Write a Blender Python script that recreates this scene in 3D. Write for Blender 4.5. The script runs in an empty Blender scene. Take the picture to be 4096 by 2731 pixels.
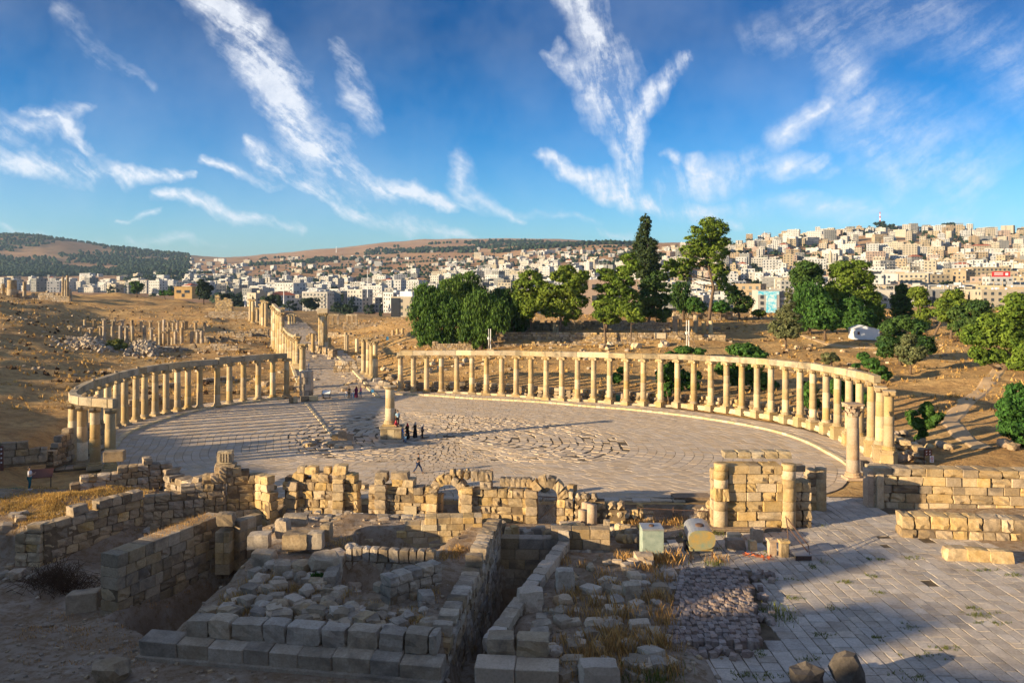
import bpy, bmesh, math, random
from math import sin, cos, pi, radians, sqrt, atan2, exp
from mathutils import Vector, Matrix, noise, Euler
random.seed(7)
scn = bpy.context.scene
COL = scn.collection
R = random.uniform

# ------------------------------------------------------------------ camera, sky, sun
CZ, FP, HY = 17.1, 3200.0, 1130.0
cam_d = bpy.data.cameras.new('camera'); cam = bpy.data.objects.new('camera', cam_d); COL.objects.link(cam)
cam.location = (0, 0, CZ); cam.rotation_euler = (radians(90), 0, 0)
cam_d.sensor_width = 36; cam_d.lens = 36 * FP / 4096; cam_d.shift_y = -(1365.5 - HY) / 4096
cam_d.clip_start = 0.5; cam_d.clip_end = 20000
scn.camera = cam
scn.view_settings.view_transform = 'Standard'; scn.view_settings.look = 'None'
scn.view_settings.gamma = 1; scn.view_settings.use_curve_mapping = False
scn.view_settings.exposure = 1.3
scn.cycles.max_bounces = 5; scn.cycles.diffuse_bounces = 2; scn.cycles.glossy_bounces = 2
scn.cycles.transparent_max_bounces = 6; scn.cycles.use_adaptive_sampling = True; scn.cycles.adaptive_threshold = 0.02
scn.cycles.use_denoising = True

SUN_AZ, SUN_EL = 25.0, 12.0                 # the light travels towards +X turned SUN_AZ degrees to +Y
tx, ty = cos(radians(SUN_AZ)), sin(radians(SUN_AZ))
sun_d = bpy.data.lights.new('sun', 'SUN'); sun_d.energy = 4.6; sun_d.angle = radians(0.55); sun_d.color = (1.0, 0.77, 0.47)
sun = bpy.data.objects.new('sun', sun_d); COL.objects.link(sun)
sdir = Vector((tx * cos(radians(SUN_EL)), ty * cos(radians(SUN_EL)), -sin(radians(SUN_EL))))
sun.rotation_euler = sdir.to_track_quat('-Z', 'Y').to_euler(); sun.location = (-60, -30, 60)

world = bpy.data.worlds.new('World'); scn.world = world; world.use_nodes = True
WN = world.node_tree; WN.nodes.clear()
class NT:
    """small node helper"""
    def __init__(s, tree): s.t = tree
    def n(s, typ, **kw):
        nd = s.t.nodes.new(typ)
        for k, v in kw.items():
            if k == 'inp':
                for kk, vv in v.items():
                    if isinstance(vv, bpy.types.NodeSocket): s.t.links.new(vv, nd.inputs[kk])
                    else: nd.inputs[kk].default_value = vv
            else: setattr(nd, k, v)
        return nd
    def m(s, op, a, b=None, c=None, clamp=False):
        i = {0: a}
        if b is not None: i[1] = b
        if c is not None: i[2] = c
        return s.n('ShaderNodeMath', operation=op, use_clamp=clamp, inp=i).outputs[0]
    def v(s, op, a, b=None, sc=None):
        i = {0: a}
        if b is not None: i[1] = b
        if sc is not None: i['Scale'] = sc
        nd = s.n('ShaderNodeVectorMath', operation=op, inp=i)
        return nd.outputs['Value'] if op in ('DOT_PRODUCT', 'LENGTH', 'DISTANCE') else nd.outputs[0]
    def ramp(s, fac, stops):
        nd = s.n('ShaderNodeValToRGB', inp={0: fac}); r = nd.color_ramp
        while len(r.elements) < len(stops): r.elements.new(0.5)
        for e, (p, c) in zip(r.elements, stops):
            e.position = p; e.color = (c, c, c, 1) if isinstance(c, (int, float)) else (*c, 1)
        return nd.outputs[0]
    def mix(s, fac, a, b, mode='MIX'):
        nd = s.n('ShaderNodeMix', data_type='RGBA', blend_type=mode)
        for k, v in ((0, fac), (6, a), (7, b)):
            if isinstance(v, bpy.types.NodeSocket): s.t.links.new(v, nd.inputs[k])
            else: nd.inputs[k].default_value = (*v, 1) if isinstance(v, tuple) and len(v) == 3 else v
        return nd.outputs[2]
    def noise(s, vec, scale, detail=4, rough=0.55, dist=0.0):
        return s.n('ShaderNodeTexNoise', inp={'Vector': vec, 'Scale': scale, 'Detail': detail, 'Roughness': rough, 'Distortion': dist})
w = NT(WN)
sky = w.n('ShaderNodeTexSky', sky_type='NISHITA', sun_disc=False, sun_elevation=radians(SUN_EL),
          sun_rotation=atan2(-tx, -ty), air_density=1.0, dust_density=0.8, ozone_density=2.0)
gen = w.n('ShaderNodeTexCoord').outputs['Generated']
sep = w.n('ShaderNodeSeparateXYZ', inp={0: gen})
ay = w.m('MAXIMUM', w.m('ABSOLUTE', sep.outputs[1]), 0.12)
uu = w.m('DIVIDE', sep.outputs[0], ay); ww = w.m('DIVIDE', sep.outputs[2], ay)
p0 = w.n('ShaderNodeCombineXYZ', inp={0: uu, 1: ww}).outputs[0]
wn1 = w.noise(p0, 5.0, 3, 0.6); wn2 = w.noise(p0, 16.0, 4, 0.65)
off = w.v('ADD', w.v('SCALE', w.v('SUBTRACT', wn1.outputs['Color'], (.5, .5, .5)), sc=0.10),
          w.v('SCALE', w.v('SUBTRACT', wn2.outputs['Color'], (.5, .5, .5)), sc=0.035))
pw = w.v('MULTIPLY', w.v('ADD', p0, off), (1, 1, 0))
STROKES = [   # polylines in degrees-like tangent space, given as (x, y, half width) of the view, then strength
 ([(760,-60,70),(930,90,120),(1080,330,105),(1240,560,100),(1480,740,75),(1800,835,25)], 1.0),
 ([(1310,230,45),(1400,400,85),(1490,540,60)], .58),
 ([(1000,560,45),(1180,680,75),(1390,770,35)], .75), ([(800,640,30),(1100,700,40),(1380,790,20)], .6),
 ([(0,600,60),(350,660,60),(760,720,25)], .75), ([(-100,470,60),(150,500,80),(330,440,30)], .45), ([(120,430,20),(280,530,40),(330,600,30)], .6),
 ([(260,40,60),(420,260,60),(600,380,40)], .3),
 ([(650,780,30),(900,840,45),(1210,905,25)], .75), ([(1380,790,40),(1600,890,45),(1880,955,20)], .75),
 ([(1830,640,40),(1830,760,55),(2080,875,20)], .7),
 ([(2280,-60,80),(2400,150,125),(2430,380,115),(2510,560,90),(2500,780,50)], .95),
 ([(2730,230,30),(2600,350,70),(2520,520,60)], .8), ([(2170,630,30),(2330,690,45),(2600,790,60),(2950,900,30)], .8),
 ([(2230,180,30),(2330,330,60)], .6),
 ([(2640,770,80),(3000,690,95),(3300,640,60)], .55), ([(3080,560,70),(3300,400,60)], .42),
 ([(3300,80,180),(3500,520,220),(3900,700,260)], .36), ([(3000,160,120),(3700,60,200),(4300,400,260)], .30), ([(2700,620,25),(2900,740,60)], .6),
 ([(3480,560,60),(3560,700,110)], .45),
 ([(0,880,30),(380,950,45),(900,990,20)], .5), ([(1700,800,18),(2100,850,25),(2400,870,15)], .35), ([(2390,910,22),(2500,925,25)], .6),
 ([(2800,850,40),(3300,830,70),(3900,840,60)], .4), ([(500,850,12),(680,862,20)], .55)]
tot = None
for pts, st in STROKES:
    for (x0, y0, w0), (x1, y1, w1) in zip(pts, pts[1:]):
        a = Vector(((x0 - 2048) / FP, (HY - y0) / FP, 0)); b = Vector(((x1 - 2048) / FP, (HY - y1) / FP, 0)); d = b - a; L2 = d.length_squared
        pa = w.v('SUBTRACT', pw, tuple(a))
        h = w.m('DIVIDE', w.v('DOT_PRODUCT', pa, tuple(d)), L2, clamp=True)
        dist = w.v('LENGTH', w.v('SUBTRACT', pa, w.v('SCALE', tuple(d), sc=h)))
        wid = w.m('MULTIPLY_ADD', h, (w1 - w0) / FP * .90, w0 / FP * .90)
        k = w.m('SUBTRACT', 1.0, w.m('DIVIDE', dist, w.m('MULTIPLY', wid, 1.35)), clamp=True)
        k = w.m('MULTIPLY', k, st)
        tot = k if tot is None else w.m('MAXIMUM', tot, k)
# fibres: noise stretched down towards the left and towards the right
def fibre(ang, sc, stretch):
    rt = w.n('ShaderNodeMapping', inp={'Vector': w.v('ADD', p0, w.v('SCALE', off, sc=.45)), 'Rotation': (0, 0, radians(ang))})
    return w.noise(w.v('MULTIPLY', rt.outputs[0], (stretch, 1, 1)), sc, 7, 0.66).outputs[0]
f1 = fibre(38, 30, .2); f2 = fibre(78, 26, .22); f3 = fibre(-32, 20, .16)
side = w.m('MULTIPLY_ADD', uu, 3.0, .5, clamp=True)
fb = w.m('ADD', w.m('MULTIPLY', f1, w.m('SUBTRACT', 1.0, side)), w.m('MULTIPLY', f2, side))
side2 = w.m('MULTIPLY_ADD', uu, 6.0, -1.3, clamp=True); fb = w.m('ADD', w.m('MULTIPLY', fb, w.m('SUBTRACT', 1.0, side2)), w.m('MULTIPLY', f3, side2))
fine = w.noise(p0, 34.0, 5, .7).outputs[0]
fb = w.m('ADD', w.m('MULTIPLY', fb, .78), w.m('MULTIPLY', fine, .22))
body = w.m('MULTIPLY', tot, w.m('MULTIPLY_ADD', fb, 8.2, -3.1, clamp=False), clamp=True)
dens = w.m('MULTIPLY', w.m('POWER', body, 1.15), .80)
dens = w.m('MAXIMUM', dens, w.m('MULTIPLY', w.m('MULTIPLY', w.m('POWER', tot, .8), fb), .5))
dens = w.m('MULTIPLY', dens, w.m('MULTIPLY_ADD', fine, .9, .55), clamp=True)
veil = w.m('MULTIPLY', w.m('MULTIPLY_ADD', w.noise(p0, 3.2, 5, .6).outputs[0], 3.0, -1.2, clamp=True), .16)
dens = w.m('MAXIMUM', dens, veil)
dens = w.m('MULTIPLY', dens, w.m('MULTIPLY_ADD', ww, 12.0, -.1, clamp=True))
hs = w.n('ShaderNodeHueSaturation', inp={'Hue': .5, 'Saturation': 1.12, 'Value': 1.0, 'Color': w.mix(1.0, sky.outputs[0], w.mix(w.m('MULTIPLY_ADD', sep.outputs[2], 3.3, .04, clamp=True), (.42, .63, .90), (.003, .155, .35)), 'MULTIPLY')}).outputs[0]
cloudc = w.mix(.0, (2.9, 3.0, 3.2), (7, 7, 7))
# the same cirrus goes on overhead and behind the camera
qz = w.m('ADD', w.m('MAXIMUM', sep.outputs[2], 0.0), .18)
qc = w.n('ShaderNodeCombineXYZ', inp={0: w.m('DIVIDE', sep.outputs[0], qz), 1: w.m('DIVIDE', sep.outputs[1], qz)}).outputs[0]
oc = w.m('MULTIPLY_ADD', w.noise(w.v('MULTIPLY', qc, (1, .45, 1)), 1.1, 6, .62, .6).outputs[0], 3.6, -1.62, clamp=True)
outm = w.m('MAXIMUM', w.m('MULTIPLY_ADD', ww, 8.0, -3.1, clamp=True), w.m('MULTIPLY_ADD', sep.outputs[1], -5.0, .6, clamp=True))
outm = w.m('MAXIMUM', outm, w.m('MULTIPLY_ADD', w.m('ABSOLUTE', uu), 4.0, -3.0, clamp=True))
dens = w.m('MAXIMUM', dens, w.m('MULTIPLY', w.m('MULTIPLY', oc, outm), w.m('MULTIPLY_ADD', sep.outputs[2], 12.0, -.1, clamp=True)))
skyc = w.mix(dens, hs, cloudc)
bg = w.n('ShaderNodeBackground', inp={0: skyc, 1: 0.14})
WN.links.new(bg.outputs[0], w.n('ShaderNodeOutputWorld').inputs[0])
world.cycles.sampling_method = 'MANUAL'; world.cycles.sample_map_resolution = 256

# ------------------------------------------------------------------ helpers
def P(px, py, z=0.0):                       # a point of the ground at height z
    s = (py - HY) / (CZ - z); return ((px - 2048) / s, FP / s)
def XY(px, Y): return ((px - 2048) * Y / FP, Y)
def tag(o, label=None, cat=None, group=None, kind=None):
    if label: o['label'] = label
    if cat: o['category'] = cat
    if group: o['group'] = group
    if kind: o['kind'] = kind
    return o
def thing(name, label, cat, loc=(0, 0, 0), group=None, rz=0):
    o = bpy.data.objects.new(name, None); o.empty_display_size = .2; COL.objects.link(o); o.location = loc; o.rotation_euler = (0, 0, rz)
    return tag(o, label, cat, group)
class MB:
    def __init__(s): s.v = []; s.f = []
    def add(s, vs, fs):
        n = len(s.v); s.v += [tuple(p) for p in vs]; s.f += [tuple(i + n for i in f) for f in fs]
    def box(s, c, d, rz=0, bottom=True, jit=0, tilt=None):
        hx, hy, hz = d[0] / 2, d[1] / 2, d[2] / 2; cr, sr = cos(rz), sin(rz); vs = []
        for z in (-hz, hz):
            for x, y in ((-hx, -hy), (hx, -hy), (hx, hy), (-hx, hy)):
                x += R(-jit, jit); y += R(-jit, jit); zz = z + (x * tilt[0] + y * tilt[1] if tilt and z > 0 else 0)
                vs.append((c[0] + x * cr - y * sr, c[1] + x * sr + y * cr, c[2] + zz + (R(-jit, jit) if jit else 0)))
        fs = [(4, 5, 6, 7), (0, 1, 5, 4), (1, 2, 6, 5), (2, 3, 7, 6), (3, 0, 4, 7)]
        if bottom: fs.append((3, 2, 1, 0))
        s.add(vs, fs)
    def prism(s, poly, z0, z1):
        n = len(poly); s.add([(x, y, z0) for x, y in poly] + [(x, y, z1) for x, y in poly],
            [tuple(range(n, 2 * n))] + [(i, (i + 1) % n, n + (i + 1) % n, n + i) for i in range(n)])
    def lathe(s, prof, n=12, c=(0, 0, 0)):
        vs = []; fs = []
        for r, z in prof:
            for i in range(n): vs.append((c[0] + r * cos(2 * pi * i / n), c[1] + r * sin(2 * pi * i / n), c[2] + z))
        m = len(prof)
        for j in range(m - 1):
            for i in range(n): fs.append((j * n + i, j * n + (i + 1) % n, (j + 1) * n + (i + 1) % n, (j + 1) * n + i))
        fs.append(tuple(reversed(range(n)))); fs.append(tuple((m - 1) * n + i for i in range(n)))
        s.add(vs, fs)
    def tube(s, pts, rs, n=6):
        pts = [Vector(p) for p in pts]; vs = []; fs = []
        for i, p in enumerate(pts):
            d = (pts[min(i + 1, len(pts) - 1)] - pts[max(i - 1, 0)]).normalized()
            a = d.orthogonal().normalized() if abs(d.z) < .9 else Vector((1, 0, 0)); a = (a - d * a.dot(d)).normalized(); b = d.cross(a)
            r = rs[i] if isinstance(rs, (list, tuple)) else rs
            for k in range(n): vs.append(p + (a * cos(2 * pi * k / n) + b * sin(2 * pi * k / n)) * r)
        for i in range(len(pts) - 1):
            for k in range(n): fs.append((i * n + k, i * n + (k + 1) % n, (i + 1) * n + (k + 1) % n, (i + 1) * n + k))
        fs.append(tuple(reversed(range(n)))); fs.append(tuple((len(pts) - 1) * n + k for k in range(n)))
        s.add(vs, fs)
    def mesh(s, name, mat, smooth=False):
        me = bpy.data.meshes.new(name); me.from_pydata(s.v, [], s.f); me.materials.append(mat)
        if smooth: me.polygons.foreach_set('use_smooth', [True] * len(me.polygons))
        me.update(); return me
    def build(s, name, mat, parent=None, loc=(0, 0, 0), smooth=False, kind=None, rz=0):
        return link(name, s.mesh(name, mat, smooth), parent, loc, kind=kind, rz=rz)
def link(name, me, parent=None, loc=(0, 0, 0), rot=None, scale=None, kind=None, rz=0):
    o = bpy.data.objects.new(name, me); COL.objects.link(o); o.location = loc; o.rotation_euler = rot if rot else (0, 0, rz)
    if scale: o.scale = scale
    if parent: o.parent = parent
    if kind: o['kind'] = kind
    return o

# ------------------------------------------------------------------ materials
def principled(name, rough=.85, spec=.25):
    m = bpy.data.materials.new(name); m.use_nodes = True; t = NT(m.node_tree); b = m.node_tree.nodes['Principled BSDF']
    b.inputs['Roughness'].default_value = rough; b.inputs['Specular IOR Level'].default_value = spec
    return m, t, b
def stone(name, c1, c2, dark, dscale=1.6, bump=.5, var=.35, blot=.55, fine=9.0, moss=None):
    m, t, b = principled(name, .9, .15)
    co = t.n('ShaderNodeNewGeometry'); pos = co.outputs['Position']
    rnd = t.n('ShaderNodeObjectInfo').outputs['Random']; ri = co.outputs['Random Per Island']
    n1 = t.noise(pos, dscale, 5, .6).outputs[0]; n2 = t.noise(pos, fine, 5, .65).outputs[0]
    rr = t.m('FRACT', t.m('ADD', t.m('MULTIPLY', rnd, 3.7), ri))
    base = t.mix(t.m('MULTIPLY_ADD', n1, 2.2, -.6, clamp=True), c1, c2)
    base = t.mix(t.ramp(n2, [(.42, 0.0), (.75, .6)]), base, tuple(x * .55 for x in c1))
    bl = t.noise(t.v('ADD', pos, t.n('ShaderNodeCombineXYZ', inp={0: t.m('MULTIPLY', rnd, 9.0)}).outputs[0]), dscale * .45, 4, .6, .4).outputs[0]
    base = t.mix(t.m('MULTIPLY', t.ramp(bl, [(.50, 0.0), (.66, 1.0)]), blot), base, dark)
    val = t.m('MULTIPLY_ADD', rr, var, 1.0 - var * .55)
    hs = t.n('ShaderNodeHueSaturation', inp={'Value': val, 'Saturation': t.m('MULTIPLY_ADD', t.m('FRACT', t.m('MULTIPLY', rr, 7.3)), .35, .8), 'Color': base})
    t.t.links.new(hs.outputs[0], b.inputs['Base Color'])
    h = t.m('ADD', t.m('MULTIPLY', n1, .6), t.m('MULTIPLY', n2, .4))
    bp = t.n('ShaderNodeBump', inp={'Strength': bump, 'Distance': .12, 'Height': h}); t.t.links.new(bp.outputs[0], b.inputs['Normal'])
    return m
M = {}
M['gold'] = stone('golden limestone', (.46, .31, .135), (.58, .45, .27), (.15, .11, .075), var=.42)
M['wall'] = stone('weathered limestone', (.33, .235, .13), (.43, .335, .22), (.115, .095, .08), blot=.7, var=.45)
M['grey'] = stone('grey weathered limestone', (.37, .29, .205), (.50, .425, .33), (.14, .12, .10), blot=.6, var=.45)
M['col'] = stone('column limestone', (.42, .295, .14), (.50, .395, .24), (.25, .17, .10), dscale=.9, bump=.35, var=.22, blot=.4)
M['pink'] = stone('pinkish granite', (.42, .30, .205), (.50, .39, .28), (.27, .20, .14), var=.2)
M['arch'] = stone('architrave limestone', (.38, .29, .17), (.48, .40, .28), (.14, .12, .09), dscale=1.2, blot=.75, var=.25)
M['slab'] = stone('paving limestone', (.50, .39, .275), (.60, .49, .37), (.38, .30, .225), dscale=.8, bump=.35, var=.17, blot=.3)
M['slabg'] = stone('courtyard paving limestone', (.43, .365, .30), (.60, .53, .45), (.27, .215, .165), dscale=.9, bump=.55, var=.28, blot=.45)
M['cube'] = stone('reddish paving stone', (.31, .235, .195), (.40, .325, .275), (.17, .12, .11), var=.5, bump=.4)
M['kerb'] = stone('kerb limestone', (.56, .44, .26), (.66, .55, .36), (.3, .22, .13), var=.25, blot=.35)
M['rub'] = stone('rubble stone', (.36, .26, .16), (.47, .38, .27), (.15, .12, .09), var=.55)
def plain(name, c, rough=.6, spec=.3, metal=0, nz=.25, sc=3, bump=0.0, c2=None):
    m, t, b = principled(name, rough, spec); b.inputs['Metallic'].default_value = metal
    pos = t.n('ShaderNodeNewGeometry').outputs['Position']; n = t.noise(pos, sc, 5, .6).outputs[0]
    base = t.mix(t.m('MULTIPLY_ADD', n, 2.0, -.5, clamp=True), tuple(x * (1 - nz) for x in c), c2 or tuple(min(1, x * (1 + nz * .4)) for x in c))
    t.t.links.new(base, b.inputs['Base Color'])
    if bump:
        bp = t.n('ShaderNodeBump', inp={'Strength': bump, 'Distance': .05, 'Height': n}); t.t.links.new(bp.outputs[0], b.inputs['Normal'])
    return m
def leafmat(name, c1, c2, sc=.5):
    m, t, b = principled(name, .75, .2)
    g = t.n('ShaderNodeNewGeometry'); n = t.noise(g.outputs['Position'], sc, 3, .6).outputs[0]
    oi = t.n('ShaderNodeObjectInfo').outputs['Random']
    base = t.mix(t.m('MULTIPLY_ADD', n, 2.6, -.8, clamp=True), c1, c2)
    hs = t.n('ShaderNodeHueSaturation', inp={'Value': t.m('MULTIPLY_ADD', g.outputs['Random Per Island'], .9, .55), 'Hue': t.m('MULTIPLY_ADD', oi, .02, .488), 'Color': base})
    t.t.links.new(hs.outputs[0], b.inputs['Base Color'])
    tr = t.n('ShaderNodeBsdfTranslucent', inp={0: hs.outputs[0]}); mx = t.n('ShaderNodeMixShader', inp={0: .3, 1: b.outputs[0], 2: tr.outputs[0]})
    t.t.links.new(mx.outputs[0], t.t.nodes['Material Output'].inputs[0])
    return m
M['pepper'] = leafmat('pepper tree leaves', (.045, .10, .018), (.095, .17, .028))
M['pine'] = leafmat('pine needles', (.085, .145, .018), (.18, .24, .03))
M['dpine'] = leafmat('dark pine needles', (.035, .085, .022), (.09, .15, .03))
M['cyp'] = leafmat('cypress foliage', (.028, .055, .022), (.06, .09, .03))
M['fig'] = leafmat('fig leaves', (.035, .105, .02), (.08, .18, .03), 1.5)
M['olive'] = leafmat('olive leaves', (.10, .125, .05), (.17, .18, .075), 1)
M['farleaf'] = leafmat('distant tree foliage', (.02, .038, .022), (.036, .06, .027), .1)
M['dry'] = leafmat('dry grass blades', (.40, .235, .075), (.56, .36, .13), 1.2)
M['weed'] = leafmat('green weeds', (.10, .14, .03), (.22, .22, .06), 1.5)
M['bark'] = plain('bark', (.16, .11, .075), .9, .1, nz=.5, sc=6, bump=.6)
M['scrub'] = plain('brushwood', (.10, .06, .035), .9, .1, nz=.5, sc=6)

M['blueglass'] = plain('blue glass', (.05, .22, .42), .2, .6, nz=.2)
M['blackglass'] = plain('black glass', (.03, .035, .045), .15, .6, nz=.2)
M['redsign'] = plain('red paint', (.5, .035, .04), .5, .3, nz=.1)
M['darkst'] = stone('dark lichened boulder', (.13, .105, .08), (.2, .165, .13), (.06, .055, .05), bump=.8)  # darker stone tone for the two boulders at the bottom edge
# ------------------------------------------------------------------ terrain
TY = [60, 80, 100, 125, 150, 170, 200, 260, 340, 420, 500, 650, 850, 1200, 1700, 2400, 3500, 5200, 8000]
TX = [-2500, -600, 0, 500, 1000, 1300, 1700, 2200, 2700, 3100, 3600, 4096, 4700, 6600]
def _y(y): return ('y', y)
TAB = {
 0:    [1.3, 1.5, 2.5, 3.5, 5, 6, 7.5, 9.5, 11.5, 10, 5, 0, 5, _y(1150), _y(1120), _y(1062), _y(950), 150, 60],
 500:  [0.2, .6, 1.0, 1.0, 1.5, 1.8, 2.0, 3.5, 8, 10, 6, 0, 3, _y(1155), _y(1112), _y(1078), _y(1003), 120, 60],
 1000: [-.2, 0, 0, .5, .8, 1, 1.2, 2.5, 5, 3, 0, -4, _y(1200), _y(1152), _y(1106), _y(1068), _y(1034), _y(1034), 60],
 1300: [-.2, 0, 0, 0, .3, .5, .8, 1.5, 1.5, 1, -2, -7, _y(1196), _y(1145), _y(1096), _y(1052), _y(1012), _y(1002), 60],
 1700: [-.2, 0, 0, .6, 2.6, 3.6, 4.5, 5.5, 2, -3, -6, -7, _y(1190), _y(1130), _y(1080), _y(1034), _y(988), _y(968), 60],
 2200: [-.2, 0, 0, 1.4, 4.9, 6.5, 8, 7, 0, -4, -5, -5, _y(1170), _y(1104), _y(1046), _y(1000), _y(968), _y(963), 60],
 2700: [-.2, 0, 0, 1.8, 4.9, 6.8, 9, 8, 2, 0, 0, 3, 12, _y(1070), _y(1005), _y(978), _y(982), 150, 60],
 3100: [-.2, 0, .2, 2.0, 4.6, 6.2, 8.2, 7, 3, 0, 0, 6, 20, _y(1030), _y(962), 112, 140, 120, 60],
 3600: [0, .4, 1.5, 3, 5, 6.5, 8, 7, 4, 3, 4.6, 11, 25, _y(1010), _y(932), 100, 120, 100, 60],
 4096: [.4, 1.2, 2.5, 4, 5.5, 7, 8.5, 7.5, 5, 4, 6, 13, 28, _y(1012), _y(940), 100, 110, 100, 60]}
TAB[-600] = [3, 5, 6, 7, 8, 9, 10, 12, 13, 11, 6, 2, 6, 12, 30, 60, 200, 150, 60]
TAB[-2500] = [4, 6, 7, 8, 9, 10, 11, 13, 14, 12, 8, 5, 8, 15, 30, 50, 160, 120, 60]
TAB[4700] = [1, 2, 3.5, 5, 6.5, 8, 9, 8, 6, 6, 8, 15, 30, 65, 125, 110, 100, 90, 60]
TAB[6600] = [2, 3, 4, 6, 8, 9, 10, 10, 8, 8, 10, 17, 32, 66, 110, 100, 100, 90, 60]
for k in TAB: TAB[k] = [CZ - (v[1] - HY) * TY[i] / FP if isinstance(v, tuple) else v for i, v in enumerate(TAB[k])]
def cub(p0, p1, p2, p3, t):                 # monotone-ish cubic
    m1 = (p2 - p0) * .5; m2 = (p3 - p1) * .5
    if (p2 - p1) * (p1 - p0) <= 0: m1 = 0
    if (p3 - p2) * (p2 - p1) <= 0: m2 = 0
    t2, t3 = t * t, t * t * t
    return (2 * t3 - 3 * t2 + 1) * p1 + (t3 - 2 * t2 + t) * m1 + (-2 * t3 + 3 * t2) * p2 + (t3 - t2) * m2
def seek(a, x):
    for i in range(len(a) - 1):
        if x < a[i + 1]: return i, max(0, min(1, (x - a[i]) / (a[i + 1] - a[i])))
    return len(a) - 2, 1.0
def table(px, Y):
    i, t = seek(TX, px); j, s = seek(TY, Y)
    def colv(ii):
        c = TAB[TX[max(0, min(len(TX) - 1, ii))]]; g = lambda q: c[max(0, min(len(c) - 1, q))]
        return cub(g(j - 1), g(j), g(j + 1), g(j + 2), s)
    return cub(colv(i - 1), colv(i), colv(i + 1), colv(i + 2), t)
# the plaza outline: points of its kerb round the centre
PC = (-7.0, 89.0)
KP = [P(457, 1801), P(527, 1731), P(668, 1679), P(855, 1633), P(1135, 1595), P(1300, 1580), P(1440, 1572), P(1583, 1579), P(1900, 1597), P(2300, 1623), P(2560, 1645), P(2808, 1675), P(3089, 1726),
      P(3299, 1810), P(3395, 1890), P(3330, 1965), P(3000, 2000), (5, 64.0), (-10, 63.6), (-22, 64.2), (-33, 68.5), (-38.5, 75)]
KA = sorted((atan2(y - PC[1], x - PC[0]), sqrt((x - PC[0]) ** 2 + (y - PC[1]) ** 2)) for x, y in KP)
def plazaR(a):
    n = len(KA); e = [(q[0] - 2 * pi, q[1]) for q in KA[-2:]] + KA + [(q[0] + 2 * pi, q[1]) for q in KA[:3]]
    while a < -pi: a += 2 * pi
    while a > pi: a -= 2 * pi
    for i in range(1, len(e) - 2):
        if e[i][0] <= a <= e[i + 1][0]: return cub(e[i - 1][1], e[i][1], e[i + 1][1], e[i + 2][1], (a - e[i][0]) / (e[i + 1][0] - e[i][0]))
    return 35
def plazaD(x, y): return sqrt((x - PC[0]) ** 2 + (y - PC[1]) ** 2) - plazaR(atan2(y - PC[1], x - PC[0]))
def sm(a, b, x):
    t = max(0, min(1, (x - a) / (b - a))); return t * t * (3 - 2 * t)
def inpoly(poly, x, y, wd=.5):              # 1 inside a polygon, 0 outside, soft over wd metres
    ins = False; dm = 1e9; n = len(poly)
    for i in range(n):
        x0, y0 = poly[i]; x1, y1 = poly[(i + 1) % n]
        if (y0 > y) != (y1 > y) and x < (x1 - x0) * (y - y0) / (y1 - y0) + x0: ins = not ins
        dx, dy = x1 - x0, y1 - y0; t = max(0, min(1, ((x - x0) * dx + (y - y0) * dy) / (dx * dx + dy * dy)))
        dm = min(dm, (x - x0 - t * dx) ** 2 + (y - y0 - t * dy) ** 2)
    d = sqrt(dm) * (1 if ins else -1)
    return sm(-wd / 2, wd / 2, d)
def nz(x, y, s, seed=0): return noise.noise(Vector((x / s, y / s, seed)))
# plan of the foreground
CORR = [(-2.7, 33), (-1.6, 33), (-1.3, 38), (2.9, 50.6), (-.6, 50.6), (-2.7, 38)]       # sunk corridor
LPIT = [(-20.6, 41.5), (-17.2, 39.0), (-15.6, 42.5), (-15.2, 49.5), (-18.0, 50.5)]     # pit right of the long wall
IPIT = [(-9.3, 45.4), (-4.9, 44.8), (-3.0, 49.9), (-9.2, 49.1)]
IPIT2 = [(-9.2, 41.2), (-6.0, 40.9), (-4.6, 43.5), (-9.1, 44.2)]
MOUND = [(-16.3, 38.2), (-2.9, 35.2), (-.9, 50.4), (-5, 52.3), (-15.0, 53.2), (-15.4, 45)]
LEDGE = [(-70, 52.0), (-31, 52.0), (-26.9, 56.8), (-24.5, 60), (-26, 64), (-30, 72), (-70, 72)]
STREET = [(-27, 56.8), (-24, 57.2), (13.6, 57.2), (13.6, 63.2), (-5, 63.2), (-20, 63.4), (-27, 64.5)]
def near(x, y):
    z = 0.0
    z += -1.0 * inpoly([(-70, 41), (-22, 41), (-19, 46), (-18.2, 57), (-24, 57), (-31, 52), (-70, 52)], x, y, 3) 
    z = z + (1.3 + .35 * nz(x, y, 3, 2) - z) * inpoly(LEDGE, x, y, 1.2)
    z = z + (-.85 - z) * inpoly(STREET, x, y, .3)
    m = inpoly(MOUND, x, y, .5)
    zm = 1.15 + .75 * sm(37, 47, y) + .25 * nz(x, y, 1.6, 5) - .9 * sm(-13.5, -17, x)
    z = z + (zm - z) * m
    z = z + (.35 + .15 * nz(x, y, 1.5, 9) - z) * inpoly([(2.6, 50), (-1.0, 35.0), (8.6, 33), (8.4, 50)], x, y, .8)
    z = z + (-2.6 - z) * inpoly(LPIT, x, y, 1.2)
    z = z + (-.1 - z) * inpoly(IPIT, x, y, .3)
    z = z + (.3 - z) * inpoly(IPIT2, x, y, .3)
    z = z + (-1.4 - 2.6 * sm(38, 46, y) - z) * inpoly(CORR, x, y, .25)
    if x < -18: z += .25 * nz(x, y, 4, 3) + .08 * nz(x, y, 1, 3)
    return z
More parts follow.
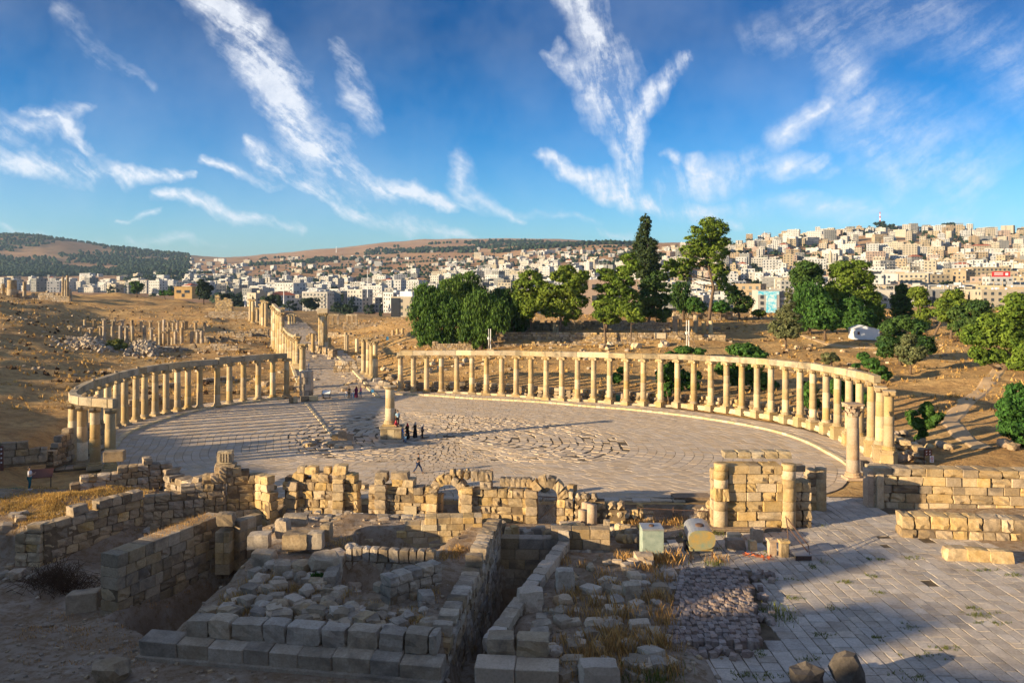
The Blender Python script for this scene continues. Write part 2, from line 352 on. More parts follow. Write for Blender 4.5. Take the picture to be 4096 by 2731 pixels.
def H(x, y):
    if y < 62: 
        z = near(x, y)
        if y < 33: z += 14.5 * sm(28, 2, y)
        if x > 30: z += .04 * (x - 30)
        return z
    z = table(2048 + FP * x / y, y); pd = plazaD(x, y)
    if y < 72: z = near(x, y) + (z - near(x, y)) * sm(62, 72, y)
    if pd < 9: z = z * sm(5.2, 9, pd) - .08 * (1 - sm(5.2, 9, pd))
    street = abs((x + 25.5) + (y - 120) * .32)          # colonnaded street going off behind
    kf = 1 - sm(7, 14, street)
    k = min(sm(6, 14, pd), sm(0, 1, kf * 0 + 1)) * (1 - .9 * kf)
    z += k * (nz(x, y, 26, 1) * 1.3 * sm(90, 200, y) + nz(x, y, 7, 4) * .5 + nz(x, y, 2.2, 6) * .12) * (1 if y < 420 else 1)
    if y > 500: z += nz(x, y, 160, 8) * 7 * sm(500, 1500, y) + nz(x, y, 600, 8) * 18 * sm(1500, 3500, y)
    if 210 < y < 420 and 2048 + FP * x / y < 1100: z += 1.6 * max(0, nz(x, y, 18, 11)) * 1.5
    return z
def grid(name, mat, pts, nx, ny):
    me = bpy.data.meshes.new(name)
    me.from_pydata(pts, [], [(j * nx + i, j * nx + i + 1, (j + 1) * nx + i + 1, (j + 1) * nx + i) for j in range(ny - 1) for i in range(nx - 1)])
    me.materials.append(mat); me.polygons.foreach_set('use_smooth', [True] * len(me.polygons)); me.update()
    return link(name, me, kind='structure')
# ground material: dry earth, straw patches, dark scrub
gm, t, b = principled('dry earth', .95, .1)
pos = t.n('ShaderNodeNewGeometry').outputs['Position']
na = t.noise(pos, .09, 6, .65).outputs[0]; nb = t.noise(pos, .7, 6, .7).outputs[0]; nc = t.noise(pos, 5, 5, .7).outputs[0]
gc = t.mix(t.ramp(na, [(.38, 0.0), (.6, 1.0)]), (.45, .26, .10), (.60, .395, .17))
gc = t.mix(t.ramp(nb, [(.44, 0.0), (.62, .7)]), gc, (.25, .145, .062))
gc = t.mix(t.ramp(nc, [(.55, 0.0), (.7, .6)]), gc, (.62, .46, .27))
gc = t.mix(t.ramp(nc, [(.28, .7), (.42, 0.0)]), gc, (.15, .095, .05))
t.t.links.new(gc, b.inputs['Base Color'])
hh = t.m('ADD', t.m('MULTIPLY', nb, 1.0), t.m('MULTIPLY', nc, .3))
bp = t.n('ShaderNodeBump', inp={'Strength': 1.0, 'Distance': .7, 'Height': hh}); t.t.links.new(bp.outputs[0], b.inputs['Normal'])
# foreground ground: greyer trodden earth
gn, t, b = principled('trodden earth', .95, .1)
pos = t.n('ShaderNodeNewGeometry').outputs['Position']
na = t.noise(pos, .35, 5, .6).outputs[0]; nb = t.noise(pos, 2.2, 6, .7).outputs[0]; nc = t.noise(pos, 14, 4, .7).outputs[0]
gc = t.mix(t.ramp(na, [(.4, 0.0), (.6, 1.0)]), (.27, .195, .13), (.38, .305, .23))
gc = t.mix(t.ramp(nb, [(.45, 0.0), (.62, .8)]), gc, (.20, .125, .06))
gc = t.mix(t.ramp(nc, [(.58, 0.0), (.72, .7)]), gc, (.42, .36, .29))
t.t.links.new(gc, b.inputs['Base Color'])
bp = t.n('ShaderNodeBump', inp={'Strength': .9, 'Distance': .15, 'Height': t.m('ADD', nb, t.m('MULTIPLY', nc, .4))}); t.t.links.new(bp.outputs[0], b.inputs['Normal'])
# far hills
gh, t, b = principled('hill scrubland', .95, .05)
pos = t.n('ShaderNodeNewGeometry').outputs['Position']
na = t.noise(pos, .0022, 6, .65).outputs[0]; nb = t.noise(pos, .02, 6, .7).outputs[0]; nc = t.noise(pos, .16, 4, .7).outputs[0]
gc = t.mix(t.ramp(na, [(.40, 0.0), (.6, 1.0)]), (.36, .20, .105), (.46, .29, .16))
gc = t.mix(t.ramp(nb, [(.52, 0.0), (.66, .65)]), gc, (.16, .11, .055))
gc = t.mix(t.ramp(nc, [(.60, 0.0), (.70, .8)]), gc, (.07, .08, .035))
t.t.links.new(gc, b.inputs['Base Color'])
# near sheet
xs = []; x = -150.0
while x < 150: xs.append(x); x += .35 if -34 < x < 34 else 2.5
ys = []; y = -12.0
while y < 62: ys.append(y); y += .35 if y >= 31.9 else 1.5
ys.append(62.0)
grid('ground', gn, [(x, y, H(x, y)) for y in ys for x in xs], len(xs), len(ys))
# middle and far sheets
def fan(name, mat, y0, y1, q, pxs):
    ysf = [y0]
    while ysf[-1] * q < y1: ysf.append(ysf[-1] * q)
    ysf.append(y1)
    return grid(name, mat, [((px - 2048) * y / FP, y, H((px - 2048) * y / FP, y)) for y in ysf for px in pxs], len(pxs), len(ysf))
fan('ground', gm, 62.0, 560, 1.009, [-2500 + 150 * i for i in range(16)] + [-100 + 16 * i for i in range(268)] + [4200 + 150 * i for i in range(17)])
fan('hillside', gh, 560, 8000, 1.022, [-2500 + 120 * i for i in range(20)] + [-100 + 24 * i for i in range(179)] + [4200 + 150 * i for i in range(17)])
# unseen ridge added behind and to the left, crest shaped to throw foreground shade
SHADE_RID = [(-70, 8), (0, 8), (18, 8.2), (22.4, 7.5), (24.4, 7.1), (25.2, 6.0), (26.2, 6.0), (27, 8.0), (30.6, 7.9), (32.2, 6.0), (33.8, 6.0), (34.7, 9.2), (37, 9.4), (38.5, 6.4), (41, 5.6), (44, 4.2), (48, 3.4), (50, 2.6), (52, 1.6), (56, 1.0), (59, .4), (61, -.8), (68, -1.0),
       (71, 1.2), (75, 2.4), (79, 1.9), (84, 1.9), (90, 1.1), (95, 1.0), (100, 0), (112, -1.0), (125, -.3), (135, -.3), (150, -3), (190, -3), (230, -8)]
us = [-70 + .5 * i for i in range(600)]; pts = []
prof = [(-60, 0.0), (-22, .45), (-9, .8), (-3, .96), (0, 1.0), (2.5, .93), (5, .6), (8, .25), (12, -.1)]
for dv, k in prof:
    for u in us:
        i, s = seek([q[0] for q in SHADE_RID], u); zz = SHADE_RID[i][1] + (SHADE_RID[i + 1][1] - SHADE_RID[i][1]) * s
        zz = zz + 70 * math.tan(radians(SUN_EL)); v = -70 + dv
        X, Y = v * tx - u * ty, v * ty + u * tx
        pts.append((X, Y, zz * k - (1 - k) * 2 + .12 * nz(X, Y, 1.3, 7) * (1 if k > .9 else 3)))
grid('shade_ridge', gn, pts, len(us), len(prof))
# ------------------------------------------------------------------ stone pieces that share meshes
def make_variant(kind, i):
    rnd = random.Random(hash_i(kind, i)); bm = bmesh.new()
    if kind == 'bould':
        bmesh.ops.create_icosphere(bm, subdivisions=2, radius=.5)
        o = Vector((rnd.uniform(0, 50), rnd.uniform(0, 50), 3))
        for v in bm.verts:
            d = v.co.normalized(); k = 1 + .55 * noise.noise(d * 1.4 + o) + .34 * noise.noise(d * 3.6 + o)
            c = d * .5 * k; m = max(abs(c.x), abs(c.y), abs(c.z)); v.co = c * (1 + .28 * (0.5 - m))
            v.co = Vector([max(-.5, min(.5, q * 1.12)) for q in v.co])
    else:
        bmesh.ops.create_cube(bm, size=1)
        if kind == 'worn':
            bmesh.ops.subdivide_edges(bm, edges=bm.edges[:], cuts=2, use_grid_fill=True); o = Vector((rnd.uniform(0, 90), rnd.uniform(0, 90), 1))
            sk_ = [rnd.uniform(-.07, .07) for _ in range(6)]
            for v in bm.verts:
                c = v.co.copy(); r_ = sum((abs(q) * 2) ** 11 for q in c) ** (1 / 11); c = c / max(r_, 1e-6) * (max(abs(q) for q in c) * 2)
                c += Vector([noise.noise(c * 2.6 + o + Vector((7 * k, 0, 0))) for k in range(3)]) * .085
                v.co = c + Vector((sk_[0] * c.z, sk_[1] * c.z, sk_[2] * c.x))
            me = bpy.data.meshes.new('stone_worn'); bm.to_mesh(me); bm.free(); return me
        bw, jj = {'ash': (.035, .008), 'worn': (.075, .028), 'slab': (.03, .012)}[kind]
        if kind == 'worn':
            for v in bm.verts: v.co += Vector([rnd.uniform(-.045, .035) * (1 if q > 0 else -1) for q in v.co])
        bmesh.ops.bevel(bm, geom=bm.edges[:] , offset=bw, segments=1, affect='EDGES')
        for v in bm.verts: v.co += Vector([rnd.uniform(-jj, jj) for _ in range(3)])
    me = bpy.data.meshes.new('stone_' + kind); bm.to_mesh(me); bm.free()
    if kind in ('bould', 'worn'): me.polygons.foreach_set('use_smooth', [False] * len(me.polygons))
    return me
def hash_i(a, b): return sum(ord(c) * (k + 3) for k, c in enumerate(a)) * 31 + b * 977
VAR = {}
def variant(kind, mat, i=None):
    n = {'bould': 9, 'worn': 10, 'ash': 5, 'slab': 4}[kind]; i = random.randrange(n) if i is None else i % n
    if (kind, mat, i) not in VAR:
        if (kind, i) not in VAR: VAR[(kind, i)] = make_variant(kind, i)
        me = VAR[(kind, i)].copy(); me.materials.append(M[mat]); VAR[(kind, mat, i)] = me
    return VAR[(kind, mat, i)]
def blk(parent, c, d, rz=0, kind='worn', mat='wall', name='block', rx=0, ry=0):
    """one stone as an object; c and d in world metres (parents carry no rotation)"""
    q = parent.location if parent else Vector((0, 0, 0))
    return link(name, variant(kind, mat), parent, (c[0] - q[0], c[1] - q[1], c[2] - q[2]), rot=(rx, ry, rz), scale=d)
def bake_into(mb, c, d, rz=0, kind='worn', rx=0, ry=0, mat='wall'):
    me = variant(kind, mat); mt = Matrix.LocRotScale(Vector(c), Euler((rx, ry, rz)), Vector(d))
    mb.add([mt @ v.co for v in me.vertices], [tuple(p.vertices) for p in me.polygons])

# ------------------------------------------------------------------ plaza paving: rings of slabs round the centre
def slab_verts(a0, a1, r0, r1, z, th, tiltr):
    vs = []
    for zz in (z - th, z):
        for (a, r) in ((a0, r0), (a1, r0), (a1, r1), (a0, r1)):
            Rk = plazaR(a) * r; e = 1 if zz == z else 0
            vs.append([PC[0] + Rk * cos(a), PC[1] + Rk * sin(a), zz + e * R(-tiltr, tiltr)])
    return vs
BOXF = [(4, 5, 6, 7), (0, 1, 5, 4), (1, 2, 6, 5), (2, 3, 7, 6), (3, 0, 4, 7)]
def shrink(vs, g):
    cx = sum(v[0] for v in vs) / 8; cy = sum(v[1] for v in vs) / 8; out = []
    for v in vs:
        d = sqrt((v[0] - cx) ** 2 + (v[1] - cy) ** 2) or 1; k = (d - g) / d; out.append((cx + (v[0] - cx) * k, cy + (v[1] - cy) * k, v[2]))
    return out
slabs = []
nr = 22
for j in range(nr * 2):
    inner = j >= nr
    r1 = 1 - .5 * j / nr if not inner else .5 - .5 * (j - nr) / nr; r0 = r1 - .5 / nr
    if inner and r1 <= .03: continue
    circ = 2 * pi * 37 * (r0 + r1) / 2; a = R(0, .1) - pi; end = a + 2 * pi
    while a < end - .004:
        da = (R(.8, 1.5) if not inner else R(.6, 1.2)) / max(circ / (2 * pi), .8); da = min(da, end - a); am = a + da / 2
        Rm = plazaR(am) * (r0 + r1) / 2; x, y = PC[0] + Rm * cos(am), PC[1] + Rm * sin(am)
        if y > 63.5:
            if inner and random.random() < .04: a += da; continue
            jr = R(-.10, .10) / nr if inner else 0
            vs = slab_verts(a, a + da, max(.004, r0 + jr), r1 + jr, (R(-.025, .03) if inner else R(-.006, .006)), .14, .025 if inner else .005)
            slabs.append((y, shrink(vs, .08 if inner else .035)))
        a += da
plaza = MB(); plaza.prism([(PC[0] + (plazaR(a * pi / 60) + .1) * cos(a * pi / 60), PC[1] + (plazaR(a * pi / 60) + .1) * sin(a * pi / 60)) for a in range(-60, 60)], -.4, -.045)
joint = plain('sandy joint fill', (.17, .13, .085), .95, .1, nz=.6, sc=1.5)
plz = plaza.build('plaza', joint, kind='structure')
slabs.sort(key=lambda q: q[0])
vis = [s for s in slabs if s[0] > 66]; first = vis[:300]; fs_ids = set(id(s) for s in first)
for s in first:
    vs = s[1]; c = [sum(v[k] for v in vs) / 8 for k in (0, 1)]; mb = MB(); mb.add([(v[0] - c[0], v[1] - c[1], v[2]) for v in vs], BOXF)
    mb.build('paving_slab', M['slab'], plz, (c[0], c[1], 0))
mb = MB()
for s in slabs:
    if id(s) not in fs_ids: mb.add(s[1], BOXF)
mb.build('slabs', M['slab'], plz, kind='stuff')
# straight line of inset kerb stones running from the street to the monument
mb = MB(); A = P(1222, 1612); B = P(1330, 1745)
for i in range(34):
    f = i / 34; mb.box((A[0] + (B[0] - A[0]) * f, A[1] + (B[1] - A[1]) * f, .02), (.28, R(.55, .85), .16), atan2(B[1] - A[1], B[0] - A[0]) - pi / 2 + R(-.03, .03), jit=.02)
mb.build('inset_strip', M['kerb'], plz, kind='stuff')

# walk between kerb and columns, with its kerb stones
def ring_path(a0, a1, n): return [a0 + (a1 - a0) * i / n for i in range(n + 1)]
def pz(a, off=0):
    r = plazaR(a) + off; return PC[0] + r * cos(a), PC[1] + r * sin(a)
def ang(px, py): x, y = P(px, py); return atan2(y - PC[1], x - PC[0])
aR0, aR1 = ang(1583, 1579), ang(3395, 1890); aL0, aL1 = ang(1135, 1595), atan2(74 - PC[1], -38 - PC[0])
if aL1 < 0: aL1 += 2 * pi
def walk(a0, a1, name_l, wd):
    n = int(abs(a1 - a0) * 37 / .9); A = ring_path(a0, a1, n); mb = MB()
    for i in range(n):
        p = [pz(A[i], .5), pz(A[i + 1], .5), pz(A[i + 1], wd), pz(A[i], wd)]; mb.prism(p if a1 > a0 else p[::-1], -.3, .12)
    wk = mb.build('sidewalk', joint, kind='structure'); wk['label'] = name_l
    mb = MB(); cnt = 0
    for i in range(n):
        o = link('kerb_stone', None) if False else None
        am = (A[i] + A[i + 1]) / 2; c = pz(am, .25); q0 = pz(A[i]); q1 = pz(A[i + 1]); rz = atan2(q1[1] - q0[1], q1[0] - q0[0]); L = sqrt((q1[0] - q0[0]) ** 2 + (q1[1] - q0[1]) ** 2)
        blk(wk, (c[0], c[1], .05), (L * .96, .5, R(.34, .38)), rz + R(-.02, .02), 'ash', 'kerb', 'kerb_stone')
        for k in range(int((wd - .6) / .8)):
            q = [pz(A[i], .55 + k * .8), pz(A[i + 1], .55 + k * .8), pz(A[i + 1], 1.32 + k * .8), pz(A[i], 1.32 + k * .8)]
            if a1 < a0: q = q[::-1]
            z = .16 + R(-.012, .012); mb.add(shrink([(x, y, .05) for x, y in q] + [(x, y, z) for x, y in q], .03), BOXF)
    mb.build('slabs', M['slab'], wk, kind='stuff')
    return wk
walk(aR0, aR1, 'curved walk under the right colonnade', 4.4)
walk(aL0, aL1, 'curved walk under the left colonnade', 4.6)

# ------------------------------------------------------------------ columns
def col_mesh(name, mb, mat, smooth=True):
    me = mb.mesh(name, M[mat], smooth); return me
CM = {}
def cm(kind, mat):
    if (kind, mat) in CM: return CM[(kind, mat)]
    mb = MB()
    if kind == 'base': mb.box((0, 0, .09), (1.16, 1.16, .18)); mb.lathe([(.56, .18), (.58, .24), (.56, .3), (.50, .33), (.49, .38), (.53, .42), (.52, .47), (.455, .5)], 16)
    if kind == 'drum': mb.lathe([(.97, 0), (1, .012), (.995, .5), (.985, .985), (.95, 1)], 16)
    if kind == 'ped': mb.box((0, 0, .5), (1.22, 1.22, 1)); mb.box((0, 0, .93), (1.32, 1.32, .13)); mb.box((0, 0, .08), (1.34, 1.34, .16))
    if kind == 'ion':                       # ionic capital with four volutes
        mb.lathe([(.42, 0), (.45, .05), (.43, .10), (.50, .2), (.52, .26)], 16); mb.box((0, 0, .34), (1.10, .82, .12)); mb.box((0, 0, .45), (1.02, .98, .09))
        for sx in (-1, 1):
            for k in range(2):
                n = 10; vs = []; y0, y1 = ((-.44, -.1), (.1, .44))[k]
                for yy in (y0, y1):
                    for i in range(n): vs.append((sx * .48 + .19 * cos(2 * pi * i / n), yy, .24 + .19 * sin(2 * pi * i / n)))
                mb.add(vs, [tuple(range(n)), tuple(reversed(range(n, 2 * n)))] + [(i, i + n, (i + 1) % n + n, (i + 1) % n) for i in range(n)])
    if kind == 'cor':                       # leafy corinthian capital
        mb.lathe([(.42, 0), (.44, .06), (.42, .12), (.44, .5), (.58, .82), (.60, .86)], 12); mb.box((0, 0, .93), (1.12, 1.12, .13))
        for tier, (z0, r0, hh_) in enumerate(((.08, .44, .34), (.34, .46, .40))):
            for i in range(8):
                a = 2 * pi * (i + .5 * tier) / 8; ca, sa = cos(a), sin(a); tx_, ty_ = -sa, ca; pts = []
                for (rr_, zz_, w_) in ((r0, z0, .13), (r0 + .05, z0 + hh_ * .6, .15), (r0 + .17, z0 + hh_, .08), (r0 + .19, z0 + hh_ * .8, .03)):
                    for sg in (-1, 1): pts.append((ca * rr_ + tx_ * w_ * sg, sa * rr_ + ty_ * w_ * sg, zz_))
                mb.add(pts, [(0, 1, 3, 2), (2, 3, 5, 4), (4, 5, 7, 6)])
        for i in range(4):
            a = pi / 4 + i * pi / 2; mb.box((cos(a) * .62, sin(a) * .62, .78), (.2, .2, .2), a)
    CM[(kind, mat)] = mb.mesh(kind, M[mat], kind in ('drum',)); return CM[(kind, mat)]
ORD = ['first', 'second', 'third', 'fourth', 'fifth', 'sixth', 'seventh', 'eighth', 'ninth', 'tenth', 'eleventh', 'twelfth', 'thirteenth', 'fourteenth', 'fifteenth', 'sixteenth', 'seventeenth', 'eighteenth', 'nineteenth']
def ordn(i):
    if i < 19: return ORD[i]
    tens = {2: 'twent', 3: 'thirt', 4: 'fort'}; n = i + 1
    return tens[n // 10] + 'ieth' if n % 10 == 0 else tens[n // 10] + 'y-' + ORD[n % 10 - 1]
def column(x, y, z0, ztop, label, group, r=.44, ped=0.0, cap='ion', rz=0, mat='col', base=True, lean=0, rnd=True, simple=False, capk=1.0):
    t = thing('stone_column', label, 'column', (x, y, z0), group); t.rotation_euler = (lean, lean * .5, 0); sc = r / .44; z = 0
    pm = 'col' if mat in ('col',) else mat
    if ped > .05: link('pedestal', cm('ped', pm), t, (0, 0, 0), scale=(sc, sc, ped), rz=rz); z += ped
    if base: link('base', cm('base', pm), t, (0, 0, z), scale=(sc, sc, sc), rz=rz); z += .5 * sc
    hcap = {'ion': .5, 'cor': 1.0, None: 0}[cap] * sc * capk; hh_ = ztop - z0 - z - hcap
    if simple: n = 1 if not rnd else 2
    else: n = max(2, int(round(hh_ / R(1.0, 1.7))))
    cuts = sorted([0, 1] + [(i + R(-.25, .25)) / n for i in range(1, n)]); mats = [mat, mat, mat, 'kerb' if mat == 'col' else mat]
    for c0, c1 in zip(cuts, cuts[1:]):
        rr_ = r * (1 - .13 * (c0 + c1) / 2)
        link('drum', cm('drum', random.choice(mats)), t, (R(-.012, .012), R(-.012, .012), z + c0 * hh_), scale=(rr_, rr_, (c1 - c0) * hh_), rz=R(0, 6))
    z += hh_
    if cap: link('capital', cm(cap, pm), t, (0, 0, z), scale=(sc, sc, sc * capk), rz=rz)
    return t
def interp(tab, x):
    if x <= tab[0][0]: return tab[0][1]
    for (a, b), (c, d) in zip(tab, tab[1:]):
        if x <= c: return b + (d - b) * (x - a) / (c - a)
    return tab[-1][1]
def archi(parent, p, q, z0, z1, h=.72, dp=.72, mat='arch'):
    mid = ((p[0] + q[0]) / 2, (p[1] + q[1]) / 2, (z0 + z1) / 2 + h / 2); L = sqrt((q[0] - p[0]) ** 2 + (q[1] - p[1]) ** 2)
    q0 = parent.location; rz = atan2(q[1] - p[1], q[0] - p[0])
    o = link('architrave_block', variant('ash', mat), parent, (mid[0] - q0[0], mid[1] - q0[1], mid[2] - q0[2]), scale=(L - .012, dp * R(.94, 1.06), h * R(.94, 1.05)))
    o.rotation_euler = (0, -atan2(z1 - z0, L), rz); return o
GR = 'columns of the right colonnade'; GL = 'columns of the left colonnade'
rx_ = [1602, 1654, 1707, 1766, 1827, 1888, 1946, 2007, 2065, 2124, 2185, 2247, 2310, 2375, 2439, 2506, 2574, 2642, 2710, 2775, 2843, 2906, 2967, 3028, 3084, 3142, 3200, 3252, 3305, 3350, 3396, 3438, 3485, 3522, 3556]
rb = [(1602, 1567), (1707, 1571), (1827, 1575), (1946, 1581), (2065, 1588), (2185, 1600), (2247, 1604), (2375, 1609), (2506, 1621), (2710, 1630), (2906, 1651), (3084, 1679), (3252, 1717), (3305, 1735), (3350, 1757), (3396, 1782), (3438, 1802), (3485, 1824), (3522, 1846), (3556, 1872)]
rt = [(1602, 1424), (2247, 1428), (2506, 1434), (2710, 1441), (2906, 1450), (3084, 1462), (3252, 1478), (3305, 1487), (3396, 1503), (3438, 1513), (3485, 1524), (3522, 1546), (3556, 1560)]
pd_ = [(1602, 0), (1827, .15), (2247, .25), (2375, .4), (2710, .55), (2906, .7), (3252, .95), (3350, 1.25), (3556, 1.5)]
rpos = []
for i, px in enumerate(rx_):
    x, y = P(px, interp(rb, px) - 2, .15); s = FP / y; zt = CZ - (interp(rt, px) - HY) / s; rz = atan2(y - PC[1], x - PC[0]) + pi / 2
    if i < 28: zt = interp([(0, 5.75), (11, 6.45), (16, 6.6), (21, 6.75), (28, 7.1)], i)
    lab = f'{ordn(i)} column of the right colonnade counted from the street end'
    if i == 34: lab = 'last free column of the right colonnade, on a high rounded pedestal beside the path'
    if i == 33: lab = 'column without beam above it, last but one of the right colonnade'
    column(x, y, .12, zt, lab, GR, r=.425 if i < 33 else .48, ped=interp(pd_, px), rz=rz); rpos.append((x, y, zt))
ent = thing('architrave', 'long curved stone beam lying on the columns of the right colonnade', 'architrave', (rpos[0][0], rpos[0][1], 5.75))
ext = (rpos[0][0] - 1.3, rpos[0][1] + .3, rpos[0][2])
archi(ent, (rpos[0][0] - .5, rpos[0][1] + .05), rpos[0][:2], rpos[0][2], rpos[0][2], h=.4)
for i, (a_, b_) in enumerate(zip(rpos[:33], rpos[1:33])): archi(ent, a_, b_, a_[2], b_[2], mat='kerb' if i in (4, 12, 13, 29) else 'arch')
e_ = rpos[32]; d_ = (rpos[32][0] - rpos[31][0], rpos[32][1] - rpos[31][1]); archi(ent, e_, (e_[0] + d_[0] * .5, e_[1] + d_[1] * .5), e_[2], e_[2] - .05)
lx = [(1147, 1586), (1091, 1590), (1033, 1597), (974, 1604), (918, 1614), (869, 1625), (799, 1632), (752, 1638), (710, 1645), (665, 1655), (621, 1663), (579, 1674), (544, 1685), (499, 1701), (467, 1713)]
lpos = [P(a, b_ - 1, .15) for a, b_ in lx] + [(-45.7, 90.4), (-45.4, 88.0), (-45.1, 85.7), (-44.6, 83.4), (-43.9, 81.1), (-43.1, 78.9), (-42.2, 76.8), (-41.2, 75.2), (-39.7, 73.9), (-38.1, 73.1), (-36.35, 72.4)]
for i, (x, y) in enumerate(lpos):
    rz = atan2(y - PC[1], x - PC[0]) + pi / 2; last = i == len(lpos) - 1
    lab = f'{ordn(i)} column of the left colonnade counted from the street end'
    if last: lab = 'nearest column at the loose end of the left colonnade, above the rubble wall'
    column(x, y, .1, 5.82, lab, GL, r=.425 if i < 22 else .48, ped=.0 if i < 7 else .12, rz=rz)
ent = thing('architrave', 'curved dark stone beam lying on the columns of the left colonnade', 'architrave', (lpos[0][0], lpos[0][1], 5.8))
for i, (a_, b_) in enumerate(zip(lpos, lpos[1:])): archi(ent, a_, b_, 5.82, 5.82, h=.78 if i != 4 else .95, mat='arch')
x, y = lpos[-1]; archi(ent, (x, y), (x + .55, y - .15), 5.82, 5.82, h=.78)
# broken lumps lying on the beam
for k, i in enumerate((12, 14, 17, 20, 23, 24)):
    x, y = lpos[i]; o = blk(None, (x + R(-.3, .3), y + R(-.1, .1), 6.72), (R(.3, .55), .35, .3), R(0, 3), 'bould', 'rub', 'stone_fragment')
    tag(o, f'small stone lump lying on top of the left colonnade beam above its {ordn(i)} column', 'stone', 'lumps on the left beam')
# free column and monument
x, y = P(3412, 1915); column(x, y, 0, 17.1 - (1612 - HY) * y / FP, 'free standing pinkish column with leafy capital beside the gate passage', None, r=.56, cap='cor', mat='pink', capk=.9)
mx_, my_ = P(1562, 1768); ped = thing('monument_pedestal', 'square pale stone pedestal under the lone column in the plaza', 'pedestal', (mx_, my_ + 1.2, 0))
mb = MB(); mb.box((0, 0, .12), (2.55, 2.5, .26)); mb.build('step', M['slab'], ped)
for i in range(3):
    for k in range(2): o = blk(ped, (mx_ - .75 + i * .75, my_ + .7 + k * 1.05, .83), (.745, 1.05, 1.14), 0, 'ash', 'kerb' if (i + k) % 2 else 'arch')
blk(ped, (mx_, my_ + 1.2, 1.47), (2.45, 2.35, .16), 0, 'ash', 'arch', 'cornice')
column(mx_ - .25, my_ + 1.3, 1.55, 17.1 - (1556 - HY) / (FP / (my_ + 1.3)), 'lone column standing on the pale pedestal in the middle of the plaza', None, r=.54, ped=0, cap=None, base=True)
o = MB(); o.lathe([(.5, 0), (.62, .1), (.75, .22), (.78, .34), (.70, .36)], 14); o.build('capital', M['col'], COL.objects[-1] if False else [q for q in COL.objects if q.get('label', '').startswith('lone column')][0], (0, 0, 17.1 - (1556 - HY) / (FP / (my_ + 1.3)) - 1.55))
# ------------------------------------------------------------------ masonry
def masonry(t, A, B, z0, top, thick=.8, ch=.55, bw=(.6, 1.1), kind='worn', mats=('wall',), holes=(), core=True, both=False, corez=.25, gap=.012, jit=.035, ragged=.25, batter=0.0, name='block', skip=0.0):
    """a wall of stones from A to B; top(t) gives its height at a share t of its length; holes are (t0, t1, zlow, zhigh)"""
    dx, dy = B[0] - A[0], B[1] - A[1]; L = sqrt(dx * dx + dy * dy); ux, uy = dx / L, dy / L; nx_, ny_ = uy, -ux; rz = atan2(uy, ux)
    topf = top if callable(top) else (lambda q: interp(top, q)); zmax = max(topf(i / 30) for i in range(31))
    z = z0
    while z < zmax - .15:
        h = ch * R(.88, 1.12); s = -R(0, bw[0] * .5)
        while s < L - .1:
            wd = R(*bw); s1 = min(s + wd, L); s0 = max(s, 0); s = s + wd
            if s1 - s0 < .12: continue
            if L - s1 < .2: s1 = L; s = L
            cs = (s0 + s1) / 2; q = cs / L
            if z + h * .55 > topf(q) + R(-ragged, ragged): continue
            if any(a * L < cs < b_ * L and lo < z + h / 2 < hi for a, b_, lo, hi in holes): continue
            if random.random() < skip: continue
            off = R(-jit, jit) + batter * (z - z0); th = thick * R(.92, 1.05)
            blk(t, (A[0] + ux * cs + nx_ * off, A[1] + uy * cs + ny_ * off, z + h / 2), (s1 - s0 - gap, th, h - gap), rz + R(-.015, .015) * (3 if kind != 'ash' else 1), random.choice(kind) if isinstance(kind, tuple) else kind, random.choice(mats), name, ry=R(-.01, .01) * (2 if kind != 'ash' else 0))
        z += h
    if core:
        mb = MB(); n = max(2, int(L / .5)); cs_ = max(.5, 1 - .3 / L)
        for i in range(n):
            q = (i + .5) / n; zt = topf(q) - ch * .8
            spans = [(z0 - corez, zt)]
            for a, b_, lo, hi in holes:
                if a < q < b_: spans = [(z0 - corez, min(lo, zt)), (hi, zt)]
            for lo, hi in spans:
                if hi - lo > .1: mb.box((A[0] + dx * (.5 + (q - .5) * cs_) - t.location.x, A[1] + dy * q - t.location.y, (lo + hi) / 2 - t.location.z), (L / n * (.97 if i in (0, n - 1) else 1.0), thick * .8, hi - lo), rz)
        if mb.v: mb.build('rubble_core', M['corem'], t)
M['corem'] = plain('earth and mortar fill', (.20, .145, .09), .95, .1, nz=.5, sc=3, bump=.5)
def ground_blk(px, py, d, z=None, label=None, group='loose stones in the foreground', kind='worn', mat='grey', rz=None, cat='stone', name='loose_stone', sink=.12, par=None, tilt=.08):
    """a loose stone whose foot shows at px, py"""
    zz = 0.0
    for _ in range(6):
        x, y = P(px, py, zz); zz = H(x, y) if z is None else z
    o = blk(par, (x, y + d[1] * .3, zz + d[2] * (.5 - sink)), d, R(0, 3.1) if rz is None else rz, kind, mat, name, R(-tilt, tilt), R(-tilt, tilt))
    if label: tag(o, label, cat, group)
    return o
lone = []
# --- W1: the long ashlar wall in the shade at the left
t = thing('ashlar_wall', 'long smooth ashlar wall in the shade with dry grass on its top', 'wall', (-20.0, 46.3, -2.8))
A = (-21.6, 42.9); B = (-18.7, 50.6)
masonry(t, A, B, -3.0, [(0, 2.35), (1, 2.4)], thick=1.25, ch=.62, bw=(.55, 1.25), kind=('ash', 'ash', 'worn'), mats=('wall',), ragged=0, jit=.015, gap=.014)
mb = MB()
for k in range(900):
    f = R(.35, .95); o_ = R(-.55, .5); x = A[0] + (B[0] - A[0]) * f - o_ * .94 - .1; y = A[1] + (B[1] - A[1]) * f + o_ * .35; h = R(.15, .5); a = R(0, 6.3); ll = R(.0, .25)
    mb.add([(x - .02, y, 2.3), (x + .02, y, 2.3), (x + cos(a) * ll, y + sin(a) * ll, 2.3 + h)], [(0, 1, 2)])
tag(mb.build('dry_grass', M['dry']), 'golden dry grass on top of the long ashlar wall', 'grass', kind='stuff')
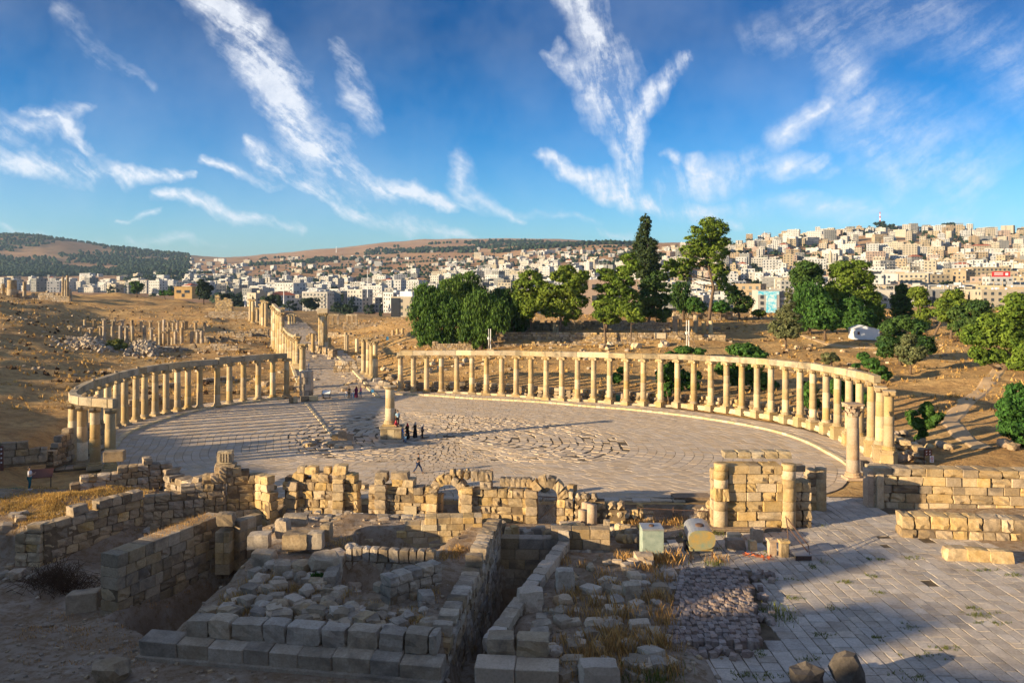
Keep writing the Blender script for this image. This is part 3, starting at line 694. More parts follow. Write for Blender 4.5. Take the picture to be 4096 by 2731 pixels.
# --- W2: rubble wall in front of the grassy ledge
t = thing('rubble_wall', 'tall rough stone wall below the grassy ledge, its front end lit', 'wall', (-29, 53, -1.2))
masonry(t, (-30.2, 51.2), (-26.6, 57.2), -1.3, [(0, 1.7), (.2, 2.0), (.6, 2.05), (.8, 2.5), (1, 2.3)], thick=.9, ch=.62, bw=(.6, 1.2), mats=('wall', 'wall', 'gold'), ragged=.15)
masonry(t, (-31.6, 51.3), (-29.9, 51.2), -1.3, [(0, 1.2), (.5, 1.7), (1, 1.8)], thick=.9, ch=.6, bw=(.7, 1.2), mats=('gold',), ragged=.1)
# --- W3: broken wall stepping up from the left to the arched front
t = thing('ruined_wall', 'broken wall of big rough boulders climbing towards a carved white block', 'wall', (-24, 60, -.8))
masonry(t, (-26.4, 57.4), (-21.2, 59.4), -.9, [(0, 1.5), (.3, 1.9), (.55, 2.4), (.75, 3.0), (1, 3.5)], thick=1.0, ch=.55, bw=(.55, 1.1), mats=('wall', 'wall', 'rub'), ragged=.25)
masonry(t, (-21.2, 59.5), (-18.7, 60.3), -.9, [(0, 3.6), (.5, 3.6), (.55, 2.9), (1, 2.7)], thick=1.0, ch=.6, bw=(.6, 1.2), mats=('wall', 'gold'), ragged=.1)
masonry(t, (-18.9, 59.8), (-17.5, 58.9), -.9, [(0, 2.9), (.6, 2.8), (1, 1.6)], thick=.8, ch=.6, bw=(.6, 1.0), mats=('gold',), ragged=.1)
blk(t, (-21.3, 59.6, 2.6), (1.5, 1.0, .7), .1, 'worn', 'wall'); blk(t, (-21.35, 59.6, 3.3), (1.5, .95, .72), .15, 'worn', 'wall'); blk(t, (-22.4, 59.3, 2.5), (.9, .9, .9), .15, 'worn', 'wall')
o = blk(None, (-21.35, 59.6, 4.12), (1.15, .8, .95), .1, 'worn', 'arch', 'carved_block'); tag(o, 'pale carved block with fluted face set on top of the boulder wall', 'carved stone')
mb = MB()
for i in range(4): mb.box((-.3 + i * .2, -.43, .02), (.09, .1, .6), 0)
c_ = mb.build('fluting', M['arch'], None, (0, 0, 0)); c_.parent = o; c_.scale = (1 / 1.15, 1 / .8, 1 / .95)
# second leg of the rubble wall running left on the ledge
t = thing('rubble_wall', 'low tumbled boulder wall at the edge of the plaza beside the nearest left column', 'wall', (-32, 65, .6))
masonry(t, (-34.0, 61.5), (-27.6, 64.9), .7, [(0, 1.5), (.3, 2.2), (.75, 2.9), (1, 2.4)], thick=1.2, ch=.5, bw=(.5, 1.0), kind='worn', mats=('grey', 'wall', 'rub'), ragged=.25)
masonry(t, (-27.6, 64.6), (-23.5, 61.6), 0.2, [(0, 2.2), (.3, 1.6), (.7, 1.9), (1, 2.4)], thick=1.4, ch=.5, bw=(.5, 1.1), kind='worn', mats=('grey', 'rub'), ragged=.4)
x, y = P(458, 1910, 1.5); o = blk(None, (x, y, 3.25), (1.5, .9, .8), .25, 'ash', 'wall', 'block'); tag(o, 'squared block standing on the boulder wall in front of the nearest left column', 'stone')
t = thing('retaining_wall', 'shaded low retaining wall of squared stones behind the visitor in white', 'wall', (-44, 70, 1.2))
masonry(t, (-50, 67.5), (-41.5, 71.5), 1.2, [(0, 3.0), (.8, 3.0), (1, 2.2)], thick=.8, ch=.62, bw=(.7, 1.2), mats=('wall', 'rub'), ragged=.1)
masonry(t, (-41.5, 71.8), (-41.0, 80), .6, [(0, 2.2), (.3, 3.4), (1, 3.4)], thick=.8, ch=.5, bw=(.5, .9), mats=('rub', 'wall'), ragged=.3)

# --- the arched south front: three lit blocks of wall, two arches, ragged right end
FA, FB = (-17.0, 60.4), (9.3, 57.6)
def front(px): return (px - 2048) * 58.9 / FP
def fp(x): f = (x - FA[0]) / (FB[0] - FA[0]); return (x, FA[1] + (FB[1] - FA[1]) * f)
FZ = -.95; frz = atan2(FB[1] - FA[1], FB[0] - FA[0])
def seg(t, p0, p1, top, **k):
    k.setdefault('kind', 'worn'); k.setdefault('mats', ('gold', 'gold', 'wall')); k.setdefault('ragged', .12); k.setdefault('ch', .6); k.setdefault('bw', (.38, 1.1)); k.setdefault('jit', .09); k.setdefault('skip', .02)
    masonry(t, fp(front(p0)), fp(front(p1)), FZ, top, thick=1.15, **k)
def pilaster(t, px, zt, r=.42):
    x, y = fp(front(px)); z = FZ
    while z < zt - .2:
        h = R(.55, .8); h = min(h, zt - z); blk(t, (x, y - .62, z + h / 2), (r * 2, r * 1.5, h - .02), frz + R(-.05, .05), 'worn', random.choice(('gold', 'wall')), 'pilaster_stone'); z += h
t = thing('arched_wall', 'sunlit pier of weathered golden wall between two narrow gaps, left of the arches', 'wall', (*fp(front(1275)), FZ))
seg(t, 1118, 1430, [(0, 3.0), (.05, 3.0), (.3, 2.9), (.6, 2.5), (.8, 2.7), (1, 2.45)]); pilaster(t, 1160, 2.3); pilaster(t, 1350, 2.6)
for px, zt, d in ((1190, 3.05, (.6, .7, .55)), (1232, 3.02, (.9, .8, .6)), (1297, 3.05, (.5, .6, .55)), (1350, 3.1, (1.05, 1.0, .75))):
    x, y = fp(front(px)); blk(t, (x, y, zt), d, frz + R(-.1, .1), 'worn', 'gold')
t = thing('arched_wall', 'long golden wall with two broken arched openings, facing the sun', 'wall', (*fp(front(1850)), FZ))
seg(t, 1472, 1770, [(0, 2.3), (.4, 2.3), (.8, 2.25), (.86, 2.0), (1, 1.3)]); pilaster(t, 1523, 2.2); pilaster(t, 1730, 1.8)
for px, d in ((1523, (.95, .9, .75)), (1597, (1.35, .95, .78))):
    x, y = fp(front(px)); blk(t, (x, y, 2.3 + d[2] / 2), d, frz, 'worn', 'wall')
seg(t, 1838, 2150, [(0, 1.6), (.12, 2.3), (.5, 2.3), (.93, 2.2), (1, 1.5)]); pilaster(t, 1870, 2.2); pilaster(t, 2125, 2.1)
seg(t, 2226, 2290, [(0, 1.6), (.3, 1.7), (1, 2.0)]); 
seg(t, 2290, 2560, [(0, 2.1), (.25, 2.0), (.4, 1.8), (.42, 1.35), (.75, 1.2), (.8, .7), (1, .4)], kind='bould', ragged=.15, bw=(.45, .8), ch=.55, mats=('gold', 'wall'))
seg(t, 2560, 2600, [(0, .35), (1, .1)])
seg(t, 1770, 1838, [(0, -.55), (1, -.55)], ch=.4)
def arch(t, px0, px1, zs, rise, n, ring=.75):
    xa, xb = front(px0), front(px1); cx = (xa + xb) / 2; rr = (xb - xa) / 2 + ring / 2
    for i in range(n):
        a = pi - (i + .5) * pi / n; x = cx + cos(a) * rr; z = zs + sin(a) * rr * rise; x_, y_ = fp(x)
        blk(t, (x_, y_ + R(-.04, .04), z), (pi * rr / n * 1.02, R(1.0, 1.2), ring * R(.9, 1.05)), frz, 'worn', random.choice(('gold', 'wall')), 'voussoir', ry=-(a - pi / 2))
arch(t, 1752, 1838, 1.55, .95, 7, .7); arch(t, 2148, 2228, 1.5, 1.0, 6, .8)
for i, px in enumerate((1812, 1842, 1870, 1900, 1930, 1958)):
    x, y = fp(front(px)); blk(t, (x, y, 2.95 + (.06 if i < 3 else .0)), (.52, .9, .75 - .07 * (i > 3)), frz + R(-.05, .05), 'bould' if i < 3 else 'worn', 'wall')
for i in range(6):
    x, y = fp(front(2012 + i * 21)); blk(t, (x, y + .1, 2.5), (.4, .8, .62), frz, 'worn', 'wall')
x, y = fp(front(1968)); blk(t, (x, y + .2, 3.0), (.18, .3, .8), 0, 'ash', 'pink', 'post_stone')
x, y = fp(front(1642)); mb = MB(); blk(t, (x, y - .62, .35), (.95, .16, .72), frz, 'ash', 'kerb', 'set_in_stone')
# plinth course before the arched wall
t = thing('plinth_course', 'row of squared plinth stones along the foot of the arched wall', 'wall', (*fp(-2), FZ))
masonry(t, (fp(front(1470))[0], 58.3), (fp(front(2330))[0], 56.6), -.95, [(0, -.35), (1, -.35)], thick=.7, ch=.55, bw=(.6, 1.0), mats=('wall', 'gold'), ragged=0, core=False)
# --- kerb wall of the plaza above the sunken street
t = thing('kerb_wall', 'low course of large blocks closing the plaza above the sunken street', 'wall', (0, 63.6, -.8))
masonry(t, (-15, 63.9), (13.6, 62.9), -.85, [(0, .12), (1, .06)], thick=.8, ch=.45, bw=(.9, 1.8), kind='worn', mats=('slab', 'grey'), ragged=0)
for i, px in enumerate((1640, 1850, 2180, 2290, 1450, 1000, 1080)):
    x, y = P(px, 1968 + R(-6, 8), 0); o = blk(None, (x, y + .5, .3), (R(.6, 1), .6, R(.35, .6)), R(0, 3), 'worn', 'wall', 'loose_stone'); tag(o, 'weathered block lying along the plaza edge behind the arched wall', 'stone', 'blocks on the plaza edge')
# --- gate pier
GY = 55.9
def gx(px): return (px - 2048) * GY / FP
t = thing('gate_pier', 'tall golden masonry pier with rounded half columns at both ends', 'gate', (gx(3010), GY, -.05))
masonry(t, (gx(2905), GY + .3), (gx(3120), GY + .3), -.1, [(0, 4.55), (1, 4.55)], thick=1.6, ch=.665, bw=(.7, 1.7), kind=('ash', 'worn'), mats=('gold',), ragged=0, jit=.02, gap=.012)
masonry(t, (gx(3170), GY + .5), (gx(3242), GY + .5), -.1, [(0, 3.4), (1, 3.3)], thick=1.5, ch=.665, bw=(.6, .8), kind='worn', mats=('gold', 'wall'), ragged=0)
for i in range(5):
    blk(t, (gx(2930 + i * 55), GY + .9, 4.95), (.93, 1.0, .5 + R(-.05, .05)), 0, 'worn', 'arch', 'cornice_stone')
blk(t, (gx(3195), GY + 1.0, 3.95), (1.4, .8, .42), 0, 'ash', 'wall', 'lintel_stone')
for k, (px, zt) in enumerate(((2878, 4.6), (3147, 4.55))):
    z = -.1; 
    hs_ = [(.0, 1.35), (1.35, 2.0), (2.0, 2.9), (2.9, 3.5), (3.5, 4.1), (4.1, zt)]
    for j, (za, zb) in enumerate(hs_):
        if k == 0 and j == 2:
            for dx_ in (-.25, .25): blk(t, (gx(px) + dx_, GY - .4, (za + zb) / 2), (.44, .8, .88), 0, 'worn', 'gold')
            continue
        o = link('half_column_drum', cm('drum', 'gold'), t, (gx(px) - t.location.x + R(-.02, .02), -.35, za - t.location.z), scale=(.5, .5, zb - za - .012), rz=R(0, 6))
    if k == 0: masonry(t, (gx(2852), GY + .6), (gx(2906), GY + .6), -.1, [(0, 4.3), (1, 4.3)], thick=.9, ch=.66, bw=(.9, 1), mats=('gold',), ragged=0)
for px, py, d, kd in ((2750 + 62, 2095, (.75, .6, 1.35), 'bould'), (2842, 2092, (.55, .6, 1.9), 'bould'), (2780, 2095, (.6, .6, .6), 'worn'), (2590, 2085, (1.05, .6, .75), 'worn'), (2560, 2050, (.6, .5, .8), 'bould')):
    o = ground_blk(px, py, d, z=-.3, label='golden block standing beside the gate pier', kind=kd, mat='gold', rz=.1, group='blocks beside the gate pier')
t2 = thing('gate_pier', 'smaller masonry pier behind the gate with a half column on its edge', 'gate', (gx(3270), 60.5, 0))
masonry(t2, ((3225 - 2048) * 60.5 / FP, 60.6), ((3262 - 2048) * 60.5 / FP, 60.6), -.1, [(0, 3.0), (1, 3.1)], thick=1.3, ch=.66, bw=(.6, .9), mats=('gold', 'wall'), ragged=0)
for j in range(4): link('half_column_drum', cm('drum', 'gold'), t2, (((3275 - 2048) * 60.5 / FP) - t2.location.x, -.35, j * .8), scale=(.42, .42, .79), rz=R(0, 6))
# --- right golden wall
t = thing('ashlar_wall', 'long golden ashlar wall right of the gate passage, partly in shadow', 'wall', (34, 61, 0))
masonry(t, (27.4, 61.6), (47.5, 59.5), -.15, [(0, 2.85), (.68, 2.95), (.70, 3.7), (.78, 3.75), (.80, 4.3), (1, 4.3)], thick=1.6, ch=.62, bw=(.9, 2.0), kind=('ash', 'worn'), mats=('gold', 'gold', 'wall'), ragged=.02, jit=.02, gap=.012)
blk(t, (27.25, 61.2, 1.35), (.45, .9, 3.1), 0, 'ash', 'pink', 'jamb')
blk(t, (27.9, 60.75, 1.3), (.5, .4, 2.9), 0, 'ash', 'gold', 'jamb')
# --- low double course of rounded blocks in front of it
t = thing('boulder_wall', 'low wall of two courses of rounded blocks on the courtyard edge', 'wall', (33, 54, 0))
masonry(t, (26.2, 54.3), (34.6, 53.2), -.15, [(0, 1.7), (1, 1.6)], thick=1.5, ch=.85, bw=(.75, 1.3), kind='worn', mats=('gold', 'wall'), ragged=0, gap=.05)
masonry(t, (34.0, 52.6), (37, 52.0), -.15, [(0, 1.2), (1, .6)], thick=1.2, ch=.75, bw=(.9, 1.4), kind='bould', mats=('wall',), ragged=0)
for i, (a_, b_) in enumerate(((3830, 2245), (3918, 2250), (4010, 2256))):
    o = ground_blk(a_, b_, (1.35, .85, .95), z=-.05, label=f'{("left", "middle", "right")[i]} one of three golden blocks lying in a row on the courtyard paving', kind='worn', mat='gold', rz=-.08 + R(-.06, .06), group='three blocks on the courtyard', tilt=.02)
o = ground_blk(3725, 2150, (.6, .55, 1.1), z=0, label='upright stub of stone before the low wall of rounded blocks', kind='worn', mat='gold', rz=0, group=None)

# --- the vault mound: front plinth, row of big blocks, corridor walls
LA, LB = (-16.9, 36.9), (-2.95, 34.55)
t = thing('plinth_course', 'long row of smooth battered plinth blocks along the foot of the rubble mound', 'wall', (-10, 35.7, 0))
def row(t, A, B, z0, z1, th, bw, kind, mats, name='block', gap=.03, taper=False, off=0):
    L = sqrt((B[0] - A[0]) ** 2 + (B[1] - A[1]) ** 2); s = 0; rz = atan2(B[1] - A[1], B[0] - A[0])
    while s < L - .2:
        wd = min(R(*bw), L - s)
        if L - s - wd < .35: wd = L - s
        f = (s + wd / 2) / L; h = (z1 - z0) * R(.93, 1.05)
        blk(t, (A[0] + (B[0] - A[0]) * f + off * sin(rz), A[1] + (B[1] - A[1]) * f - off * cos(rz), z0 + h / 2), (wd - gap, th * R(.93, 1.05), h), rz + R(-.02, .02), kind, random.choice(mats), name, rx=.12 if taper else 0); s += wd
mb = MB(); mb.box(((LA[0] + LB[0]) / 2 + 10, (LA[1] + LB[1]) / 2 - 35.7 + .1, .0), (14.3, 1.5, .3), atan2(LB[1] - LA[1], LB[0] - LA[0])); mb.build('footing', M['grey'], t)
row(t, LA, LB, .08, .88, 1.0, (1.2, 2.1), 'ash', ('grey',), taper=True, gap=.02)
t = thing('block_row', 'row of large cubic blocks standing on the plinth at the front of the mound', 'wall', (-9, 36.2, .9))
row(t, (-14.9, 37.1), (-3.2, 35.25), .86, 1.72, .95, (.85, 1.7), 'worn', ('grey',))
t = thing('plinth_course', 'pair of smooth plinth blocks right of the sunken corridor', 'wall', (0, 34.2, 0))
row(t, (-1.55, 34.35), (2.0, 34.05), .08, .9, 1.0, (1.7, 1.9), 'ash', ('grey', 'slab'), taper=True)
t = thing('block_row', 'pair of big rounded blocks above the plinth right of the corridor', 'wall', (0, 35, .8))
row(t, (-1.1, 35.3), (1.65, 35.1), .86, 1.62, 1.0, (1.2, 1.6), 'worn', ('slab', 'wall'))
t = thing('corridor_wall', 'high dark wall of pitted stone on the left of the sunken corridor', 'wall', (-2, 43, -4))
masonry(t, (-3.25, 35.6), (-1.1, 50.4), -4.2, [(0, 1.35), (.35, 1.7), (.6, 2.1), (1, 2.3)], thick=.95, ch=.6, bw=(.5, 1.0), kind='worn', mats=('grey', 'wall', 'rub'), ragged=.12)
t = thing('corridor_wall', 'low wall of pale blocks on the right of the sunken corridor', 'wall', (1, 43, -4))
masonry(t, (-1.0, 36.4), (3.3, 50.4), -4.2, [(0, .85), (.25, 1.0), (.5, 1.25), (.7, 1.1), (1, 1.3)], thick=.8, ch=.62, bw=(.7, 1.3), kind='worn', mats=('grey', 'slab'), ragged=.06)
t = thing('corridor_wall', 'dark ashlar end wall closing the far end of the sunken corridor', 'wall', (1.5, 51, -4))
masonry(t, (-1.0, 51.1), (6.2, 50.8), -4.2, [(0, 1.0), (.55, 1.1), (.6, 1.55), (1, 1.5)], thick=.9, ch=.62, bw=(.9, 1.6), kind='ash', mats=('wall', 'grey'), ragged=0)
# far retaining wall of the room on the mound, lit
t = thing('ashlar_wall', 'sunlit golden inner wall of a ruined room stepping up to the right', 'wall', (-6, 51.2, 0))
masonry(t, (-9.3, 49.8), (-1.9, 50.4), -.3, [(0, 1.5), (.3, 1.55), (.31, 1.95), (.55, 1.95), (.56, 2.35), (1, 2.4)], thick=1.1, ch=.42, bw=(.5, 1.1), kind='ash', mats=('gold', 'gold', 'kerb'), ragged=0, gap=.012)
# short transverse walls of small upright stones on the mound
t = thing('rubble_wall', 'short cross wall of upright narrow stones on the mound', 'wall', (-7, 44.5, 1.2))
masonry(t, (-9.2, 44.6), (-4.2, 44.0), .2, [(0, 2.3), (1, 2.35)], thick=.6, ch=.75, bw=(.35, .6), kind='worn', mats=('grey', 'wall'), ragged=0, gap=.05)
t = thing('rubble_wall', 'small rough wall stub of tilted blocks near the corridor edge', 'wall', (-5, 40, 1.2))
masonry(t, (-6.3, 39.6), (-3.9, 41.8), 1.0, [(0, 2.2), (.5, 2.5), (1, 2.5)], thick=.9, ch=.55, bw=(.6, .9), kind='worn', mats=('grey',), ragged=.2)
masonry(t, (-9.6, 44.4), (-9.3, 40.5), .9, [(0, 2.3), (.5, 2.2), (1, 1.8)], thick=.7, ch=.6, bw=(.6, 1.0), kind='worn', mats=('grey',), ragged=.1)
# pier with lit narrow face
t = thing('stone_pier', 'narrow pier of stacked blocks with one golden lit face beside the long wall', 'pier', (-17.4, 49, 0))
masonry(t, (-18.0, 48.9), (-17.1, 48.9), -.6, [(0, 2.2), (1, 2.2)], thick=.9, ch=.62, bw=(.85, .95), kind='ash', mats=('gold',), ragged=0)
masonry(t, (-17.0, 49.2), (-16.1, 50.8), -.6, [(0, 2.4), (.5, 2.5), (1, 2.4)], thick=.7, ch=.62, bw=(.5, .9), kind='ash', mats=('wall',), ragged=0)
blk(t, (-17.5, 49.0, 2.65), (1.0, .9, .75), .1, 'worn', 'wall')
# heap of big boulders at the back of the mound
t = thing('block_row', 'stack of very large squared boulders at the back left of the mound', 'wall', (-13.5, 48, 1.5))
for px, py, d in ((1030, 2215, (1.25, .9, .85)), (1125, 2195, (.7, .8, 1.1)), (1180, 2215, (1.5, 1.0, .9)), (1258, 2215, (.9, .8, .95)), (1050, 2250, (1.2, .9, .85)), (1120, 2262, (.9, .8, .6)), (1190, 2262, (1.0, .8, .6)), (1300, 2200, (.6, .8, 1.0)), (1175, 2170, (1.45, 1, .62))):
    x, y = P(px, py, 1.9); blk(t, (x, y + .4, 1.75 + (2262 - py) / 66 + d[2] * .45 - .3), d, R(-.1, .1), 'worn', random.choice(('grey', 'wall')))
for px, py, d, lb in ((1290, 2305, (1.9, 1.3, 1.35), 'biggest grey boulder on the mound with a green shrub before it'), (1375, 2280, (1.0, .9, .8), 'pale wedge shaped boulder right of the biggest one on the mound')):
    ground_blk(px, py, d, label=lb, kind='bould', group=None, mat='grey', rz=.2)
# field of flat squared blocks laid out in rows
GRP = 'blocks laid out in rows behind the mound'
for rj in range(9):
    x = -16.0 + rj * .12; y = 51.4 + rj * .62
    while x < -6.0 + rj * .25:
        wd = R(.42, .85); hgt = R(.35, .6)
        if not (x < -14.5 and rj < 2) and random.random() > .08:
            zz = min(max(H(x, y), .6), 1.5) if y < 54 else .75 - (y - 54) * .2
            o = blk(None, (x + wd / 2, y + R(-.06, .06), zz + hgt / 2 - .03), (wd - .05, R(.42, .52), hgt), .12 + R(-.1, .1), 'worn', random.choice(('wall', 'grey', 'slab')), 'loose_block')
            tag(o, f'squared limestone block in the {ORD[rj]} of the dense rows behind the mound', 'stone block', GRP)
        x += wd + R(0, .12)
# two storey-high slab blocks lining the top of the lit wall
# rubble on the mound slope
random.seed(21)
GRP = 'rubble stones on the mound'
for k in range(165):
    px, py = R(800, 1440), R(2270, 2530)
    if px < 1440 - (2530 - py) * 1.9 - 160 and py > 2300 and px < 860 + (2500 - py) * .3: continue
    s = R(.35, .95)
    ground_blk(px, py, (s, s * R(.7, 1), s * R(.5, .8)), label='rounded rubble stone half sunk in dry grass on the mound slope', kind=random.choice(('bould', 'bould', 'worn')), mat=random.choice(('grey', 'rub', 'slab')), group=GRP, sink=.25, name='rubble_stone')
for k in range(30):
    px = R(820, 1500); ground_blk(px, 2505 + R(-45, 8), (R(.6, 1.1), .7, R(.4, .7)), label='squared rubble block behind the front row of the mound', kind='worn', mat=random.choice(('grey', 'wall')), group='squared rubble behind the front row', sink=.2, name='rubble_stone')
for k in range(26):
    px, py = R(1500, 1730), R(2300, 2590); s = R(.4, .9)
    ground_blk(px, py, (s, s * .8, s * .7), label='rough stone on the right part of the mound beside the corridor', kind=random.choice(('bould', 'worn')), mat=random.choice(('grey', 'rub')), group='rough stones beside the corridor', sink=.2)
# left area rubble
for k in range(70):
    px, py = random.choice(((R(520, 900), R(2100, 2240)), (R(0, 160), R(2180, 2330)), (R(560, 1000), R(1940, 2060)), (R(560, 900), R(2080, 2200))))
    s = R(.35, 1.0); ground_blk(px, py, (s, s * .8, s * .6), label='tumbled stone in the shaded ruins left of the arched wall', kind=random.choice(('bould', 'worn')), mat=random.choice(('grey', 'rub', 'wall')), group='tumbled stones in the left ruins', sink=.2, name='tumbled_stone')
for px, py, d, lb in ((325, 2445, (1.6, 1.0, 1.1), 'dark squared block with a smaller cap on it, left of the long wall'), (635, 2015, (1.1, .9, .9), 'upright squared block with a hole on the grassy ledge'), (315, 1985, (1.2, .8, .7), 'tilted square stone alone on the golden grass ledge'), (447, 1965, (.9, .8, .75), 'rounded boulder at the foot of the tumbled wall'), (430, 2731, (1.5, 1.0, .95), 'rough boulder with sunlit white top at the bottom edge of the path')):
    ground_blk(px, py, d, label=lb, kind='bould' if 'boulder' in lb else 'ash', mat='wall', group=None, sink=.1, rz=.2)
for px, py, d, lb in ((3235, 2760, (1.3, 1.0, 1.0), 'large dark boulder at the bottom edge of the courtyard'), (3400, 2760, (1.35, 1.1, 1.45), 'tallest dark square boulder at the bottom edge of the courtyard')):
    ground_blk(px, py, d, label=lb, kind='bould', mat='darkst', group=None, sink=.05, rz=.1)
# ------------------------------------------------------------------ region right of the corridor: slabs, rubble, tufts
random.seed(33)
GRP = 'rubble right of the sunken corridor'
for k in range(120):
    px, py = R(2150, 2680), R(2190, 2725)
    if px < 2250 - (py - 2200) * .62 + 90: continue
    s = R(.4, 1.1); ground_blk(px, py, (s, s * R(.6, .9), s * R(.35, .65)), label='grey stone among dry weeds right of the sunken corridor', kind=random.choice(('bould', 'worn', 'worn')), mat=random.choice(('grey', 'slab', 'rub')), group=GRP, sink=.25, name='weedy_stone')
for px, py, d, lb in ((2530, 2395, (.95, .7, .85), 'cubic block with a thin slab on top between the weeds'), (2262, 2370, (1.0, .8, 1.3), 'tall leaning grey boulder beside the corridor wall'), (2400, 2725, (1.7, 1.1, 1.05), 'largest pale block standing among dry grass tufts near the bottom'),
        (2120, 2445, (1.3, 1.1, 1.1), 'white rounded block on the right corridor wall'), (2285, 2140, (1.45, .9, .85), 'big pale squared block above the end of the corridor'), (2275, 2172, (.95, .8, .7), 'smaller weathered block leaning below the big pale squared block')):
    ground_blk(px, py, d, label=lb, kind='worn', mat='slab' if 'pale' in lb or 'white' in lb else 'grey', group=None, sink=.05, rz=.1)
# rows of blocks at the back of this region
for i in range(26):
    px = 2010 + i * 26 + R(-8, 8); 
    if 2330 < px < 2400 or px > 2560: continue
    ground_blk(px, 2150 + R(-25, 12), (R(.4, .8), .6, R(.5, .95)), z=.35, label='squared block in the loose row above the end of the corridor', kind='worn', mat=random.choice(('wall', 'grey', 'gold')), group='loose row above the corridor end', rz=R(-.2, .5))
for i, (px, h) in enumerate(((2475, .5), (2495, .55), (2520, .55))):
    x, y = P(px, 2170, .2); o = link('fluted_drum', cm('drum', 'wall'), None, (x, y, .5), rot=(radians(78), 0, .5), scale=(.3, .3, .8)); tag(o, f'{ORD[i]} of three short column drums lying on their side in the row', 'column drum', 'three lying drums')
# pinkish granite drums
for px, py, h, r, lb in ((2345, 2085, 1.45, .34, 'back left pink granite drum, taller, standing by the arched wall'), (2368, 2128, 2.0, .34, 'front pink granite drum, tallest of the three'), (2332, 2112, 1.35, .34, 'shortest reddish granite drum of the three')):
    x, y = P(px, py, 0.1); o = link('granite_drum', cm('drum', 'pink'), None, (x, y, .0), scale=(r, r, h)); tag(o, lb, 'column drum', 'pink granite drums')
# ------------------------------------------------------------------ courtyard paving
court = MB(); court.prism([(4.9, 30), (46, 30), (46, 52), (37, 58.5), (28, 60.5), (28, 64), (20.5, 64), (20.5, 57), (8.2, 53), (7.6, 46)], -.5, .005)
ct = court.build('courtyard', joint, kind='structure'); CT = []
CPOLY = [(5.2, 31), (45, 31), (45, 52), (36, 57.5), (27, 59.5), (27, 63.5), (21, 63.5), (21, 56.5), (8.4, 52), (7.8, 46)]
BR = [(6.7, 37.0), (11.6, 37.0), (14.1, 47.2), (9.6, 47.2)]
x = 5.0
while x < 45.5:
    wd = R(.5, .95); y = 31 + R(0, .6)
    while y < 64:
        L = R(.55, 1.2); sk = (y - 45) * -.015
        if inpoly(CPOLY, x + sk, y + L / 2, .01) > .5 and not inpoly([(q[0], q[1]) for q in BR], x, y, .01) > .5 and random.random() > (.12 if x < 9 else .006):
            CT.append((y, x + sk + wd / 2, y + L / 2, wd, L))
        y += L
    x += wd
CT.sort(key=lambda q: q[0] if abs(q[1] * FP / q[2]) < 2150 and q[0] > 33.5 else 99)
mb = MB(); CME = {}
for i, (_u, cx, cy, wd, L) in enumerate(CT):
    zt = .04 + R(-.009, .011)
    if i < 290:
        o = link('paving_slab', variant('slab', 'slabg'), ct, (cx, cy, zt - .08), rot=(R(-.012, .012), R(-.012, .012), R(-.045, .045)), scale=(wd - .05, L - .035, .17))
    else: mb.box((cx, cy, zt - .06), (wd - .05, L - .035, .12), R(-.02, .02), bottom=False, jit=.015)
mb.build('slabs', M['slabg'], ct, kind='stuff')
# grass in the joints
mb = MB()
for k in range(420):
    if k % 14 == 0:
        px, py = R(2950, 4096), R(2190, 2731); cl = P(px, py, 0); sp = (R(.1, .6), R(.1, .25))
    x, y = cl[0] + random.gauss(0, sp[0]), cl[1] + random.gauss(0, sp[1])
    for q in range(5):
        a = R(0, 6.3); ll = R(.02, .16); h = R(.03, .16); x2, y2 = x + R(-.08, .08), y + R(-.08, .08); mb.add([(x2 - .02, y2, .03), (x2 + .02, y2, .03), (x2 + cos(a) * ll, y2 + sin(a) * ll, .05 + h)], [(0, 1, 2)])
tag(mb.build('joint_grass', M['weed']), 'small tufts of grass growing in the courtyard joints', 'grass', kind='stuff')
# ------------------------------------------------------------------ stacked small paving stones
t = thing('paving_stone_stack', 'broad low stack of small reddish paving stones on the courtyard', 'stone stack', (10.4, 42, 0))
n = 0
for r_ in range(21):
    y = 37.3 + r_ * .47; xl = 7.1 + (y - 37) * .29; xr = 11.4 + (y - 37) * .23; x = xl
    while x < xr and n < 292:
        wd = R(.22, .34); lv = .42 + R(-.05, .07) + (.06 if 5 < r_ < 14 else 0)
        blk(t, (x + wd / 2, y + R(-.05, .05) + .12 * ((n % 2)), lv / 2 + .02), (wd, R(.38, .46), lv), R(-.08, .08), 'worn', 'cube', 'paving_stone'); n += 1; x += wd + .012
mb = MB(); mb.prism([(-3.2, -4.8), (1.0, -4.8), (3.2, 4.9), (-.6, 4.9)], .0, .2); mb.build('stone_bed', M['cube'], t)
for k in range(60):
    f = random.choice((0, 1, 2)); px, py = ((R(2990, 3090), R(2290, 2500)), (R(2650, 3030), R(2600, 2640)), (R(2630, 2680), R(2440, 2600)))[f]
    ground_blk(px, py, (.35, .3, .3), z=.05, label='stray reddish paving stone at the edge of the stack', kind='worn', mat='cube', group='stray paving stones', cat='paving stone', name='paving_stone', tilt=.4)
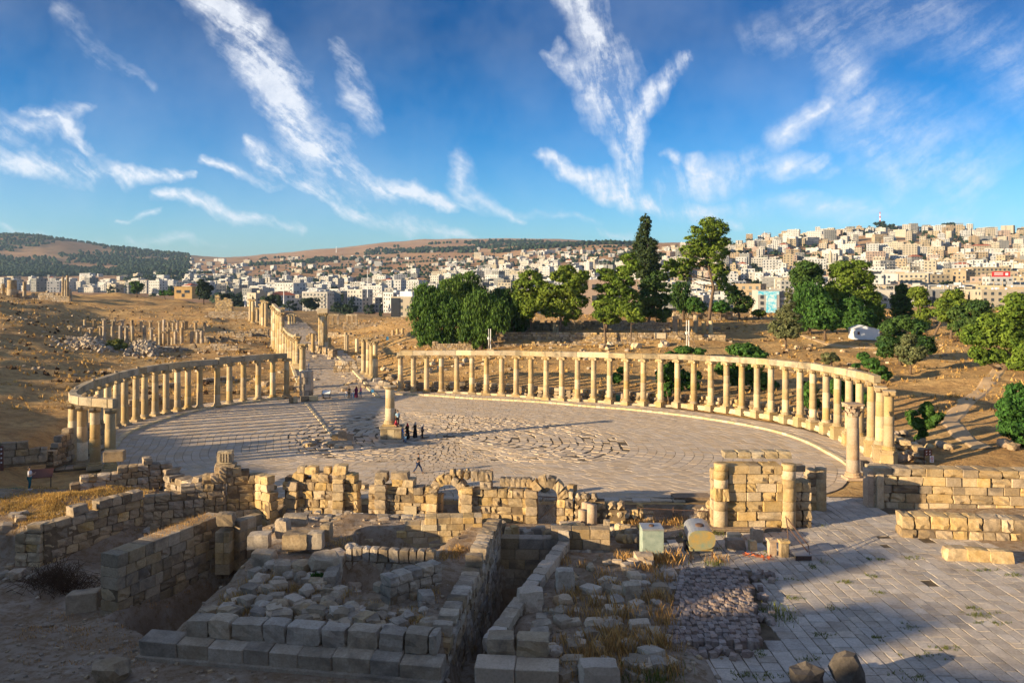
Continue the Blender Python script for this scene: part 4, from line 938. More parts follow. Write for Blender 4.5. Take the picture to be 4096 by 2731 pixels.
# ------------------------------------------------------------------ dry grass and weeds of the foreground
def tuft_patch(name, label, mat, spots, h0=.25, h1=.7, n=60, spread=.35, wd=.02):
    mb = MB()
    for px, py, k in spots:
        zz = 0
        for _ in range(5): x0, y0 = P(px, py, zz); zz = H(x0, y0)
        for i in range(int(n * k)):
            x, y = x0 + random.gauss(0, spread * k ** .5), y0 + random.gauss(0, spread * .7 * k ** .5); z = H(x, y); a = R(0, 6.3); h = R(h0, h1) * min(1.3, .6 + .4 * k); ll = R(.05, .5) * h
            mb.add([(x - wd * cos(a + 1.57), y - wd * sin(a + 1.57), z - .03), (x + wd * cos(a + 1.57), y + wd * sin(a + 1.57), z - .03), (x + cos(a) * ll * .4 + .01, y + sin(a) * ll * .4, z + h * .6), (x + cos(a) * ll, y + sin(a) * ll, z + h)], [(0, 1, 2), (0, 2, 3)])
    return tag(mb.build(name, M[mat]), label, 'grass', kind='stuff')
random.seed(5)
tuft_patch('dry_grass', 'dry yellow grass tufts among the stones right of the corridor', 'dry', [(R(2250, 2680), R(2230, 2725), R(.4, 1.3)) for _ in range(60)] + [(2690, 2240, 1.8), (2670, 2260, 1.5), (2450, 2560, 2.5), (2480, 2600, 2.5), (2500, 2470, 2), (2870, 2250, 1), (2380, 2420, 1.5)])
tuft_patch('green_weeds', 'green weeds growing between the stones near the tanks', 'weed', [(R(2560, 2900), R(2090, 2290), R(.3, .9)) for _ in range(26)] + [(2560, 2700, 2.5), (2600, 2720, 2.5), (2640, 2690, 2), (2320, 2660, 1), (3100, 2450, 2), (3120, 2480, 2), (2850, 2265, 1.2), (2640, 2265, .8), (3290, 2105, .6), (3640, 2130, .8), (3780, 2150, .8), (3300, 2250, .6), (4080, 2150, 1.4)], .1, .4)
tuft_patch('dry_grass', 'dry grass among the rubble stones of the mound', 'dry', [(R(900, 1480), R(2260, 2530), R(.4, 1.3)) for _ in range(75)] + [(R(1480, 1740), R(2290, 2600), R(.4, 1)) for _ in range(30)], .12, .38)
tuft_patch('dry_grass', 'strip of golden grass on the thick wall beside the corridor', 'dry', [(1560 + i * 9, 2360 - i * 5.2, .8) for i in range(42)], .12, .35)
tuft_patch('dry_grass', 'golden grass covering the ledge by the visitor in white', 'dry', [(R(0, 560), R(1965, 2120), R(.6, 1.5)) for _ in range(280)], .06, .2, 70, .7, .03)
tuft_patch('dry_grass', 'reddish dry weeds at the foot of the arched wall', 'dry', [(R(1080, 1330), R(2060, 2090), R(.6, 1.3)) for _ in range(34)] + [(R(2440, 2760), R(2070, 2100), R(.4, 1)) for _ in range(20)] + [(2590, 2100, 2), (2700, 2095, 1.5)], .12, .45)
tuft_patch('dry_grass', 'sparse straw beside the shaded path at the bottom left', 'dry', [(R(100, 900), R(2420, 2660), R(.3, .9)) for _ in range(60)], .06, .2)
# brushwood heap
mb = MB()
for k in range(420):
    px, py = random.gauss(235, 75), random.gauss(2330, 22); x, y = P(px, min(2390, py), -.9); z = H(x, y); a = R(0, 6.3); L = R(.5, 1.4); q = R(.15, .9) * exp(-((px - 235) / 110) ** 2) * 1.3
    mb.tube([(x, y, z + q * .2), (x + cos(a) * L * .5, y + sin(a) * L * .5, z + q + R(0, .25)), (x + cos(a) * L, y + sin(a) * L, z + q * .6)], [.02, .014, .006], 3)
tag(mb.build('brushwood_heap', M['scrub']), 'heap of dark dry brushwood in the shade left of the long wall', 'brushwood')
# shrubs
mb = MB()
for k in range(350):
    x, y = P(1285 + random.gauss(0, 14), 2290, 1.8); mb.add([(x + R(-.06, .06), y - .5 + R(-.1, .1), H(x, y) + R(0, .1)), (x + R(-.1, .1), y - .5 + R(-.2, .2), H(x, y) + R(.1, .5)), (x + R(-.1, .1), y - .5 + R(-.2, .2), H(x, y) + R(.1, .6))], [(0, 1, 2)])
tag(mb.build('green_shrub', M['fig']), 'small green shrub before the biggest boulder on the mound', 'shrub')
# loose stone scatter of fine size everywhere in the foreground
mb = MB()
for k in range(900):
    px, py = R(0, 2900), R(2080, 2725); x, y = P(px, py, 0); z = H(x, y); s = R(.05, .2)
    if z < -1.1: continue
    bake_into(mb, (x, y, z + s * .2), (s * 1.3, s, s * .8), R(0, 3), 'worn', R(-.3, .3), R(-.3, .3), 'rub')
tag(mb.build('small_rubble', M['rub']), 'small stones scattered over the foreground ruins', 'rubble', kind='stuff')
mb = MB()
for k in range(1500):
    px = R(0, 4096); Y = R(128, 300); x, y = XY(px, Y)
    if k % 3 and nz(x, y, 20, 31) < .05: continue
    z = H(x, y); s = R(.2, .8); bake_into(mb, (x, y, z + s * .15), (s * 1.2, s, s * .7), R(0, 3), 'worn', R(-.3, .3), R(-.3, .3), 'rub')
tag(mb.build('field_stones', M['rub']), 'stones scattered over the dry slopes around the plaza', 'rubble', kind='stuff')
# ------------------------------------------------------------------ colonnaded street going off behind the plaza
random.seed(11)
def SX(y): return -25.8 - (y - 120) * .32           # centre line of the street
st = MB()
ys_ = [116 + 3 * i for i in range(95)]
pts = []
for y in ys_:
    for dx_ in (-5.3, -2.6, 0, 2.6, 5.3): x = SX(y) + dx_; pts.append((x, y, H(x, y) + .05))
me = bpy.data.meshes.new('street'); me.from_pydata(pts, [], [(j * 5 + i, j * 5 + i + 1, (j + 1) * 5 + i + 1, (j + 1) * 5 + i) for j in range(len(ys_) - 1) for i in range(4)]); me.materials.append(joint)
strt = link('street', me, kind='structure'); mb = MB()
y = 117.0
while y < 300:
    L = R(.7, 1.1); x = -5.1
    while x < 5.1:
        wd = R(.9, 1.6); mb.box((SX(y) + x + wd / 2 + (y - 117) * 0, y, H(SX(y) + x, y) + .08 + R(-.02, .03)), (wd - .06, L - .06, .12), R(-.03, .03) + .31, bottom=False, jit=.03); x += wd
    y += L
mb.build('slabs', M['slab'], strt, kind='stuff')
for sgn, nm in ((-1, 'left'), (1, 'right')):
    kb = thing('street_kerb', f'raised kerb of pale stones along the {"near left" if sgn < 0 else "right"} side of the colonnaded street', 'kerb', (SX(118) + sgn * 5.5, 118, 0))
    y = 118.5
    while y < 232:
        L = R(.9, 1.3); x = SX(y) + sgn * 5.5; blk(kb, (x, y, H(x, y) + .16), (.55, L * .96, .36), .31, 'ash', 'kerb', 'kerb_stone')
        if sgn > 0 and y < 190:
            for q in range(2): blk(kb, (x + 1.0 + q * 1.1, y, H(x, y) + .12), (1.05, L * .95, .3), .31, 'slab', 'slab', 'paving_slab')
        y += L
# tall columns along its left side
GS = 'tall columns along the left side of the street'
spec = [(1210, 1552, 1375, 1.2), (1190, 1480, 1345, .9), (1180, 1470, 1352, 0), (1168, 1462, 1345, 0), (1158, 1452, 1340, 0), (1148, 1445, 1330, 0), (1137, 1437, 1318, 0), (1128, 1428, 1250, 0), (1118, 1420, 1245, 0), (1110, 1412, 1240, 0), (1100, 1402, 1228, 0), (1093, 1392, 1222, 0)]
for i, (px, yb, yt, _p) in enumerate(spec):
    zz = 0
    for _ in range(5): x, y = P(px, yb, zz); zz = H(x, y)
    y = min(y, 215); x = XY(px, y)[0]; zz = H(x, y) + .2; zt = CZ - (yt - HY) * y / FP
    column(x, y, zz, zt, f'{ordn(i)} yellow column along the left side of the street counted from the plaza', GS, r=.52 if i < 7 else .6, ped=_p, cap='cor', capk=.75)
for a_, b_, zt in ((1, 6, None), (7, 11, None)):
    tt = thing('architrave', 'stone beam resting on the tall street columns' if a_ == 7 else 'stone beam resting on the lower street columns near the plaza', 'architrave', (SX(150) - 6, 150, 0)); prev = None
    for i in range(a_, b_):
        px, yb, yt, _p = spec[i]; px2, yb2, yt2, _p = spec[i + 1]; r_ = []
        for (p_, q_, v_) in ((px, yb, yt), (px2, yb2, yt2)):
            zz = 0
            for _ in range(5): x, y = P(p_, q_, zz); zz = H(x, y)
            y = min(y, 215); r_.append((XY(p_, y)[0], y, CZ - (v_ - HY) * y / FP))
        archi(tt, r_[0], r_[1], r_[0][2], r_[1][2], h=.55)
# right side clusters
for gi, (lst, gname, nm) in enumerate((([(1455, 1500, 1352), (1474, 1508, 1352), (1487, 1515, 1366), (1501, 1524, 1362)], 'four columns beside the street end', 'four slim columns standing close together where the street meets the plaza'),
        ([(1280, 1370, 1252), (1287, 1372, 1252), (1294, 1374, 1252), (1303, 1376, 1250)], 'four columns farther up the street', 'four tight yellow columns carrying a beam farther up the right side of the street'))):
    q = []
    for i, (px, yb, yt) in enumerate(lst):
        zz = 0
        for _ in range(5): x, y = P(px, yb, zz); zz = H(x, y)
        y = min(y, 190); x = XY(px, y)[0]; zt = CZ - (yt - HY) * y / FP; zz = H(x, y); q.append((x, y, zt))
        column(x, y, zz, zt, f'{ORD[i]} from the left of the {nm[:80]}'.replace('carrying a beam ', ''), gname, r=.46, cap='cor', ped=.3, capk=.7)
    if gi: tt = thing('architrave', 'short beam on top of the four tight columns farther up the street', 'architrave', q[0]); archi(tt, (q[0][0] - .6, q[0][1]), (q[3][0] + .6, q[3][1]), q[0][2], q[0][2], h=1.1, dp=1.2)
# far end of the street: rows of columns, arch wall
GS = 'far street columns'
for i, (px, yb, yt) in enumerate([(1064, 1335, 1205), (1052, 1318, 1200), (1045, 1300, 1215), (1012, 1290, 1197), (1002, 1282, 1195), (1030, 1285, 1230), (1131, 1310, 1230), (1158, 1315, 1258), (1168, 1315, 1255), (1178, 1312, 1258), (1050, 1330, 1295), (1020, 1290, 1240)]):
    Y = 262 + i * 3; x = XY(px, Y)[0]; column(x, Y, CZ - (yb - HY) * Y / FP - .3, CZ - (yt - HY) * Y / FP, f'{ordn(i)} of the thin columns at the far end of the street', GS, r=.62, cap='ion', simple=True)
def ysolve(px, yb):
    y = 100.0
    while y < 420:
        x = XY(px, y)[0]
        if HY + (CZ - H(x, y)) * FP / y <= yb: return y
        y *= 1.01
    return y
def far_wall(lab, px0, px1, yb, yt, Y, ch=.5, bw=(.5, 1.2), Y2=None, mats=('wall', 'rub', 'grey'), thick=1.2, rag=.3, top=None, skip=0, name='ruin_wall', kind='worn', cat='wall', jit=.05, keep=False):
    if Y < 300 and not keep:
        Ya = ysolve((px0 + px1) / 2, yb); Y2 = Ya + ((Y2 or Y) - Y); Y = Ya
    Y2 = Y2 or Y; A = XY(px0, Y); B = XY(px1, Y2); z0 = CZ - (yb - HY) * Y / FP; z1 = CZ - (yt - HY) * Y / FP; zg = min(H(*A), H(*B), z0) - .2
    t = thing(name, lab, cat, ((A[0] + B[0]) / 2, (A[1] + B[1]) / 2, zg))
    tp = [(q, zg + (z1 - zg) * f) for q, f in top] if top else [(0, z1), (1, z1)]
    masonry(t, A, B, zg, tp, thick=thick, ch=ch, bw=bw, mats=mats, ragged=rag, skip=skip, kind=kind, jit=jit); return t
far_wall('tall jagged fragment of a gate wall beside the far street columns', 862, 932, 1272, 1178, 262, top=[(0, 1), (.25, .95), (.3, .8), (.6, .85), (1, .75)], mats=('gold', 'wall'))
far_wall('broken dark wall low on the slope left of the far street', 835, 1000, 1275, 1245, 250)
far_wall('pale row of low street-side blocks behind the thin columns', 1000, 1075, 1345, 1320, 235, mats=('wall',))
far_wall('ruined shop wall fragments on the right of the street', 1225, 1270, 1368, 1325, 200, top=[(0, .5), (.4, 1), (1, .7)], mats=('rub', 'wall'))
far_wall('thick low ruin of grey blocks beside the four slim columns', 1335, 1450, 1490, 1435, 141, mats=('rub', 'wall', 'grey'), top=[(0, .6), (.5, .8), (.7, 1), (1, .95)])
far_wall('stepped ruin of small blocks along the right walk of the street', 1345, 1450, 1462, 1432, 150, Y2=146, mats=('rub', 'grey'), top=[(0, 1), (.5, .6), (1, .9)])
far_wall('line of broken shop walls climbing beside the street', 1235, 1340, 1400, 1372, 178, Y2=160, mats=('rub', 'wall'), rag=.4)
far_wall('upper line of shop walls above the street on the right', 1300, 1420, 1345, 1330, 200, Y2=195, mats=('rub', 'wall'), rag=.4)
far_wall('low wall on the crest of the mound right of the street', 1375, 1560, 1310, 1290, 240, mats=('rub', 'wall'), rag=.3)
for i, (px, yb, yt) in enumerate([(1383, 1375, 1330), (1388, 1372, 1340), (1428, 1382, 1355), (1318, 1380, 1350), (1252, 1375, 1335), (1572, 1340, 1320), (1590, 1335, 1315), (1610, 1340, 1318)]):
    Y = 185 if i < 5 else 215; x = XY(px, Y)[0]; column(x, Y, H(x, Y) - .1, max(CZ - (yt - HY) * Y / FP, H(x, Y) + 1.4), f'{ordn(i)} short broken column stump on the slope right of the street', 'stumps right of the street', r=.42, cap=None, simple=True, rnd=False)
# ruined hall with small arcade on the mound right of the street
tt = thing('arcade_ruin', 'row of thin posts under a straight beam on the crest beyond the street mound', 'ruin', XY(1370, 262) + (4,))
for i, px in enumerate((1310, 1331, 1352, 1389, 1408, 1426)):
    x, y = XY(px, 262); mb = MB(); mb.box((x - tt.location.x, y - tt.location.y, CZ - 155 * 262 / FP - 4 + .6), (.7, .7, 3.4)); mb.build('post', M['wall'], tt)
for a_, b_ in ((1306, 1356), (1385, 1430)):
    A = XY(a_, 262); B = XY(b_, 262); archi(tt, A, B, CZ - 133 * 262 / FP, CZ - 133 * 262 / FP, h=.55)
# propylon wall at the plaza end of the street
x0, y0 = P(1222, 1592); t = thing('entrance_wall', 'grey upright wall of tall slabs at the left corner of the street entrance', 'wall', (x0, y0 + .6, 0))
masonry(t, (x0 - 1.0, y0 + 1.0), (x0 + .75, y0 + 1.0), 0, [(0, 4.0), (1, 4.1)], thick=1.6, ch=1.0, bw=(.6, .9), kind='ash', mats=('grey', 'slab'), ragged=0)
t = thing('block_row', 'low row of pale blocks jutting from the entrance wall onto the plaza', 'wall', (x0, y0 - 1, 0))
A = P(1155, 1612); B = P(1272, 1602); row(t, A, (A[0] + 1.2, A[1] + .3), .05, .9, .7, (.5, .7), 'worn', ('wall', 'kerb')); row(t, (A[0] + 1.3, A[1] + 1.4), B, .05, .75, .7, (.9, 1.3), 'ash', ('kerb', 'wall'))
# low wall of rubble piers with block tops behind the right colonnade
t = thing('rubble_wall', 'low rubble wall with square recesses running behind the right colonnade', 'wall', (20, 118, 0))
for i in range(33):
    a0_, a1_ = rpos[i], rpos[i + 1]
    for k in range(2):
        f = (k + .5) / 2; x, y = a0_[0] + (a1_[0] - a0_[0]) * f, a0_[1] + (a1_[1] - a0_[1]) * f
        r_ = sqrt((x - PC[0]) ** 2 + (y - PC[1]) ** 2); ux, uy = (x - PC[0]) / r_, (y - PC[1]) / r_; rz = atan2(uy, ux) + pi / 2; o_ = 3.0 if i < 14 else 3.6; th = 1.0
        if k == 0 or i % 3 != 1:
            for lv in range(3): blk(t, (x + ux * (o_ + (lv > 1) * .3), y + uy * (o_ + (lv > 1) * .3), .25 + lv * .5), (R(.9, 1.3), th, .5), rz + R(-.05, .05), 'bould' if lv < 2 else 'worn', random.choice(('rub', 'wall', 'gold')), 'block')
        else: blk(t, (x + ux * (o_ + .9), y + uy * (o_ + .9), .6), (1.2, .8, 1.2), rz, 'worn', 'rub')
GRP = 'blocks along the foot of the right colonnade'
for i in range(3, 34):
    a0_, a1_ = rpos[i], rpos[i + 1]; f = .5; x, y = a0_[0] + (a1_[0] - a0_[0]) * f, a0_[1] + (a1_[1] - a0_[1]) * f; rz = atan2(a1_[1] - a0_[1], a1_[0] - a0_[0])
    for lv in range(1 if i < 18 else 2):
        o = blk(None, (x, y - .1 * lv, .28 + lv * .3), (R(1.0, 1.6), .6, .32), rz + R(-.05, .05), 'worn', 'kerb', 'low_block'); tag(o, f'pale low block between the {ordn(i)} and next column of the right colonnade' + (', upper one' if lv else ''), 'stone', GRP)
# ------------------------------------------------------------------ field of columns on the left
GF = 'columns of the ruined hall on the left field'
front_c = [(358, 1313, 1378), (393, 1320, 1378), (420, 1305, 1365), (486, 1295, 1360), (520, 1290, 1370), (449, 1308, 1352), (573, 1300, 1388), (606, 1310, 1370), (624, 1325, 1372), (642, 1318, 1372), (654, 1328, 1362), (672, 1308, 1366), (690, 1348, 1372), (702, 1322, 1368), (727, 1308, 1368), (767, 1322, 1366), (790, 1315, 1364), (808, 1322, 1362)]
front_c = [(282, 1302, 1352), (300, 1322, 1352), (320, 1308, 1352), (364, 1310, 1362), (403, 1303, 1352), (417, 1305, 1355), (450, 1305, 1352), (482, 1302, 1358), (505, 1303, 1372), (530, 1303, 1372), (578, 1302, 1365), (606, 1310, 1372), (625, 1348, 1372), (640, 1322, 1368), (656, 1325, 1365), (673, 1310, 1366), (690, 1350, 1368), (702, 1318, 1366), (727, 1310, 1366), (767, 1325, 1366), (790, 1318, 1364), (808, 1322, 1362)]
back_c = [(340, 1278, 1318), (378, 1276, 1318), (416, 1274, 1316), (453, 1278, 1318), (490, 1278, 1322), (528, 1280, 1320), (566, 1280, 1332), (602, 1282, 1330), (639, 1283, 1328), (656, 1278, 1328), (674, 1283, 1326), (693, 1283, 1330), (710, 1283, 1330), (731, 1283, 1330), (746, 1284, 1332), (782, 1284, 1330), (818, 1285, 1332), (40, 1275, 1308)]
for r_, (lst, Y) in enumerate(((front_c, 204), (back_c, 236))):
    for i, (px, yt, yb) in enumerate(lst):
        YY = Y + R(-1.5, 1.5); x = XY(px, YY)[0]; zb = CZ - (yb - HY) * YY / FP; zg = min(zb, H(x, YY)) - .2; zt = CZ - (yt - HY) * YY / FP
        lab = f'{ordn(i)} column from the left in the {("front", "back")[r_]} row of the ruined hall' if px > 50 else 'single column standing alone on the far left of the field'
        column(x, YY, zg, zt, lab, GF, r=.46, cap='ion' if random.random() < .6 and yb - yt > 35 else None, simple=True, mat=random.choice(('grey', 'wall', 'arch')), base=False)
far_wall('low wall under the front row of field columns, left half', 235, 345, 1362, 1350, 203)
far_wall('dark low wall in front of the field columns, left', 290, 380, 1392, 1365, 195, mats=('rub', 'grey'))
far_wall('low wall of grey blocks in front of the field columns, middle', 535, 700, 1400, 1375, 190, mats=('rub', 'grey', 'wall'), top=[(0, .9), (.2, .5), (.5, .5), (1, .9)])
far_wall('stepped dark ruin in front of the field columns, right', 705, 960, 1405, 1370, 188, mats=('rub', 'grey', 'wall'), top=[(0, .9), (.1, .3), (.3, .9), (.35, .3), (.6, .9), (1, .5)])
far_wall('long low foundation right of the field columns', 820, 980, 1368, 1345, 205, mats=('wall', 'rub'))
far_wall('second long foundation right of the field columns', 870, 1010, 1350, 1330, 222, mats=('wall', 'grey'))
far_wall('foundation line close behind the left colonnade', 800, 930, 1535, 1515, 128, Y2=133, mats=('wall', 'grey'), ch=.5, rag=.1)
far_wall('broken foundation wall behind the left colonnade', 560, 700, 1570, 1545, 120, Y2=126, mats=('wall', 'rub'), ch=.5)
far_wall('dark rubble face behind the left half of the left colonnade', 480, 640, 1660, 1610, 104, Y2=112, mats=('rub', 'wall'), ch=.45, bw=(.4, .8))
# crest ruins
far_wall('ashlar ruin wall on the left crest', -20, 62, 1178, 1155, 330, ch=.9, mats=('wall',), rag=0)
far_wall('dark rubble ruin on the left crest', 62, 285, 1182, 1165, 330, ch=.9, mats=('rub', 'grey'), top=[(0, 1), (.2, .6), (.6, 1), (.8, .7), (1, 1.3)], rag=.6)
for i, (px, yt, w_) in enumerate(((12, 1135, .7), (48, 1120, 1.9), (98, 1128, .7), (252, 1108, .6), (262, 1122, .6), (270, 1102, .6))):
    x, y = XY(px, 328); column(x, y, CZ - 45 * 328 / FP - 1, CZ - (yt - HY) * 328 / FP, f'{ordn(i)} weathered column from the left on the far left crest', 'columns on the left crest', r=w_, cap=None, simple=True, mat='wall', base=False)
# derelict house on the crest
def box_house(lab, px0, px1, yb, yt, Y, mat, D=8, windows=(), cat='house', name='house'):
    w_ = (px1 - px0) * Y / FP; z0 = CZ - (yb - HY) * Y / FP - 1.5; z1 = CZ - (yt - HY) * Y / FP; x = XY((px0 + px1) / 2, Y)[0]
    t = thing(name, lab, cat, (x, Y + D / 2, z0)); mb = MB(); mb.box((0, 0, (z1 - z0) / 2), (w_, D, z1 - z0)); mb.build('wall', mat, t)
    mb = MB(); mb.box((0, 0, z1 - z0 + .12), (w_ + .5, D + .5, .24)); mb.build('roof', mat, t)
    for (fx, fz, ww_, wh) in windows:
        mb = MB(); mb.box((-w_ / 2 + fx * w_, -D / 2 - .0, (z1 - z0) * fz), (ww_, .16, wh)); f = mb.build('window', M['dark'], t)
    return t
M['dark'] = plain('dark window glass', (.05, .06, .075), .25, .5, nz=.3)
M['ochre'] = plain('ochre plaster', (.50, .33, .15), .9, .1, nz=.3, sc=.8)
box_house('derelict ochre house with wide dark openings on the crest', 697, 768, 1183, 1148, 385, M['ochre'], windows=((.25, .62, 2.2, 1.4), (.72, .62, 2.4, 1.4), (.5, .3, 1.4, 1.6)))
# rubble heaps
random.seed(17)
for (cx, w_, lb) in ((360, 120, 'left heap of grey field stones behind the left colonnade'), (580, 85, 'right heap of grey field stones behind the left colonnade')):
    mb = MB()
    for k in range(260):
        px = cx + random.gauss(0, w_ * .45); py = 1415 + random.gauss(0, 9) - 8 * exp(-((px - cx) / w_) ** 2); x, y = P(px, py, 1.6); z = H(x, y) + R(0, 1.5) * exp(-((px - cx) / (w_ * .6)) ** 2); s = R(.3, .9)
        bake_into(mb, (x, y, z), (s * 1.2, s, s * .9), R(0, 3), 'worn', R(-1, 1), R(-1, 1), 'grey')
    tag(mb.build('stone_heap', M['grey']), lb, 'stone heap', kind='stuff')
GRP = 'boulders on the slope behind the right colonnade'
for px, py, s in ((2410, 1390, 1.3), (2430, 1398, 1.0), (2440, 1382, 1.2), (2545, 1392, 1.7), (2655, 1385, 1.9), (2510, 1405, .9), (1890, 1470, .9), (1945, 1440, 1.2), (1845, 1465, 1.0), (1760, 1475, .9), (1715, 1490, 1.3), (1730, 1460, 1.0), (2040, 1480, .8), (1860, 1445, .9), (1560, 1520, 1.2), (1535, 1480, 1.0)):
    zz = 2
    for _ in range(8): x, y = P(px, py, zz); zz = .5 * zz + .5 * H(x, y)
    o = blk(None, (x, y, H(x, y) + s * .2), (s * 1.2, s, s * .8), R(0, 3), 'bould', random.choice(('rub', 'kerb')), 'boulder'); tag(o, 'pale boulder on the dry slope behind the right colonnade', 'boulder', GRP)
# terrace walls of the right hillside
far_wall('long rubble terrace wall under the pine trees', 1990, 2740, 1362, 1330, 158, ch=.42, bw=(.35, .9), mats=('gold', 'wall', 'rub'), rag=.1, thick=.8, Y2=155)
far_wall('lower thin terrace wall of small stones', 1730, 2600, 1382, 1370, 151, ch=.4, bw=(.35, .7), mats=('gold', 'wall', 'rub'), rag=.15, thick=.7, Y2=150)
far_wall('rubble wall at the left end of the terrace under the pepper trees', 1720, 1990, 1372, 1355, 156, ch=.42, bw=(.35, .9), mats=('gold', 'wall'), rag=.15, thick=.8)
far_wall('back wall of the terrace between the tree trunks', 2010, 2400, 1325, 1284, 173, ch=.45, bw=(.4, 1.0), mats=('rub', 'wall'), rag=.15)
far_wall('second back wall of the terrace behind the tree trunks', 2400, 2680, 1320, 1285, 176, ch=.45, bw=(.4, 1.0), mats=('rub', 'grey'), rag=.15)
far_wall('square edged end of the terrace wall by the mast', 2745, 2900, 1365, 1333, 152, ch=.5, bw=(.6, 1.1), mats=('gold', 'wall'), rag=.05, top=[(0, 1), (.36, 1), (.38, .2), (.58, .2), (.6, 1), (1, .95)])
far_wall('upper terrace wall below the tall leaning pine', 2690, 2930, 1278, 1252, 188, ch=.55, bw=(.5, 1.1), mats=('wall', 'grey'), rag=.1)
far_wall('short wall behind the broken door frame', 2770, 2880, 1320, 1306, 165, ch=.45, bw=(.5, 1), mats=('rub', 'wall'))
t = thing('door_frame_ruin', 'pale broken stone door frame standing among slabs on the terrace', 'ruin', XY(2712, 158) + (7,))
z0 = H(*XY(2712, 158)); blk(t, (*XY(2700, 158), z0 + 1.9), (.9, .8, 3.9), 0, 'worn', 'wall', 'jamb'); blk(t, (*XY(2722, 158), z0 + 1.9), (.55, .8, 3.9), 0, 'worn', 'wall', 'jamb'); blk(t, (*XY(2710, 158), z0 + 4.0), (1.9, .9, .7), 0, 'worn', 'wall', 'lintel')
blk(t, (*XY(2640, 157), z0 + .5), (2.2, 1.2, 1.1), 0, 'ash', 'kerb', 'loose_slab'); blk(t, (*XY(2585, 157), z0 + .15), (2.0, 1.0, .4), 0, 'ash', 'wall', 'loose_slab')
for i, (px, yt, r_) in enumerate(((2783, 1260, .55), (2815, 1285, .55), (2843, 1283, .5), (2218, 1296, .4), (2229, 1300, .4))):
    Y = 166 if i < 3 else 165; x = XY(px, Y)[0]; column(x, Y, H(x, Y) - .2, CZ - (yt - HY) * Y / FP, ('tall plain column behind the broken door frame', 'short stub left of two behind the door frame', 'short stub right of two behind the door frame', 'left of two drum stubs by the pine trunk', 'right of two drum stubs by the pine trunk')[i], None, r=r_, cap=None, simple=True, rnd=False, base=False)
GRP = 'stones lying on top of the terrace'
for px, py, s in ((2190, 1322, .9), (2250, 1318, .8), (2345, 1325, 1.1), (2400, 1325, .8), (2437, 1322, 1.0), (2465, 1328, .9), (2180, 1330, 1.2), (2830, 1325, .9), (2870, 1322, 1.0), (2375, 1358, .7), (2230, 1355, .6)):
    Y = 161; x = XY(px, Y)[0]; o = blk(None, (x, Y, H(x, Y) + s * .3), (s * 1.5, s, s * .7), R(-.3, .3), 'worn', random.choice(('kerb', 'wall', 'rub')), 'terrace_stone'); tag(o, 'pale block lying on the terrace before the pine trunks', 'stone', GRP)
# right edge ruins
for px, py, s in ((3600, 1850, 1.3), (3635, 1845, 1.0), (3655, 1800, 1.2), (3690, 1780, 1.1), (3720, 1800, .9), (3770, 1790, 1.0), (3590, 1780, 1.2), (3620, 1740, 1.0), (3560, 1905, 1.5), (4020, 1790, 1.3), (4060, 1800, 1.1), (3585, 1745, .9), (3640, 1820, .8), (3800, 1800, .9)):
    ground_blk(px, py, (s, s * .8, s * .75), label='reddish boulder in the heap behind the end of the right colonnade', kind='bould', mat=random.choice(('rub', 'kerb', 'pink')), group='boulders behind the colonnade end', cat='boulder', name='boulder')
# dirt track on the right
tk = [(3200, 1340, 9), (3330, 1385, 9), (3600, 1400, 8), (4010, 1460, 10), (3960, 1520, 11), (3870, 1600, 12), (3790, 1680, 13), (3840, 1740, 13), (3960, 1810, 15)]
gt = plain('pale dirt track', (.54, .38, .22), .95, .1, nz=.25, sc=.6, bump=.3); pts = []
for i, (px, py, hw) in enumerate(tk):
    zz = 2
    for _ in range(8): x, y = P(px, py, zz); zz = .5 * zz + .5 * H(x, y)
    pts.append(Vector((x, y)))
def track(name, pts, wd, mat):
    v = []; fine = []
    for a, b_ in zip(pts, pts[1:]):
        n = max(2, int((b_ - a).length / 1.2)); fine += [a.lerp(b_, i / n) for i in range(n)]
    for _ in range(6): fine = [fine[0]] + [(fine[i - 1] + fine[i] * 2 + fine[i + 1]) / 4 for i in range(1, len(fine) - 1)] + [fine[-1]]
    for i, p in enumerate(fine):
        d = (fine[min(i + 1, len(fine) - 1)] - fine[max(0, i - 1)]).normalized(); nn = Vector((-d.y, d.x)); ww_ = wd * (1 + .15 * nz(p.x, p.y, 4))
        for k in range(-3, 4): q = p + nn * ww_ * k / 3; v.append((q.x, q.y, H(q.x, q.y) + (.10 if abs(k) < 3 else -.06)))
    me = bpy.data.meshes.new(name); me.from_pydata(v, [], [(i * 7 + k, i * 7 + k + 1, (i + 1) * 7 + k + 1, (i + 1) * 7 + k) for i in range(len(fine) - 1) for k in range(6)]); me.materials.append(mat)
    return link(name, me, kind='structure')
track('path', pts[3:], 1.15, gt); track('path', pts[:3], .8, gt)
